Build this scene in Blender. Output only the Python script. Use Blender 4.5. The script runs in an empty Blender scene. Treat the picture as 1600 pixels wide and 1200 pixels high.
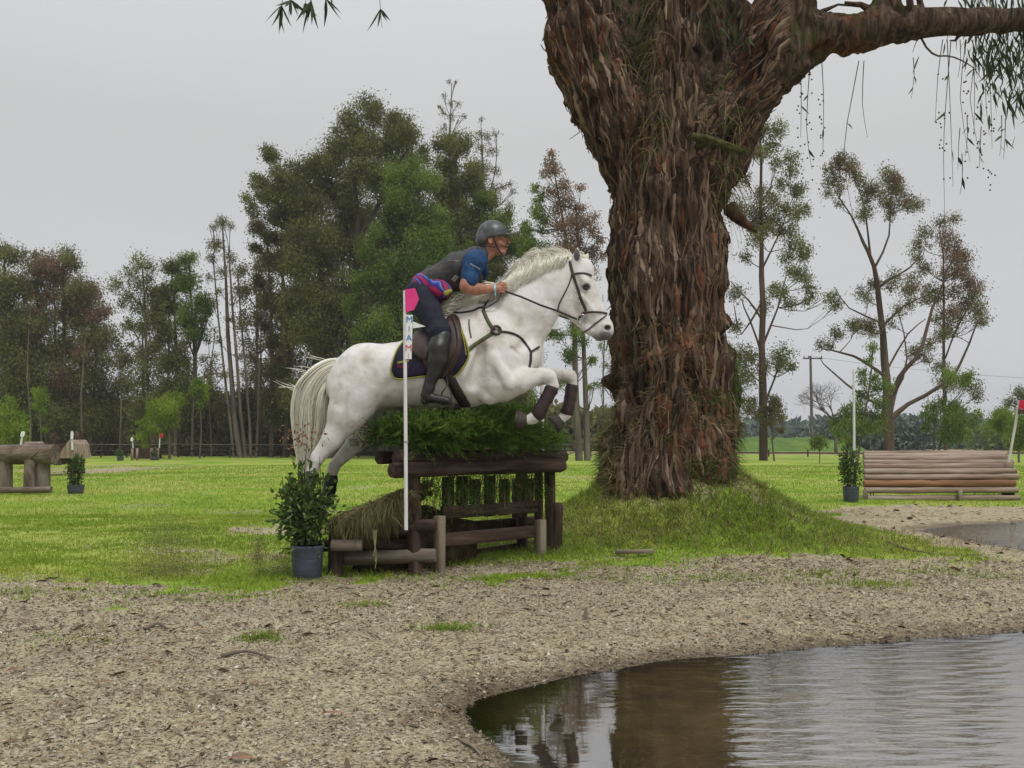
import bpy, bmesh, math, random
import numpy as np
from mathutils import Vector, Matrix
from mathutils.bvhtree import BVHTree
random.seed(7)
S = bpy.context.scene
COL = S.collection
# ------------------------------------------------------------------ camera, sky, sun, exposure
FPX, CAMH = 1450.0, 0.98
PITCH = math.atan(90 / FPX)
cd = bpy.data.cameras.new("camera"); cam = bpy.data.objects.new("camera", cd); COL.objects.link(cam)
cam.location = (0, 0, CAMH); cam.rotation_euler = (math.radians(90) + PITCH, 0, 0)
cd.sensor_width = 36; cd.lens = 36 * FPX / 1600; cd.clip_end = 3000; cd.clip_start = 0.05
S.camera = cam
SUN_EL, SUN_ROT = math.radians(58), math.radians(150)
w = bpy.data.worlds.new("World"); S.world = w; w.use_nodes = True
nt = w.node_tree; nt.nodes.clear()
def N(nt, t, **k):
    n = nt.nodes.new(t)
    for a, b in k.items():
        if a.startswith('i_'): n.inputs[a[2:].replace('_', ' ')].default_value = b
        else: setattr(n, a, b)
    return n
def ramp(nt, fac, stops, interp='LINEAR'):
    r = nt.nodes.new('ShaderNodeValToRGB'); r.color_ramp.interpolation = interp
    e = r.color_ramp.elements
    while len(e) < len(stops): e.new(0.5)
    for el, (p, c) in zip(e, stops):
        el.position = p; el.color = (c[0], c[1], c[2], 1) if hasattr(c, '__len__') else (c, c, c, 1)
    if fac is not None: nt.links.new(fac, r.inputs[0])
    return r.outputs[0]
def mixc(nt, f, a, b, bt='MIX'):
    m = nt.nodes.new('ShaderNodeMix'); m.data_type = 'RGBA'; m.blend_type = bt
    for sock, v in ((m.inputs[0], f), (m.inputs[6], a), (m.inputs[7], b)):
        if isinstance(v, bpy.types.NodeSocket): nt.links.new(v, sock)
        else: sock.default_value = v if not hasattr(v, '__len__') else (v[0], v[1], v[2], 1)
    return m.outputs[2]
def mth(nt, op, a, b=0.5, clamp=False):
    m = nt.nodes.new('ShaderNodeMath'); m.operation = op; m.use_clamp = clamp
    for sock, v in ((m.inputs[0], a), (m.inputs[1], b)):
        if isinstance(v, bpy.types.NodeSocket): nt.links.new(v, sock)
        else: sock.default_value = v
    return m.outputs[0]
sky = N(nt, 'ShaderNodeTexSky', sky_type='NISHITA', sun_disc=False, sun_elevation=SUN_EL, sun_rotation=SUN_ROT)
tc = N(nt, 'ShaderNodeTexCoord'); sp = N(nt, 'ShaderNodeSeparateXYZ'); nt.links.new(tc.outputs['Generated'], sp.inputs[0])
# overcast cloud deck: brighter overhead, as an overcast sky is
deck = ramp(nt, sp.outputs['Z'], [(0.0, (.70, .70, .715)), (0.12, (.665, .663, .665)), (0.3, (.62, .618, .61)), (0.55, (.78, .78, .79)), (1.0, (1.40, 1.39, 1.37))])
cn = N(nt, 'ShaderNodeTexNoise', i_Scale=2.2, i_Detail=4.0, i_Roughness=.5)
mp = N(nt, 'ShaderNodeMapping'); mp.inputs['Scale'].default_value = (1, 1, 3); nt.links.new(tc.outputs['Generated'], mp.inputs[0]); nt.links.new(mp.outputs[0], cn.inputs['Vector'])
cl = ramp(nt, cn.outputs['Fac'], [(.35, .975), (.65, 1.025)])
deck = mixc(nt, 1.0, deck, cl, 'MULTIPLY')
bg1 = N(nt, 'ShaderNodeBackground', i_Strength=0.1); nt.links.new(sky.outputs[0], bg1.inputs[0])
bg2 = N(nt, 'ShaderNodeBackground', i_Strength=1.0); nt.links.new(deck, bg2.inputs[0])
mx = N(nt, 'ShaderNodeMixShader'); mx.inputs[0].default_value = 0.96
nt.links.new(bg1.outputs[0], mx.inputs[1]); nt.links.new(bg2.outputs[0], mx.inputs[2])
wo = N(nt, 'ShaderNodeOutputWorld'); nt.links.new(mx.outputs[0], wo.inputs[0])
sd = bpy.data.lights.new("sun", 'SUN'); sd.energy = 1.8; sd.angle = math.radians(14); sd.color = (1, .97, .92)
so = bpy.data.objects.new("sun", sd); COL.objects.link(so)
sdir = Vector((math.sin(SUN_ROT) * math.cos(SUN_EL), math.cos(SUN_ROT) * math.cos(SUN_EL), math.sin(SUN_EL)))
so.rotation_euler = sdir.to_track_quat('Z', 'Y').to_euler(); so.location = (0, 0, 30)
S.view_settings.view_transform = 'Standard'; S.view_settings.look = 'None'
S.view_settings.exposure = 0.0; S.view_settings.gamma = 1.0
S.cycles.max_bounces = 6; S.cycles.diffuse_bounces = 2; S.cycles.glossy_bounces = 3; S.cycles.transparent_max_bounces = 12
S.cycles.use_denoising = True

# ------------------------------------------------------------------ helpers
_cp, _sp = math.cos(PITCH), math.sin(PITCH)
def at(px, py, Y):
    rx, ry = (px - 800) / FPX, (600 - py) / FPX
    dx, dy, dz = rx, _cp - ry * _sp, _sp + ry * _cp
    t = Y / dy
    return np.array((dx * t, Y, CAMH + dz * t))
def G(px, py, z=0.0):
    rx, ry = (px - 800) / FPX, (600 - py) / FPX
    dx, dy, dz = rx, _cp - ry * _sp, _sp + ry * _cp
    t = (z - CAMH) / dz
    return np.array((dx * t, dy * t, z))
def hsh(i, j, k, seed):
    h = (i * 374761393 + j * 668265263 + k * 2147483647 + seed * 1274126177) & 0xffffffff
    h = ((h ^ (h >> 13)) * 1274126177) & 0xffffffff
    h = ((h ^ (h >> 15)) * 2246822519) & 0xffffffff
    return ((h ^ (h >> 16)) & 0xffffff) / float(0xffffff)
def vn(P, seed=0):
    P = np.asarray(P, dtype=np.float64); I = np.floor(P).astype(np.int64); f = P - I; f = f * f * (3 - 2 * f)
    out = 0
    for a in (0, 1):
        for b in (0, 1):
            for c in (0, 1):
                wgt = (f[..., 0] if a else 1 - f[..., 0]) * (f[..., 1] if b else 1 - f[..., 1]) * (f[..., 2] if c else 1 - f[..., 2])
                out = out + wgt * hsh(I[..., 0] + a, I[..., 1] + b, I[..., 2] + c, seed)
    return out
def fbm(P, oct=4, seed=0):
    P = np.asarray(P, dtype=np.float64); s = 0; a = .5; t = 0
    for o in range(oct):
        s = s + a * vn(P * 2 ** o + 17.3 * o, seed + o); t += a; a *= .5
    return s / t
def P2(x, y, s=1.0, z=0): 
    x = np.asarray(x, float); return np.stack([x * s, np.asarray(y, float) * s, np.full_like(x, z)], -1)
def sstep(x, a, b):
    t = np.clip((x - a) / (b - a), 0, 1); return t * t * (3 - 2 * t)

class MB:
    """collects geometry with a grain coordinate and a tint per vertex, builds one mesh object"""
    def __init__(s): s.V = []; s.G = []; s.T = []; s.F3 = []; s.F4 = []; s.n = 0
    def add(s, V, F, g=None, t=0.5):
        V = np.asarray(V, float); F = np.asarray(F, np.int64)
        s.V.append(V); s.G.append(V if g is None else np.asarray(g, float))
        s.T.append(np.full(len(V), t) if np.isscalar(t) else np.asarray(t, float))
        if len(F): (s.F3 if F.shape[1] == 3 else s.F4).append(F + s.n)
        s.n += len(V); return s
    def tube(s, pts, rad, n=8, caps=True, t=0.5, lat=None, rng=None, rough=0.0, up=None):
        pts = np.asarray(pts, float); m = len(pts); rad = np.broadcast_to(np.asarray(rad, float), (m,))
        tan = np.gradient(pts, axis=0); tan /= np.linalg.norm(tan, axis=1)[:, None] + 1e-9
        u = np.array(up if up is not None else ((0, 0, 1) if abs(tan[0][2]) < .9 else (1, 0, 0)), float)
        A = np.zeros((m, 3)); B = np.zeros((m, 3))
        for i in range(m):
            a = u - tan[i] * np.dot(u, tan[i]); a /= np.linalg.norm(a) + 1e-9
            A[i] = a; B[i] = np.cross(tan[i], a); u = a
        th = np.linspace(0, 2 * np.pi, n, endpoint=False)
        L = np.concatenate([[0], np.cumsum(np.linalg.norm(np.diff(pts, axis=0), axis=1))])
        rr = rad[:, None] * np.ones((m, n))
        if rough and rng is not None: rr = rr * (1 + rough * (rng.random((m, n)) - .5) + rough * (rng.random((1, n)) - .5))
        la = 1 if lat is None else lat
        V = pts[:, None, :] + rr[..., None] * (np.cos(th)[None, :, None] * A[:, None, :] + la * np.sin(th)[None, :, None] * B[:, None, :])
        g = np.stack([rr * np.cos(th), rr * np.sin(th), L[:, None] * np.ones(n)], -1) + (np.array([hash(round(float(pts[0][0]), 3)) % 97, 0, 0]) * .37)
        V = V.reshape(-1, 3); g = g.reshape(-1, 3)
        i, j = np.meshgrid(np.arange(m - 1), np.arange(n), indexing='ij'); j2 = (j + 1) % n
        F = np.stack([i * n + j, i * n + j2, (i + 1) * n + j2, (i + 1) * n + j], -1).reshape(-1, 4)
        s.add(V, F, g, t)
        if caps:
            for e, rev in ((0, True), (m - 1, False)):
                ring = V[e * n:(e + 1) * n]; gg = g[e * n:(e + 1) * n]
                c = ring.mean(0); Vc = np.vstack([ring, c]); gc = np.vstack([gg, gg.mean(0)])
                k = np.arange(n); k2 = (k + 1) % n
                Fc = np.stack([k2 if rev else k, k if rev else k2, np.full(n, n)], -1)
                s.add(Vc, Fc, gc, t)
        return s
    def box(s, c, size, rot=None, t=0.5, bev=0.0, taper=1.0):
        """box with its longest axis as grain; rot = 3x3 columns"""
        sx, sy, sz = [v / 2 for v in size]; R = np.eye(3) if rot is None else np.asarray(rot, float)
        b = min(bev, sx, sy, sz)
        bm = bmesh.new(); bmesh.ops.create_cube(bm, size=1.0)
        for v in bm.verts:
            k = taper if v.co.z > 0 else 1.0
            v.co = Vector((v.co.x * size[0] * k, v.co.y * size[1] * k, v.co.z * size[2]))
        if b > 0: bmesh.ops.bevel(bm, geom=list(bm.edges) + list(bm.verts), offset=b, segments=1, affect='EDGES', profile=.5)
        bmesh.ops.triangulate(bm, faces=bm.faces)
        V = np.array([v.co[:] for v in bm.verts]); F = np.array([[v.index for v in f.verts] for f in bm.faces]); bm.free()
        ax = int(np.argmax(size)); order = [i for i in range(3) if i != ax] + [ax]
        g = V[:, order] + np.array([hash(round(float(c[0] + c[2]), 3)) % 89, 0, 0]) * .37
        s.add(V @ R.T + np.asarray(c, float), F, g, t); return s
    def quads(s, P, g=None, t=0.5):
        """P: (k,4,3)"""
        P = np.asarray(P, float); k = len(P)
        tt = np.repeat(t, 4) if not np.isscalar(t) else t
        s.add(P.reshape(-1, 3), np.arange(4 * k).reshape(k, 4), None if g is None else np.asarray(g).reshape(-1, 3), tt); return s
    def build(s, name, mat, parent=None, smooth=True, link=True):
        V = np.vstack(s.V).astype(np.float32); Gc = np.vstack(s.G).astype(np.float32); T = np.concatenate(s.T).astype(np.float32)
        f3 = np.vstack(s.F3) if s.F3 else np.zeros((0, 3), int); f4 = np.vstack(s.F4) if s.F4 else np.zeros((0, 4), int)
        me = bpy.data.meshes.new(name); me.vertices.add(len(V)); me.vertices.foreach_set('co', V.ravel())
        nl = f3.size + f4.size; me.loops.add(nl); me.polygons.add(len(f3) + len(f4))
        me.loops.foreach_set('vertex_index', np.concatenate([f3.ravel(), f4.ravel()]).astype(np.int32))
        st = np.concatenate([np.arange(len(f3)) * 3, f3.size + np.arange(len(f4)) * 4]).astype(np.int32)
        me.polygons.foreach_set('loop_start', st)
        me.polygons.foreach_set('use_smooth', np.full(len(st), smooth))
        a = me.attributes.new('gc', 'FLOAT_VECTOR', 'POINT'); a.data.foreach_set('vector', Gc.ravel())
        a = me.attributes.new('tint', 'FLOAT', 'POINT'); a.data.foreach_set('value', T)
        me.update(calc_edges=True); me.validate()
        me.materials.append(mat)
        o = bpy.data.objects.new(name, me)
        COL.objects.link(o)
        if parent is not None: put(o, parent)
        return o
def put(o, parent):
    """parent while keeping world-space vertex positions (parents are unrotated empties at their base)"""
    o.parent = parent
    p = parent; off = Vector((0, 0, 0))
    while p is not None: off += p.location; p = p.parent
    if o.type == 'MESH' and len(o.data.vertices):
        o.data.transform(Matrix.Translation(-off))
def thing(name, label, cat, loc, group=None):
    o = bpy.data.objects.new(name, None); COL.objects.link(o); o.location = [float(v) for v in loc]; o.empty_display_size = .2
    return tag(o, label, cat, group)
def tag(o, label, cat, group=None, kind=None):
    if label: o['label'] = label
    if cat: o['category'] = cat
    if group: o['group'] = group
    if kind: o['kind'] = kind
    return o
def recenter(o, loc):
    loc = Vector([float(v) for v in loc]); o.data.transform(Matrix.Translation(-loc)); o.location = loc; return o

# ---- signed distance modelling (smooth unions give one continuous surface)
class SDF:
    def __init__(s, lo, hi, v):
        s.lo = np.array(lo, float); s.v = v; n = np.ceil((np.array(hi) - s.lo) / v).astype(int) + 1; s.n = n
        s.ax = [s.lo[i] + v * np.arange(n[i]) for i in range(3)]
        s.d = np.full(n, .5, np.float32)
    def _w(s, lo, hi):
        a = np.clip(np.floor((np.array(lo) - s.lo) / s.v).astype(int), 0, s.n - 1); b = np.clip(np.ceil((np.array(hi) - s.lo) / s.v).astype(int) + 1, 1, s.n)
        sl = tuple(slice(a[i], b[i]) for i in range(3))
        X = s.ax[0][sl[0]][:, None, None]; Y = s.ax[1][sl[1]][None, :, None]; Z = s.ax[2][sl[2]][None, None, :]
        return sl, X, Y, Z
    def _c(s, sl, d2, k, sub):
        d1 = s.d[sl]
        if d1.size == 0: return
        if sub:
            h = np.clip(.5 - .5 * (d1 + d2) / k, 0, 1); r = d1 * (1 - h) - d2 * h + k * h * (1 - h)
        else:
            h = np.clip(.5 + .5 * (d1 - d2) / k, 0, 1); r = d1 * (1 - h) + d2 * h - k * h * (1 - h)
        s.d[sl] = r
    def cone(s, a, b, ra, rb, k=.02, lat=1.0, sub=False):
        a = np.array(a, float); b = np.array(b, float); R = max(ra, rb); m = R * max(1, lat) + k + 3 * s.v
        sl, X, Y, Z = s._w(np.minimum(a, b) - m, np.maximum(a, b) + m)
        cy = (a[1] + b[1]) / 2
        A = np.array((a[0], cy + (a[1] - cy) / lat, a[2])); B = np.array((b[0], cy + (b[1] - cy) / lat, b[2])); Yp = cy + (Y - cy) / lat
        D = B - A; L2 = max(D @ D, 1e-9)
        t = np.clip(((X - A[0]) * D[0] + (Yp - A[1]) * D[1] + (Z - A[2]) * D[2]) / L2, 0, 1)
        d = np.sqrt((X - A[0] - t * D[0]) ** 2 + (Yp - A[1] - t * D[1]) ** 2 + (Z - A[2] - t * D[2]) ** 2) - (ra + (rb - ra) * t)
        s._c(sl, (d * min(1, lat ** .5)).astype(np.float32), k, sub)
    def ell(s, c, r, ang=0.0, k=.02, sub=False):
        """ellipsoid radii r=(along, y, across), rotated by ang in the XZ plane (degrees, from +X up)"""
        c = np.array(c, float); m = max(r) + k + 3 * s.v
        sl, X, Y, Z = s._w(c - m, c + m); ca, sa = math.cos(math.radians(ang)), math.sin(math.radians(ang))
        x = (X - c[0]) * ca + (Z - c[2]) * sa; z = -(X - c[0]) * sa + (Z - c[2]) * ca; y = Y - c[1]
        k0 = np.sqrt((x / r[0]) ** 2 + (y / r[1]) ** 2 + (z / r[2]) ** 2) + 1e-6
        k1 = np.sqrt((x / r[0] ** 2) ** 2 + (y / r[1] ** 2) ** 2 + (z / r[2] ** 2) ** 2) + 1e-6
        s._c(sl, (k0 * (k0 - 1) / k1).astype(np.float32), k, sub)
    def mesh(s):
        d = s.d; ins = d < 0; n = d.shape; mn = tuple(x - 1 for x in n)
        cnt = np.zeros(mn, np.int8)
        for a in (0, 1):
            for b in (0, 1):
                for c in (0, 1): cnt += ins[a:a + mn[0], b:b + mn[1], c:c + mn[2]]
        act = (cnt > 0) & (cnt < 8); idx = np.argwhere(act)
        ID = np.full(mn, -1, np.int64); ID[act] = np.arange(len(idx))
        acc = np.zeros((len(idx), 3)); num = np.zeros(len(idx))
        for axis in range(3):
            o1, o2 = [i for i in range(3) if i != axis]
            for p in (0, 1):
                for q in (0, 1):
                    c0 = idx.copy(); c0[:, o1] += p; c0[:, o2] += q; c1 = c0.copy(); c1[:, axis] += 1
                    d0 = d[c0[:, 0], c0[:, 1], c0[:, 2]].astype(float); d1 = d[c1[:, 0], c1[:, 1], c1[:, 2]].astype(float)
                    x = (d0 < 0) != (d1 < 0); t = np.where(x, d0 / np.where(x, d0 - d1, 1), 0)
                    pt = c0.astype(float); pt[:, axis] += t
                    acc[x] += pt[x]; num[x] += 1
        V = acc / num[:, None] * s.v + s.lo
        F = []
        for axis in range(3):
            o1, o2 = [(1, 2), (2, 0), (0, 1)][axis]
            sl0 = [slice(1, -1)] * 3; sl0[axis] = slice(0, n[axis] - 1); sl1 = list(sl0); sl1[axis] = slice(1, n[axis])
            A = ins[tuple(sl0)]; B = ins[tuple(sl1)]
            e = np.argwhere(A != B); fl = A[e[:, 0], e[:, 1], e[:, 2]]
            base = e.copy(); base[:, o1] += 1; base[:, o2] += 1
            def cell(da, db):
                c = base.copy(); c[:, o1] -= da; c[:, o2] -= db; return ID[c[:, 0], c[:, 1], c[:, 2]]
            q = np.stack([cell(1, 1), cell(0, 1), cell(0, 0), cell(1, 0)], -1)
            q[~fl] = q[~fl][:, ::-1]; F.append(q)
        F = np.vstack(F); F = F[(F >= 0).all(1)]
        return V, F
def relax(V, F, it=2, lam=.5):
    e = np.vstack([F[:, [0, 1]], F[:, [1, 2]], F[:, [2, 3]], F[:, [3, 0]]])
    for _ in range(it):
        acc = np.zeros_like(V); n = np.zeros(len(V))
        for k in range(3):
            acc[:, k] = np.bincount(e[:, 0], V[e[:, 1], k], len(V)) + np.bincount(e[:, 1], V[e[:, 0], k], len(V))
        n = np.bincount(e[:, 0], minlength=len(V)) + np.bincount(e[:, 1], minlength=len(V))
        V = V + lam * (acc / n[:, None] - V)
    return V
def vnormals(V, F):
    fn = np.cross(V[F[:, 2]] - V[F[:, 0]], V[F[:, 3]] - V[F[:, 1]]); n = np.zeros_like(V)
    for c in range(4):
        for k in range(3): n[:, k] += np.bincount(F[:, c], fn[:, k], len(V))
    return n / (np.linalg.norm(n, axis=1)[:, None] + 1e-12)

# ------------------------------------------------------------------ materials
def newmat(name):
    m = bpy.data.materials.new(name); m.use_nodes = True; m.node_tree.nodes.clear()
    return m, m.node_tree
def coords(nt, src='gc', scale=(1, 1, 1)):
    if src == 'pos': c = N(nt, 'ShaderNodeNewGeometry').outputs['Position']
    elif src == 'obj': c = N(nt, 'ShaderNodeTexCoord').outputs['Object']
    else:
        a = N(nt, 'ShaderNodeAttribute', attribute_name=src); c = a.outputs['Vector']
    mp = N(nt, 'ShaderNodeMapping'); mp.inputs['Scale'].default_value = scale; nt.links.new(c, mp.inputs[0]); return mp.outputs[0]
def noise(nt, vec, scale=5, detail=4, rough=.55, dist=0):
    n = N(nt, 'ShaderNodeTexNoise', i_Scale=scale, i_Detail=detail, i_Roughness=rough, i_Distortion=dist); nt.links.new(vec, n.inputs['Vector']); return n.outputs['Fac']
def finish(nt, col, rough=.8, bumpf=None, bstr=.3, bdist=.01, spec=.3, metal=0, sheen=0):
    b = N(nt, 'ShaderNodeBsdfPrincipled'); o = N(nt, 'ShaderNodeOutputMaterial')
    for nm, v in (('Base Color', col), ('Roughness', rough)):
        if isinstance(v, bpy.types.NodeSocket): nt.links.new(v, b.inputs[nm])
        else: b.inputs[nm].default_value = (v[0], v[1], v[2], 1) if hasattr(v, '__len__') else v
    b.inputs['Specular IOR Level'].default_value = spec; b.inputs['Metallic'].default_value = metal
    if sheen: b.inputs['Sheen Weight'].default_value = sheen
    if bumpf is not None:
        bp = N(nt, 'ShaderNodeBump'); bp.inputs['Strength'].default_value = bstr; bp.inputs['Distance'].default_value = bdist
        nt.links.new(bumpf, bp.inputs['Height']); nt.links.new(bp.outputs[0], b.inputs['Normal'])
    nt.links.new(b.outputs[0], o.inputs[0]); return b
def pmat(name, stops, src='gc', scale=(1, 1, 1), ns=5, detail=5, rough=.8, bump=.3, bdist=.01, bs=None, spec=.3, dist=0, tint=0.0, metal=0):
    m, nt = newmat(name); v = coords(nt, src, scale); f = noise(nt, v, ns, detail, .6, dist)
    if tint:
        a = N(nt, 'ShaderNodeAttribute', attribute_name='tint').outputs['Fac']
        f = mth(nt, 'ADD', mth(nt, 'MULTIPLY', f, 1 - tint), mth(nt, 'MULTIPLY', a, tint))
    c = ramp(nt, f, stops); bf = noise(nt, v, bs or ns * 3, 5, .65) if bump else None
    finish(nt, c, rough, bf, bump, bdist, spec, metal); return m
def leafmat(name, stops, trans=.3, rough=.6, ns=.6, tw=.6):
    """leaves: colour from per-leaf tint with a little large-scale variation, part of the light passes through"""
    m, nt = newmat(name); a = N(nt, 'ShaderNodeAttribute', attribute_name='tint').outputs['Fac']
    f = noise(nt, coords(nt, 'pos'), ns, 2, .5)
    f = mth(nt, 'ADD', mth(nt, 'MULTIPLY', a, tw), mth(nt, 'MULTIPLY', f, 1 - tw))
    c = ramp(nt, f, stops)
    d = N(nt, 'ShaderNodeBsdfPrincipled', i_Roughness=rough); d.inputs['Specular IOR Level'].default_value = .25; nt.links.new(c, d.inputs['Base Color'])
    t = N(nt, 'ShaderNodeBsdfTranslucent'); nt.links.new(c, t.inputs[0])
    x = N(nt, 'ShaderNodeMixShader'); x.inputs[0].default_value = trans
    nt.links.new(d.outputs[0], x.inputs[1]); nt.links.new(t.outputs[0], x.inputs[2])
    o = N(nt, 'ShaderNodeOutputMaterial'); nt.links.new(x.outputs[0], o.inputs[0]); return m
# ------------------------------------------------------------------ ground, water
ZW = -0.03
POND = np.array([G(x, y, ZW)[:2] for x, y in [(1600,987),(1500,995),(1400,1003),(1280,1012),(1150,1025),(1030,1035),(930,1050),(860,1062),(790,1080),(745,1096),(728,1112),(745,1135),(775,1158),(800,1185),(830,1215),(850,1290),(900,1500)]] + [(1.2, .6), (2.2, -.4), (6.5, -.6), (7.5, 2.5), (5.0, 4.6)])
PUD = np.array([G(x, y, ZW)[:2] for x, y in [(1432,830),(1480,822),(1540,819),(1600,817),(1760,815),(1900,822),(1880,852),(1740,862),(1600,861),(1545,853),(1500,843)]])
def polysd(x, y, poly):
    x = np.asarray(x, float); y = np.asarray(y, float); d = np.full(x.shape, 1e9); ins = np.zeros(x.shape, bool); n = len(poly)
    for i in range(n):
        ax, ay = poly[i]; bx, by = poly[(i + 1) % n]; ex, ey = bx - ax, by - ay
        t = np.clip(((x - ax) * ex + (y - ay) * ey) / (ex * ex + ey * ey), 0, 1)
        d = np.minimum(d, (x - ax - t * ex) ** 2 + (y - ay - t * ey) ** 2)
        if ay != by: ins ^= ((ay > y) != (by > y)) & (x < (bx - ax) * (y - ay) / (by - ay) + ax)
    return np.where(ins, -1, 1) * np.sqrt(d)
TREE = np.array([(1045 - 800) / FPX * 9.8, 9.8])
def shore(x, y):
    s = np.minimum(polysd(x, y, POND), polysd(x, y, PUD))
    return s + .10 * (fbm(P2(x, y, 2.5), 3, 5) - .5)
def H(x, y):
    x = np.asarray(x, float); y = np.asarray(y, float); s = shore(x, y)
    near = np.clip(1 - (np.hypot(x, y) - 12) / 30, 0, 1)
    b = .05 * (fbm(P2(x, y, .7), 4, 1) - .5) + .034 * (fbm(P2(x, y, 6), 3, 2) - .5) * near + .014 * (fbm(P2(x, y, 15), 2, 22) - .5) * near
    b = b + .5 * (fbm(P2(x, y, .05), 3, 9) - .5) * sstep(y, 25, 90)
    r = np.hypot((x - TREE[0] - .12), (y - TREE[1]) * 1.02); r = r + .3 * (fbm(P2(x, y, 1.4), 3, 4) - .5)
    m = .78 * np.exp(-(r / 1.16) ** 2) + .04 * np.exp(-(r / 2.4) ** 2)
    o = b * np.clip(s / .8, 0, 1) + m + ZW * np.exp(-np.maximum(s, 0) / .3)
    return np.where(s > 0, o, ZW - .3 * (1 - np.exp(np.minimum(s, 0) / .9)))
_bp = np.array([G(x, y)[:2] for x, y in [(-900, 925), (0, 922), (200, 930), (380, 930), (480, 908), (620, 905), (700, 908), (860, 896), (1000, 893), (1200, 893), (1400, 893), (1600, 889), (2400, 890)]])
GPATCH = np.array([G(x, y)[:2] for x, y in [(1255, 803), (1330, 792), (1600, 790), (1900, 790), (1900, 868), (1600, 876), (1540, 862), (1460, 848), (1380, 835), (1300, 822)]])
DIRT = [(190, 733, 75, 7, 1.0), (120, 730, 60, 8, .8), (430, 828, 95, 9, .85), (250, 860, 60, 8, .5), (370, 872, 110, 14, .6), (140, 812, 60, 6, .4), (560, 762, 40, 6, .5), (1400, 880, 130, 9, .5), (1560, 885, 90, 9, .8), (300, 893, 140, 8, .5), (500, 800, 40, 9, .6), (900, 745, 60, 6, .5), (1270, 748, 40, 3, .4), (1050, 895, 200, 10, .5), (920, 880, 60, 10, .5), (1000, 812, 60, 9, .6), (1120, 800, 80, 12, .7), (1200, 845, 60, 10, .5), (760, 890, 90, 12, .6), (60, 850, 90, 6, .4), (30, 905, 90, 8, .5), (380, 800, 60, 5, .5), (300, 745, 80, 3, .4), (600, 735, 60, 2, .4), (220, 790, 70, 4, .5), (430, 885, 60, 12, .6), (60, 782, 60, 4, .4), (330, 770, 50, 3, .5)]
def grassmask(x, y):
    x = np.asarray(x, float); y = np.asarray(y, float)
    yb = np.interp(x, _bp[:, 0], _bp[:, 1]); n1 = fbm(P2(x, y, 1.6), 4, 11) - .5; n2 = fbm(P2(x, y, 7), 3, 12) - .5
    right = sstep(x, .2, 1.2)
    n3 = fbm(P2(x, y, 18), 2, 15) - .5; g = sstep(y - yb + 1.5 * n1 + 1.1 * n2 + .7 * n3, -.15, .40 + .9 * right)
    for px, py, rx, ry, a in DIRT:
        c = G(px, py); ex = G(px + rx, py)[0] - c[0]; ey = (G(px, py - ry)[1] - G(px, py + ry)[1]) / 2
        q = np.hypot((x - c[0]) / ex, (y - c[1]) / ey) + 1.6 * n1 + 1.5 * n2 + .8 * n3
        g = g * (1 - a * sstep(-q, -1.25, -.3))
    g = g * sstep(polysd(x, y, GPATCH) + 1.6 * n1 + 1.0 * n2, -.15, .25)
    g = g * sstep(shore(x, y), .12, .5)
    mnd = np.hypot(x - TREE[0], y - TREE[1]); g = g * (1 - .55 * sstep(-mnd, -1.35, -.8) * sstep(n1, -.1, .15))
    g = g * sstep(np.hypot((x + .25) / 1.0, (y - 7.25) / .7) + n1, .5, 1.0)
    return g
def axis_pts(a, b, fine, far, c0, c1):
    xs = list(np.arange(c0, c1, fine)); st = fine; x = c1
    while x < b: xs.append(x); st = min(st * 1.06, far); x += st
    xs.append(b); st = fine; x = c0; left = []
    while x > a: x -= st; left.append(max(x, a)); st = min(st * 1.06, far)
    return np.array(sorted(set(left)) + xs)
gx = axis_pts(-900, 900, .045, 60, -5, 6.5); gy = axis_pts(-40, 1500, .04, 60, 1.8, 13)
XX, YY = np.meshgrid(gx, gy, indexing='ij'); ZZ = H(XX, YY); GM = grassmask(XX, YY); SH = shore(XX, YY)
nx, ny = XX.shape
i, j = np.meshgrid(np.arange(nx - 1), np.arange(ny - 1), indexing='ij')
FG = np.stack([i * ny + j, (i + 1) * ny + j, (i + 1) * ny + j + 1, i * ny + j + 1], -1).reshape(-1, 4)
mg, nt = newmat('ground')
pos = coords(nt, 'pos'); ga = N(nt, 'ShaderNodeAttribute', attribute_name='tint').outputs['Fac']
wa = N(nt, 'ShaderNodeAttribute', attribute_name='gc'); wsep = N(nt, 'ShaderNodeSeparateXYZ'); nt.links.new(wa.outputs['Vector'], wsep.inputs[0])
n_f = noise(nt, pos, 22, 5, .65); n_m = noise(nt, pos, 2.2, 5, .6); n_l = noise(nt, pos, .32, 6, .62)
vo = N(nt, 'ShaderNodeTexVoronoi', i_Scale=75.0); nt.links.new(pos, vo.inputs['Vector'])
vsep = N(nt, 'ShaderNodeSeparateColor'); nt.links.new(vo.outputs['Color'], vsep.inputs[0])
pebble = ramp(nt, vsep.outputs[0], [(0, (.12, .092, .055)), (.25, (.26, .215, .135)), (.6, (.41, .355, .235)), (1, (.56, .52, .40))])
patch = ramp(nt, n_m, [(.3, (.15, .11, .06)), (.45, (.33, .27, .165)), (.7, (.45, .41, .265))])
grav = mixc(nt, .5, pebble, patch)
grav = mixc(nt, ramp(nt, noise(nt, pos, 9, 6, .7), [(.32, 1), (.47, 0)]), grav, (.13, .10, .065))
wet = ramp(nt, mth(nt, 'ADD', wsep.outputs[0], mth(nt, 'MULTIPLY', mth(nt, 'SUBTRACT', n_m, .5), .5)), [(0, .85), (.10, .6), (.30, .0)])
grav = mixc(nt, wet, grav, (.085, .062, .034))
lawn = ramp(nt, n_f, [(.25, (.075, .12, .014)), (.5, (.18, .27, .024)), (.75, (.30, .37, .05))])
lawn2 = ramp(nt, n_l, [(.36, (.14, .25, .020)), (.47, (.23, .35, .030)), (.56, (.38, .39, .10)), (.64, (.25, .36, .035)), (.72, (.33, .38, .07))])
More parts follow.
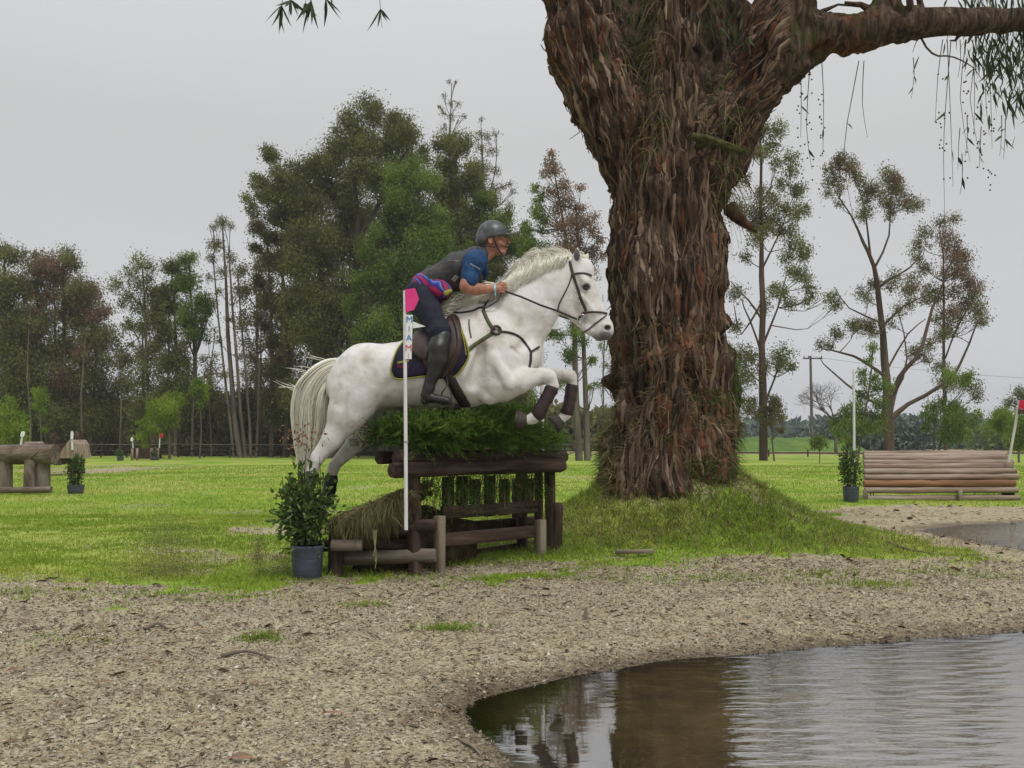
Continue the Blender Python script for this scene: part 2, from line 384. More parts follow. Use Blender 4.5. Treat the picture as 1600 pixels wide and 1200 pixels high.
far = N(nt, 'ShaderNodeSeparateXYZ'); nt.links.new(pos, far.inputs[0])
lawn = mixc(nt, ramp(nt, mth(nt, 'MULTIPLY', far.outputs[1], .02), [(.08, .6), (.5, .9)]), lawn, lawn2)
field = mixc(nt, ramp(nt, mth(nt, 'ADD', mth(nt, 'MULTIPLY', far.outputs[1], .01), mth(nt, 'MULTIPLY', n_l, .15)), [(.74, 0), (.78, 1)]), lawn, (.25, .22, .10))
gm2 = mth(nt, 'ADD', ga, mth(nt, 'MULTIPLY', mth(nt, 'SUBTRACT', n_f, .5), .9))
gf = ramp(nt, gm2, [(.32, 0), (.62, 1)])
colr = mixc(nt, gf, grav, field)
bmp = mth(nt, 'ADD', vo.outputs['Distance'], mth(nt, 'MULTIPLY', n_f, 1.5))
finish(nt, colr, ramp(nt, wsep.outputs[0], [(0, .35), (.1, .9)]), bmp, .8, .012, .25)
b = MB(); b.add(np.stack([XX, YY, ZZ], -1).reshape(-1, 3), FG, np.stack([SH, SH, SH], -1).reshape(-1, 3), GM.reshape(-1))
ground = tag(b.build('ground', mg), None, None, kind='structure')
# water
mw, nt = newmat('water')
pos = coords(nt, 'pos'); sepw = N(nt, 'ShaderNodeSeparateXYZ'); nt.links.new(pos, sepw.inputs[0])
murk = ramp(nt, noise(nt, pos, 5, 5, .6), [(.3, (.05, .042, .018)), (.6, (.13, .095, .042)), (.8, (.21, .145, .065))])
wv = N(nt, 'ShaderNodeTexWave', wave_type='RINGS', rings_direction='SPHERICAL', i_Scale=2.9, i_Distortion=6.0, i_Detail=3.0)
mp = N(nt, 'ShaderNodeMapping'); mp.inputs['Location'].default_value = (-.2, -9.0, 0); nt.links.new(pos, mp.inputs[0]); nt.links.new(mp.outputs[0], wv.inputs['Vector'])
wv.inputs['Detail Scale'].default_value = 1.2
mp2 = N(nt, 'ShaderNodeMapping'); mp2.inputs['Scale'].default_value = (1, 4.0, 1); nt.links.new(pos, mp2.inputs[0])
calm = ramp(nt, mth(nt, 'MULTIPLY', sepw.outputs[0], 1.0), [(.35, .05), (.85, 1)])
hgt = mth(nt, 'ADD', mth(nt, 'MULTIPLY', wv.outputs['Fac'], .22), mth(nt, 'MULTIPLY', noise(nt, mp2.outputs[0], 5, 4, .5), 1.2))
hgt = mth(nt, 'MULTIPLY', hgt, calm)
bp = N(nt, 'ShaderNodeBump'); bp.inputs['Strength'].default_value = .5; bp.inputs['Distance'].default_value = .010; nt.links.new(hgt, bp.inputs['Height'])
df = N(nt, 'ShaderNodeBsdfDiffuse'); nt.links.new(murk, df.inputs[0])
tr = N(nt, 'ShaderNodeBsdfTransparent'); tr.inputs[0].default_value = (.62, .56, .42, 1)
sdw = N(nt, 'ShaderNodeAttribute', attribute_name='tint').outputs['Fac']
mx1 = N(nt, 'ShaderNodeMixShader'); nt.links.new(ramp(nt, sdw, [(0, .1), (.35, .55), (1, .8)]), mx1.inputs[0]); nt.links.new(tr.outputs[0], mx1.inputs[1]); nt.links.new(df.outputs[0], mx1.inputs[2])
gl = N(nt, 'ShaderNodeBsdfGlossy', i_Roughness=.02); gl.inputs[0].default_value = (.96, .97, 1, 1); nt.links.new(bp.outputs[0], gl.inputs['Normal'])
fr = N(nt, 'ShaderNodeFresnel', i_IOR=8.0); nt.links.new(bp.outputs[0], fr.inputs['Normal'])
mx2 = N(nt, 'ShaderNodeMixShader'); nt.links.new(fr.outputs[0], mx2.inputs[0]); nt.links.new(mx1.outputs[0], mx2.inputs[1]); nt.links.new(gl.outputs[0], mx2.inputs[2])
o = N(nt, 'ShaderNodeOutputMaterial'); nt.links.new(mx2.outputs[0], o.inputs[0])
for nm, poly in (('pond', POND), ('puddle', PUD)):
    x0, y0 = poly.min(0) - .3; x1, y1 = poly.max(0) + .3
    a, c = np.meshgrid(np.arange(x0, x1, .05), np.arange(y0, y1, .05), indexing='ij'); s = polysd(a, c, poly)
    n1, n2 = a.shape; i, j = np.meshgrid(np.arange(n1 - 1), np.arange(n2 - 1), indexing='ij')
    F = np.stack([i * n2 + j, (i + 1) * n2 + j, (i + 1) * n2 + j + 1, i * n2 + j + 1], -1).reshape(-1, 4)
    keep = (s.reshape(-1)[F] < .25).all(1)
    b = MB(); b.add(np.stack([a, c, np.full_like(a, ZW)], -1).reshape(-1, 3), F[keep], None, np.clip(-s.reshape(-1) / 1.0, 0, 1))
    tag(b.build(nm, mw), None, None, kind='structure')
# ------------------------------------------------------------------ horse
YH = 7.1; U = YH / FPX                       # metres per photo pixel at the horse
def P(x, y, dy=0.0): return at(x, y, YH + dy)
sd_ = SDF(at(440, 840, YH) - np.array((0, .5, .05)), at(975, 375, YH) + np.array((0, .5, .05)), .0085)
def hc(a, b, ra, rb, k=.03, lat=1.0, sub=False): sd_.cone(P(*a), P(*b), ra * U, rb * U, k, lat, sub)
def he(c, r, ang=0, k=.03, sub=False): sd_.ell(P(*c), (r[0] * U, r[1] * U, r[2] * U), ang, k, sub)
# trunk
hc((574, 591), (625, 586), 54, 49, .05, 1.02); hc((547, 603), (575, 592), 38, 50, .05, 1.0)
hc((625, 586), (672, 579), 49, 57, .05, 1.0); hc((672, 579), (718, 565), 57, 71, .05, .88)
hc((718, 565), (762, 556), 71, 72, .06, .70); hc((770, 552), (806, 556), 62, 40, .06, .66)
he((735, 520), (45, 22, 34), -8, .05)                                  # withers
# neck
hc((772, 540), (815, 491), 66, 50, .06, .46); hc((815, 491), (858, 446), 50, 37, .05, .44); hc((858, 446), (884, 432), 37, 30, .04, .46)
hc((790, 468), (880, 416), 16, 12, .05, .6)                            # crest
# head
he((904, 426), (27, 17, 24), 60, .03); he((888, 459), (33, 12, 30), 55, .03); hc((906, 446), (925, 485), 24, 19.5, .03, .62)
hc((925, 485), (940, 510), 19.5, 17.5, .03, .62); hc((942, 514), (944, 518), 15, 14.5, .02, .72); hc((921, 514), (932, 521), 8, 8, .02, .9)
hc((884, 482), (918, 512), 10, 8, .03, .7); hc((905, 428, -.055), (915, 441, -.075), 6, 7, .02); hc((905, 428, .055), (915, 441, .075), 6, 7, .02)
hc((909, 462, -.066), (930, 489, -.055), 3, 2.5, .02); hc((936, 527), (947, 524), 5.5, 6, .015, 1.3)
for sgn in (-1, 1):
    he((915.5, 450.5, sgn * .098), (7, 4, 4.2), -15, .01, True)
    hc((910, 445.5, sgn * .088), (920, 447, sgn * .086), 2.6, 2.2, .008)
    he((948.5, 513, sgn * .065), (5.5, 6, 3.8), 20, .008, True)
    hc((942, 507, sgn * .045), (951, 508, sgn * .042), 3, 3, .012)
hc((898, 417, -.055), (901.5, 401, -.075), 7.5, 7.2, .012, .6); hc((901.5, 401, -.075), (902.5, 387.5, -.075), 7.2, 1.5, .01, .6)
hc((908, 413, .055), (914, 404, .075), 6.5, 6, .012, .6); hc((914, 404, .075), (919, 396, .08), 6, 1.5, .01, .6)
he((900, 404, -.105), (9, 4, 4), 82, .006, True)
# jugular groove, throat, mouth line
hc((848, 500, -.125), (815, 545, -.16), 5, 8, .03, 1, True); hc((866, 490, -.075), (874, 482, -.08), 3.5, 2, .02, 1, True)
hc((922, 522, -.075), (944, 525, -.062), 1.2, 1.2, .01, 1, True)
hc((866, 440, -.10), (859, 468, -.105), 4, 4, .03, 1, True); hc((859, 468, -.105), (870, 494, -.09), 4, 4, .025, 1, True)
hc((806, 611, -.235), (845, 594, -.205), 3, 2, .025, 1, True); hc((770, 600, -.27), (778, 628, -.25), 4, 4, .04, 1, True)
hc((560, 560, -.30), (592, 610, -.31), 4, 5, .06, 1, True); hc((536, 600, -.275), (552, 660, -.27), 3, 3, .05, 1, True)
hc((549, 578, -.27), (536, 655, -.29), 2.5, 2.5, .03, 1, True); hc((566, 640, -.30), (524, 694, -.235), 2, 2, .02, 1, True)
for q_ in range(5): hc((676 + 11 * q_ - 4, 586, -.315), (668 + 11 * q_ - 4, 622, -.275), 2, 2, .025, 1, True)
hc((772, 560, -.24), (796, 600, -.23), 7, 9, .03, .6); hc((790, 470, -.125), (850, 425, -.10), 3, 3, .03, 1, True); hc((800, 545, -.20), (824, 566, -.17), 2.5, 2.5, .025, 1, True)
hc((588, 628, -.27), (606, 618, -.27), 3, 3, .03, 1, True)
# shoulders and chest muscles
for sg in (-1, 1):
    hc((742, 508, sg * .06), (790, 590, sg * .125), 34, 30, .05, .55); hc((785, 590, sg * .12), (765, 618, sg * .13), 26, 14, .04, .7)
    hc((812, 560, sg * .07), (805, 580, sg * .1), 26, 24, .05, .8)
hc((752, 545, -.235), (742, 600, -.25), 6, 12, .06, 1, True)
# near fore leg
hc((786, 602, -.13), (812, 596, -.16), 25, 17.5, .04, .8); hc((812, 596, -.16), (847, 587, -.16), 17.5, 10.5, .03, .85)
hc((800, 583, -.165), (845, 580, -.165), 7, 5, .02); he((856, 588, -.16), (13, 10, 12), -30, .015)
hc((860, 592, -.16), (866, 603, -.16), 10.5, 7.5, .015, .9); hc((862, 602, -.16), (839, 645, -.155), 7.2, 6.2, .015); hc((867, 604, -.16), (846, 645, -.155), 3, 3, .012)
he((836, 650, -.155), (10, 8.5, 9), 60, .015); hc((834, 654, -.155), (824, 656, -.155), 8.5, 7.5, .015)
# far fore leg
hc((800, 592, .13), (845, 588, .15), 22, 13, .04, .8); hc((845, 588, .15), (880, 585, .15), 13, 10, .03, .85)
he((889, 588, .15), (11, 10, 13), -50, .015); hc((893, 592, .15), (895, 602, .15), 9.5, 7.5, .015); hc((894, 602, .15), (887, 640, .15), 7, 6.2, .015)
he((885, 645, .15), (9, 8, 9), 60, .015); hc((884, 648, .15), (877, 655, .15), 8.2, 7.6, .015)
# hind quarters
for sg in (-1, 1):
    hc((572, 578, sg * .10), (556, 612, sg * .13), 40, 36, .05, .8)
    hc((600, 570, sg * .19), (604, 575, sg * .19), 14, 14, .05, .7)
hc((556, 612, -.13), (543, 645, -.15), 37, 30, .04, .72); hc((578, 610, -.14), (568, 636, -.155), 26, 18, .05, .75)
hc((541, 648, -.15), (519, 686, -.145), 28, 15.5, .03, .72); hc((519, 686, -.145), (498, 715, -.14), 15.5, 9.5, .025, .75)
hc((507, 690, -.145), (491, 711, -.14), 4, 5, .02); he((495, 718, -.14), (13, 8, 10), 70, .015)
hc((494, 722, -.14), (471, 784, -.135), 8.6, 6.8, .015); hc((486, 722, -.14), (465, 784, -.135), 3, 3, .012)
he((468, 791, -.135), (9, 8.5, 10), 60, .015); hc((466, 794, -.135), (459, 803, -.135), 8.3, 7.6, .015)
hc((590, 630, .12), (592, 650, .14), 44, 34, .04, .6); hc((592, 652, .14), (558, 690, .15), 32, 15.5, .04, .7); hc((558, 690, .15), (525, 724, .15), 15.5, 9.5, .025, .75)
he((521, 731, .15), (13, 8, 10), 75, .015); hc((520, 734, .15), (512, 776, .15), 8.6, 6.8, .015)
he((511, 783, .15), (9, 8.5, 9.5), 75, .015); hc((510, 786, .15), (505, 794, .15), 8.3, 7.6, .015)
hc((532, 566), (524, 578), 8, 6, .02)                                   # dock
# flank hollow, belly line
hc((603, 612, -.27), (612, 596, -.27), 6, 4, .05, 1, True)
V, F = sd_.mesh(); V = relax(V, F, 2, .5)
Nn = vnormals(V, F)
V = V + Nn * (.010 * (fbm(V * 8, 3, 3) - .5) + .005 * (1 - np.abs(2 * fbm(V * np.array((16, 16, 9)), 3, 9) - 1) - .8))[:, None]
# skin tint: 0 white hair .. 1 dark skin (muzzle, eye, nostril, inner ear), and faint grey at the joints
def near(c, r, dyw=1.0):
    c = P(*c); return np.clip(1 - np.sqrt(((V[:, 0] - c[0]) / (r[0] * U)) ** 2 + ((V[:, 2] - c[2]) / (r[1] * U)) ** 2), 0, 1)
T = np.full(len(V), .06)
T += .55 * sstep(near((940, 533), (34, 22)), 0, .8) + .25 * sstep(near((948, 524), (18, 14)), 0, .8)
T = np.maximum(T, 1.0 * sstep(near((948.5, 513), (7.5, 6)), .1, .5) * (np.abs(V[:, 1] - YH) > .02))
T = np.maximum(T, .95 * sstep(near((915.5, 450.5), (10, 6.5)), .1, .6) * (np.abs(V[:, 1] - YH) > .05))
T = np.maximum(T, .9 * sstep(near((900, 402), (6.5, 13)), .1, .35) * (V[:, 1] < YH - .078))
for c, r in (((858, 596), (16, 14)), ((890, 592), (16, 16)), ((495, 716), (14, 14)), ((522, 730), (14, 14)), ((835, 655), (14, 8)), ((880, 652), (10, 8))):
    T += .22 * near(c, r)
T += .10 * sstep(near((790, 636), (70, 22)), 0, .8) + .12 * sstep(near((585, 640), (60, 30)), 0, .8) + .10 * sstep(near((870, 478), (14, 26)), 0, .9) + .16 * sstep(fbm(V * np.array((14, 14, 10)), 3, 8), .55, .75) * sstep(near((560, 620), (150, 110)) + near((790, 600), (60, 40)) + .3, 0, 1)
ht = np.array([505, 0, 0])
horse = thing('horse', 'white horse in mid leap over the brush fence', 'horse', (P(680, 640)[0], YH, 0))
mh, nt = newmat('horse_coat')
ta = N(nt, 'ShaderNodeAttribute', attribute_name='tint').outputs['Fac']; po = coords(nt, 'pos')
n1 = noise(nt, po, 5, 5, .6); n2 = mth(nt, 'ADD', noise(nt, coords(nt, 'pos', (90, 90, 60)), 2.0, 4, .7), mth(nt, 'MULTIPLY', noise(nt, po, 14, 5, .6), 1.5))
base = ramp(nt, n1, [(.28, (.42, .39, .33)), (.42, (.585, .56, .515)), (.55, (.67, .65, .63)), (.72, (.72, .71, .71))])
base = mixc(nt, ramp(nt, noise(nt, po, 26, 3, .6), [(.58, 0), (.76, .28)]), base, (.38, .35, .29))
colh = mixc(nt, ramp(nt, ta, [(.05, 0), (.35, .35), (.6, .8), (1, 1)]), base, (.045, .038, .036))
finish(nt, colh, .7, n2, .45, .006, .2, sheen=.15)
b = MB(); b.add(V, F, None, np.clip(T, 0, 1)); hb = b.build('body', mh, horse)
HBVH = BVHTree.FromPolygons([Vector(v) for v in V], [list(map(int, f)) for f in F])
def drape_pt(px, py, off=.006, side=-1, fallback=None):
    """the point of the coat that is seen at this place of the horse's side"""
    p = P(px, py, -.9 if side < 0 else .9)
    if side < 0:
        o_ = Vector((0, 0, CAMH)); d = (Vector(p) - o_).normalized(); st = Vector(p)
    else:
        q = P(px, py, 0); st = Vector((q[0], YH + .9, q[2])); d = Vector((0, -1, 0))
    h, n, _, _ = HBVH.ray_cast(st, d, 2.5)
    if h is None: return None, None
    if n.dot(d) > 0: n = -n
    return np.array(h + n * off), np.array(n)
def smoothline(pts, step=3.0, closed=False):
    pts = [np.array(p, float) for p in pts]; out = []
    if closed: ext = [pts[-1]] + pts + pts[:2]
    else: ext = [2 * pts[0] - pts[1]] + pts + [2 * pts[-1] - pts[-2]]
    for i in range(1, len(ext) - 2):
        p0, p1, p2, p3 = ext[i - 1:i + 3]; m = max(2, int(np.linalg.norm((p2 - p1)[:2]) / step))
        for k in range(m):
            t = k / m; out.append(.5 * (2 * p1 + (p2 - p0) * t + (2 * p0 - 5 * p1 + 4 * p2 - p3) * t * t + (3 * p1 - p0 - 3 * p2 + p3) * t ** 3))
    if not closed: out.append(pts[-1])
    return np.array(out)
def strap(mb, px, width, thick=.005, off=.004, side=-1, t=.5, wrap=0):
    """a flat strap lying on the coat along the given line"""
    L = smoothline(px, 2.5); pts = []; nn = []
    for p in L:
        h, n = drape_pt(p[0], p[1], off, side)
        if h is None: continue
        pts.append(h); nn.append(n)
    if len(pts) < 3: return
    pts = np.array(pts); nn = np.array(nn)
    for _ in range(2):
        pts[1:-1] = (pts[:-2] + 2 * pts[1:-1] + pts[2:]) / 4; nn[1:-1] = (nn[:-2] + 2 * nn[1:-1] + nn[2:]) / 4
    tan = np.gradient(pts, axis=0); tan /= np.linalg.norm(tan, axis=1)[:, None]
    s_ = np.cross(nn, tan); s_ /= np.linalg.norm(s_, axis=1)[:, None]; n_ = np.cross(tan, s_)
    n_ *= np.sign((n_ * nn).sum(1))[:, None]
    w_ = width / 2
    ring = np.stack([pts - s_ * w_ - n_ * thick * .6, pts - s_ * w_ * .85 + n_ * thick, pts + s_ * w_ * .85 + n_ * thick, pts + s_ * w_ - n_ * thick * .6], 1)
    m = len(pts); i, j = np.meshgrid(np.arange(m - 1), np.arange(4), indexing='ij'); j2 = (j + 1) % 4
    F_ = np.stack([i * 4 + j, i * 4 + j2, (i + 1) * 4 + j2, (i + 1) * 4 + j], -1).reshape(-1, 4)
    mb.add(ring.reshape(-1, 3), F_, None, t)
def in_poly(x, y, poly): return polysd(x, y, np.array(poly)) 
def panel(mb, outline, off, step=3.0, side=-1, thick=.012, t=.5, puff=.0):
    """a padded panel covering an outline on the horse's side, following the coat"""
    ol = smoothline(outline, 4, True)[:, :2]; c = ol.mean(0); rings = []; R = 9
    dmax = 1
    for r_ in range(R + 1):
        k = 1 - r_ / R
        rings.append(c + (ol - c) * k)
    n = len(ol); pts = np.zeros((R + 1, n, 3)); nr = np.zeros((R + 1, n, 3)); last = None
    for a in range(R, -1, -1):
        for q in range(n):
            h, nn = drape_pt(rings[a][q][0], rings[a][q][1], 0, side)
            if h is None:
                if a < R: h, nn = pts[a + 1, q] + (P(*rings[a][q]) - P(*rings[a + 1][q])) * np.array((1, 0, 1)), nr[a + 1, q]
                else: h, nn = P(*rings[a][q]), np.array((0, side, 0.))
            pts[a, q] = h; nr[a, q] = nn
    for _ in range(2):
        pts[1:-1] = (pts[:-2] + pts[2:] + np.roll(pts[1:-1], 1, 1) + np.roll(pts[1:-1], -1, 1)) / 4
        nr = (nr + np.roll(nr, 1, 1) + np.roll(nr, -1, 1)); nr /= np.linalg.norm(nr, axis=2)[..., None] + 1e-9
    prof = np.array([0.1] + [1 + puff * math.sin(math.pi / 2 * a / R) for a in range(1, R + 1)])
    out = pts + nr * (off + thick * prof[:, None, None]); out0 = pts[0] + nr[0] * (off - .002)
    A = np.concatenate([out0[None], out], 0); m = R + 2
    i, j = np.meshgrid(np.arange(m - 1), np.arange(n), indexing='ij'); j2 = (j + 1) % n
    F_ = np.stack([i * n + j, i * n + j2, (i + 1) * n + j2, (i + 1) * n + j], -1).reshape(-1, 4)
    if side > 0: F_ = F_[:, ::-1]
    mb.add(A.reshape(-1, 3), F_, None, t); return out[0], nr[0]
# tack materials
m_lea = pmat('brown_leather', [(.3, (.022, .012, .010)), (.7, (.055, .032, .026))], 'pos', ns=14, rough=.45, bump=.2, bdist=.003, spec=.45)
m_dkl = pmat('dark_leather', [(.3, (.012, .010, .010)), (.7, (.030, .024, .022))], 'pos', ns=14, rough=.42, bump=.2, bdist=.003, spec=.45)
m_navy = pmat('navy_cloth', [(.3, (.010, .009, .022)), (.7, (.022, .019, .042))], 'pos', ns=30, rough=.9, bump=.4, bdist=.003)
m_yel = pmat('yellow_trim', [(.3, (.20, .20, .03)), (.7, (.33, .33, .05))], 'pos', ns=60, rough=.7, bump=.3, bdist=.002)
m_olive = pmat('olive_strap', [(.3, (.035, .045, .014)), (.7, (.085, .095, .035))], 'pos', ns=30, rough=.6, bump=.3, bdist=.002)
m_metal = pmat('steel', [(.3, (.35, .35, .36)), (.7, (.5, .5, .5))], 'pos', ns=20, rough=.3, bump=0, metal=.9)
m_hoof = pmat('hoof_horn', [(.3, (.025, .02, .018)), (.6, (.06, .05, .042)), (.8, (.12, .105, .09))], 'pos', scale=(1, 1, .3), ns=40, rough=.7, bump=.4, bdist=.003)
# saddle pad
pad = MB(); OUT = [(655, 527), (636, 531), (621, 547), (612, 570), (612, 583), (621, 592), (645, 590), (680, 586), (708, 589), (724, 573), (732, 556), (728, 535), (720, 514), (711, 497), (690, 505), (670, 520)]
edge, en = panel(pad, OUT, .004); padobj = pad.build('saddle_pad', m_navy, horse)
trim = MB(); sel = [i for i in range(len(edge))]; E = edge + en * .002; trim.tube(np.vstack([E, E[:1]]), .0065, 6, caps=False); trim.build('piping', m_yel, padobj)
tr2 = MB(); strap(tr2, [(711, 499), (719, 514), (725, 535), (728, 555)], .008, .004, .018); tr2.build('piping', m_yel, padobj)
lg = MB(); strap(lg, [(622, 568), (640, 565)], .018, .003, .018); lg.build('stitched_badge', m_yel, padobj)
m_mag = pmat('magenta_thread', [(.3, (.16, .012, .05)), (.7, (.25, .02, .08))], 'pos', ns=30, bump=0)
lg = MB()
for k in range(6): strap(lg, [(622 + k * 3.2, 571), (622.4 + k * 3.2, 573), (623 + k * 3.2, 575.5)], .009, .003, .018)
lg.build('stitched_lettering', m_mag, padobj)
pd2 = MB(); panel(pd2, OUT, .004, side=1); pd2.build('saddle_pad', m_navy, horse)
# saddle: seat, cantle, flap, knee roll, girth
sad = thing('saddle', None, None, (0, 0, 0)); sad.parent = horse
b = MB(); panel(b, [(650, 528), (657, 512), (672, 515), (690, 510), (704, 494), (716, 497), (722, 520), (722, 545), (714, 568), (700, 588), (680, 590), (664, 572), (655, 550)], .016, thick=.014, puff=.4); b.build('flap', m_lea, sad)
b = MB(); panel(b, [(645, 530), (640, 545), (652, 560), (668, 566), (676, 545), (672, 525), (660, 518)], .02, thick=.02, puff=.5); b.build('rear_panel', m_lea, sad)
b = MB(); strap(b, [(709, 500), (715, 520), (716, 545), (707, 568), (693, 588)], .03, .018, .026); b.build('knee_roll', m_lea, sad)
def lpt(x, y, dy): return P(x, y, dy)
ss = SDF(P(635, 560) - np.array((0, .25, 0)), P(725, 470) + np.array((0, .25, 0)), .009)
ss.cone(P(652, 510), P(664, 516), 6 * U, 8 * U, .03, 3.2); ss.cone(P(664, 516), P(690, 514), 9 * U, 8 * U, .04, 2.0); ss.cone(P(690, 514), P(705, 497), 8 * U, 7 * U, .03, 1.4); ss.cone(P(705, 497), P(712, 491), 7 * U, 5 * U, .02, 1.5)
ss.cone(P(664, 528), P(700, 520), 10 * U, 12 * U, .04, 2.2)
v_, f_ = ss.mesh(); b = MB(); b.add(relax(v_, f_, 2), f_); b.build('seat', m_lea, sad)
b = MB(); b.tube([P(644, 532, -.06), P(652, 527, -.12), P(662, 524, -.14)], .004, 6); b.build('saddle_string', m_metal, sad)
gir = MB(); strap(gir, [(700, 586), (706, 598), (716, 615), (727, 634)], .085, .008, .006); strap(gir, [(700, 586), (706, 598), (716, 615), (727, 632)], .085, .008, .006, 1)
gir.tube([P(712, 634, -.17), P(724, 641, -.06), P(724, 641, .06), P(712, 634, .17)], .02, 8, lat=.5); gir.build('girth', m_dkl, horse)
# bridle
br = thing('bridle', None, None, (0, 0, 0)); br.parent = horse
b = MB(); strap(b, [(891, 408), (893, 420), (897, 434), (903, 452), (909, 470), (916, 486)], .022, .004); b.build('cheek_strap', m_lea, br)
b = MB(); strap(b, [(893, 429), (900, 427.5), (910, 427), (918, 428), (924, 431)], .016, .004); b.build('browband', m_lea, br)
b = MB(); strap(b, [(894, 428), (889, 444), (880, 462), (873, 476), (871, 487)], .010, .003); b.build('throat_lash', m_lea, br)
b = MB(); strap(b, [(914, 489), (922, 487.5), (934, 487.5), (944, 489), (948, 490.5)], .016, .005)
strap(b, [(914, 488), (908, 492), (902, 500)], .016, .005); b.build('noseband', m_lea, br)
b = MB(); strap(b, [(947, 493), (938, 500), (926, 509), (918, 516), (908, 519), (901, 513)], .011, .004); b.build('flash_strap', m_lea, br)
b = MB(); th = np.linspace(0, 2 * np.pi, 20); c = drape_pt(909, 499, .012)[0]
b.tube(np.stack([c[0] + .035 * np.cos(th), np.full(20, c[1] - .006), c[2] + .035 * np.sin(th)], -1), .0045, 6, caps=False)
b.tube([c + np.array((.02, -.006, .03)), c + np.array((-.01, -.008, -.045))], .005, 6)
b.build('bit_ring', m_metal, br)
for k, (x, y) in enumerate([(899, 456), (903, 464), (906, 472)]):
    q = drape_pt(x, y, .009)[0]; b = MB(); b.box(q, (.011, .004, .014), bev=.001); b.build('buckle', m_metal, br)
for nm, px, wd, mt in (('neck_strap', [(706, 489), (720, 489), (738, 486), (752, 480), (757, 484)], .013, m_dkl),
                       ('neck_strap', [(755, 483), (762, 470), (772, 458), (782, 452)], .014, m_olive),
                       ('shoulder_strap', [(755, 485), (760, 497), (766, 508), (772, 516)], .028, m_olive),
                       ('side_strap', [(730, 549), (740, 540), (755, 530), (772, 519)], .030, m_olive),
                       ('chest_strap', [(778, 518), (796, 520), (812, 527), (823, 540), (829, 550)], .017, m_dkl),
                       ('chest_strap', [(829, 550), (829, 562), (827, 574)], .019, m_dkl),
                       ('chest_strap', [(829, 550), (836, 546), (842, 542)], .016, m_dkl),
                       ('loose_strap', [(733, 500), (733, 511), (736, 528)], .009, m_dkl),
                       ('pad_strap', [(730, 552), (718, 558), (706, 567)], .010, m_dkl)):
    b = MB(); strap(b, px, wd, .006, .004)
    if b.n: b.build(nm, mt, horse)
c = drape_pt(775, 517, .012)[0]; b = MB()
b.tube(np.stack([c[0] + .032 * np.cos(th), np.full(20, c[1]) + .012 * np.cos(th), c[2] + .030 * np.sin(th)], -1), .011, 8, caps=False); b.build('breastplate_ring', m_lea, horse)
# eyes
m_eye, nt = newmat('eye'); finish(nt, (.008, .006, .005), .08, spec=.8)
for sg in (-1, 1):
    ss = SDF(P(905, 462, sg * .08) - .05, P(925, 440, sg * .08) + .05, .003); ss.ell(P(915.5, 450.5, sg * .076), (.022, .02, .015), -12)
    v_, f_ = ss.mesh(); b = MB(); b.add(v_, f_); b.build('eye', m_eye, horse)
# hooves
def hoof(cor, toe, r0, r1, dy, nm='hoof'):
    a = P(cor[0], cor[1], dy); c = P(toe[0], toe[1], dy); b = MB(); d = c - a
    b.tube([a - d * .15, a, a + d * .5, a + d * .93, c, c - d * .10], [r0 * U * .8, r0 * U, (r0 + r1) / 2 * U, r1 * U, r1 * U * .93, r1 * U * .55], 14, lat=.88)
    return b.build(nm, m_hoof, horse)
hoof((822, 657), (805, 655), 9.5, 15, -.155); hoof((876, 656), (864, 665), 10, 15, .15); hoof((457, 804), (447, 817), 9, 12.5, -.135); hoof((503, 795), (496, 806), 9, 12.5, .15)
m_shoe = m_metal
for cor, toe, dy in (((821, 656), (807, 654), -.155), ((874, 657), (865, 664), .15), ((457, 804), (447, 817), -.135)):
    a = P(cor[0], cor[1], dy); c = P(toe[0], toe[1], dy); d = (c - a) / np.linalg.norm(c - a); u = np.cross(d, (0, 1, 0)); t = np.linspace(-2.3, 2.3, 18)
    pts = c + d * .004 + .053 * (np.cos(t)[:, None] * -u * (1 if toe[0] > 500 else 1) + np.sin(t)[:, None] * np.array((0, .9, 0)))
    b = MB(); b.tube(pts, .006, 6); b.build('horseshoe', m_shoe, horse)
# leg boots
m_bootr = pmat('brushing_boot', [(.3, (.020, .010, .012)), (.7, (.055, .026, .030))], 'pos', ns=20, rough=.5, bump=.3, bdist=.004, spec=.4)
m_bootd = pmat('dark_boot', [(.3, (.008, .010, .010)), (.7, (.022, .026, .024))], 'pos', ns=20, rough=.5, bump=.3, bdist=.004, spec=.4)
def legboot(pts, rad, dy, mt):
    b = MB(); q = [P(x, y, dy) for x, y in pts]; b.tube(q, [r * U for r in rad], 16, lat=1.0)
    o = b.build('leg_boot', mt, horse)
    for k in (1, 2, 3):
        if k >= len(q) - 1: break
        d = (q[k + 1] - q[k - 1]); d /= np.linalg.norm(d); s_ = MB(); s_.tube([q[k] - d * .012, q[k] + d * .012], [(rad[k] + .7) * U] * 2, 16); s_.build('strap', m_dkl, o)
    return o
legboot([(863, 604), (861, 610), (854, 623), (846, 637), (840, 648), (836, 653)], [9.5, 10.3, 10, 10, 12, 8], -.16, m_bootr)
legboot([(894, 601), (893, 608), (891, 622), (888, 636), (885, 645), (884, 649)], [9.3, 10, 9.6, 9.8, 11.3, 8], .15, m_bootr)
legboot([(489, 738), (487, 745), (480, 762), (473, 780), (470, 787), (468, 790)], [10, 10.8, 10.4, 10.6, 11.5, 9], -.14, m_bootd)
legboot([(518, 742), (517, 750), (515, 764), (512, 778), (511, 786), (510, 789)], [10, 10.8, 10.4, 10.6, 11.5, 9], .15, m_bootd)
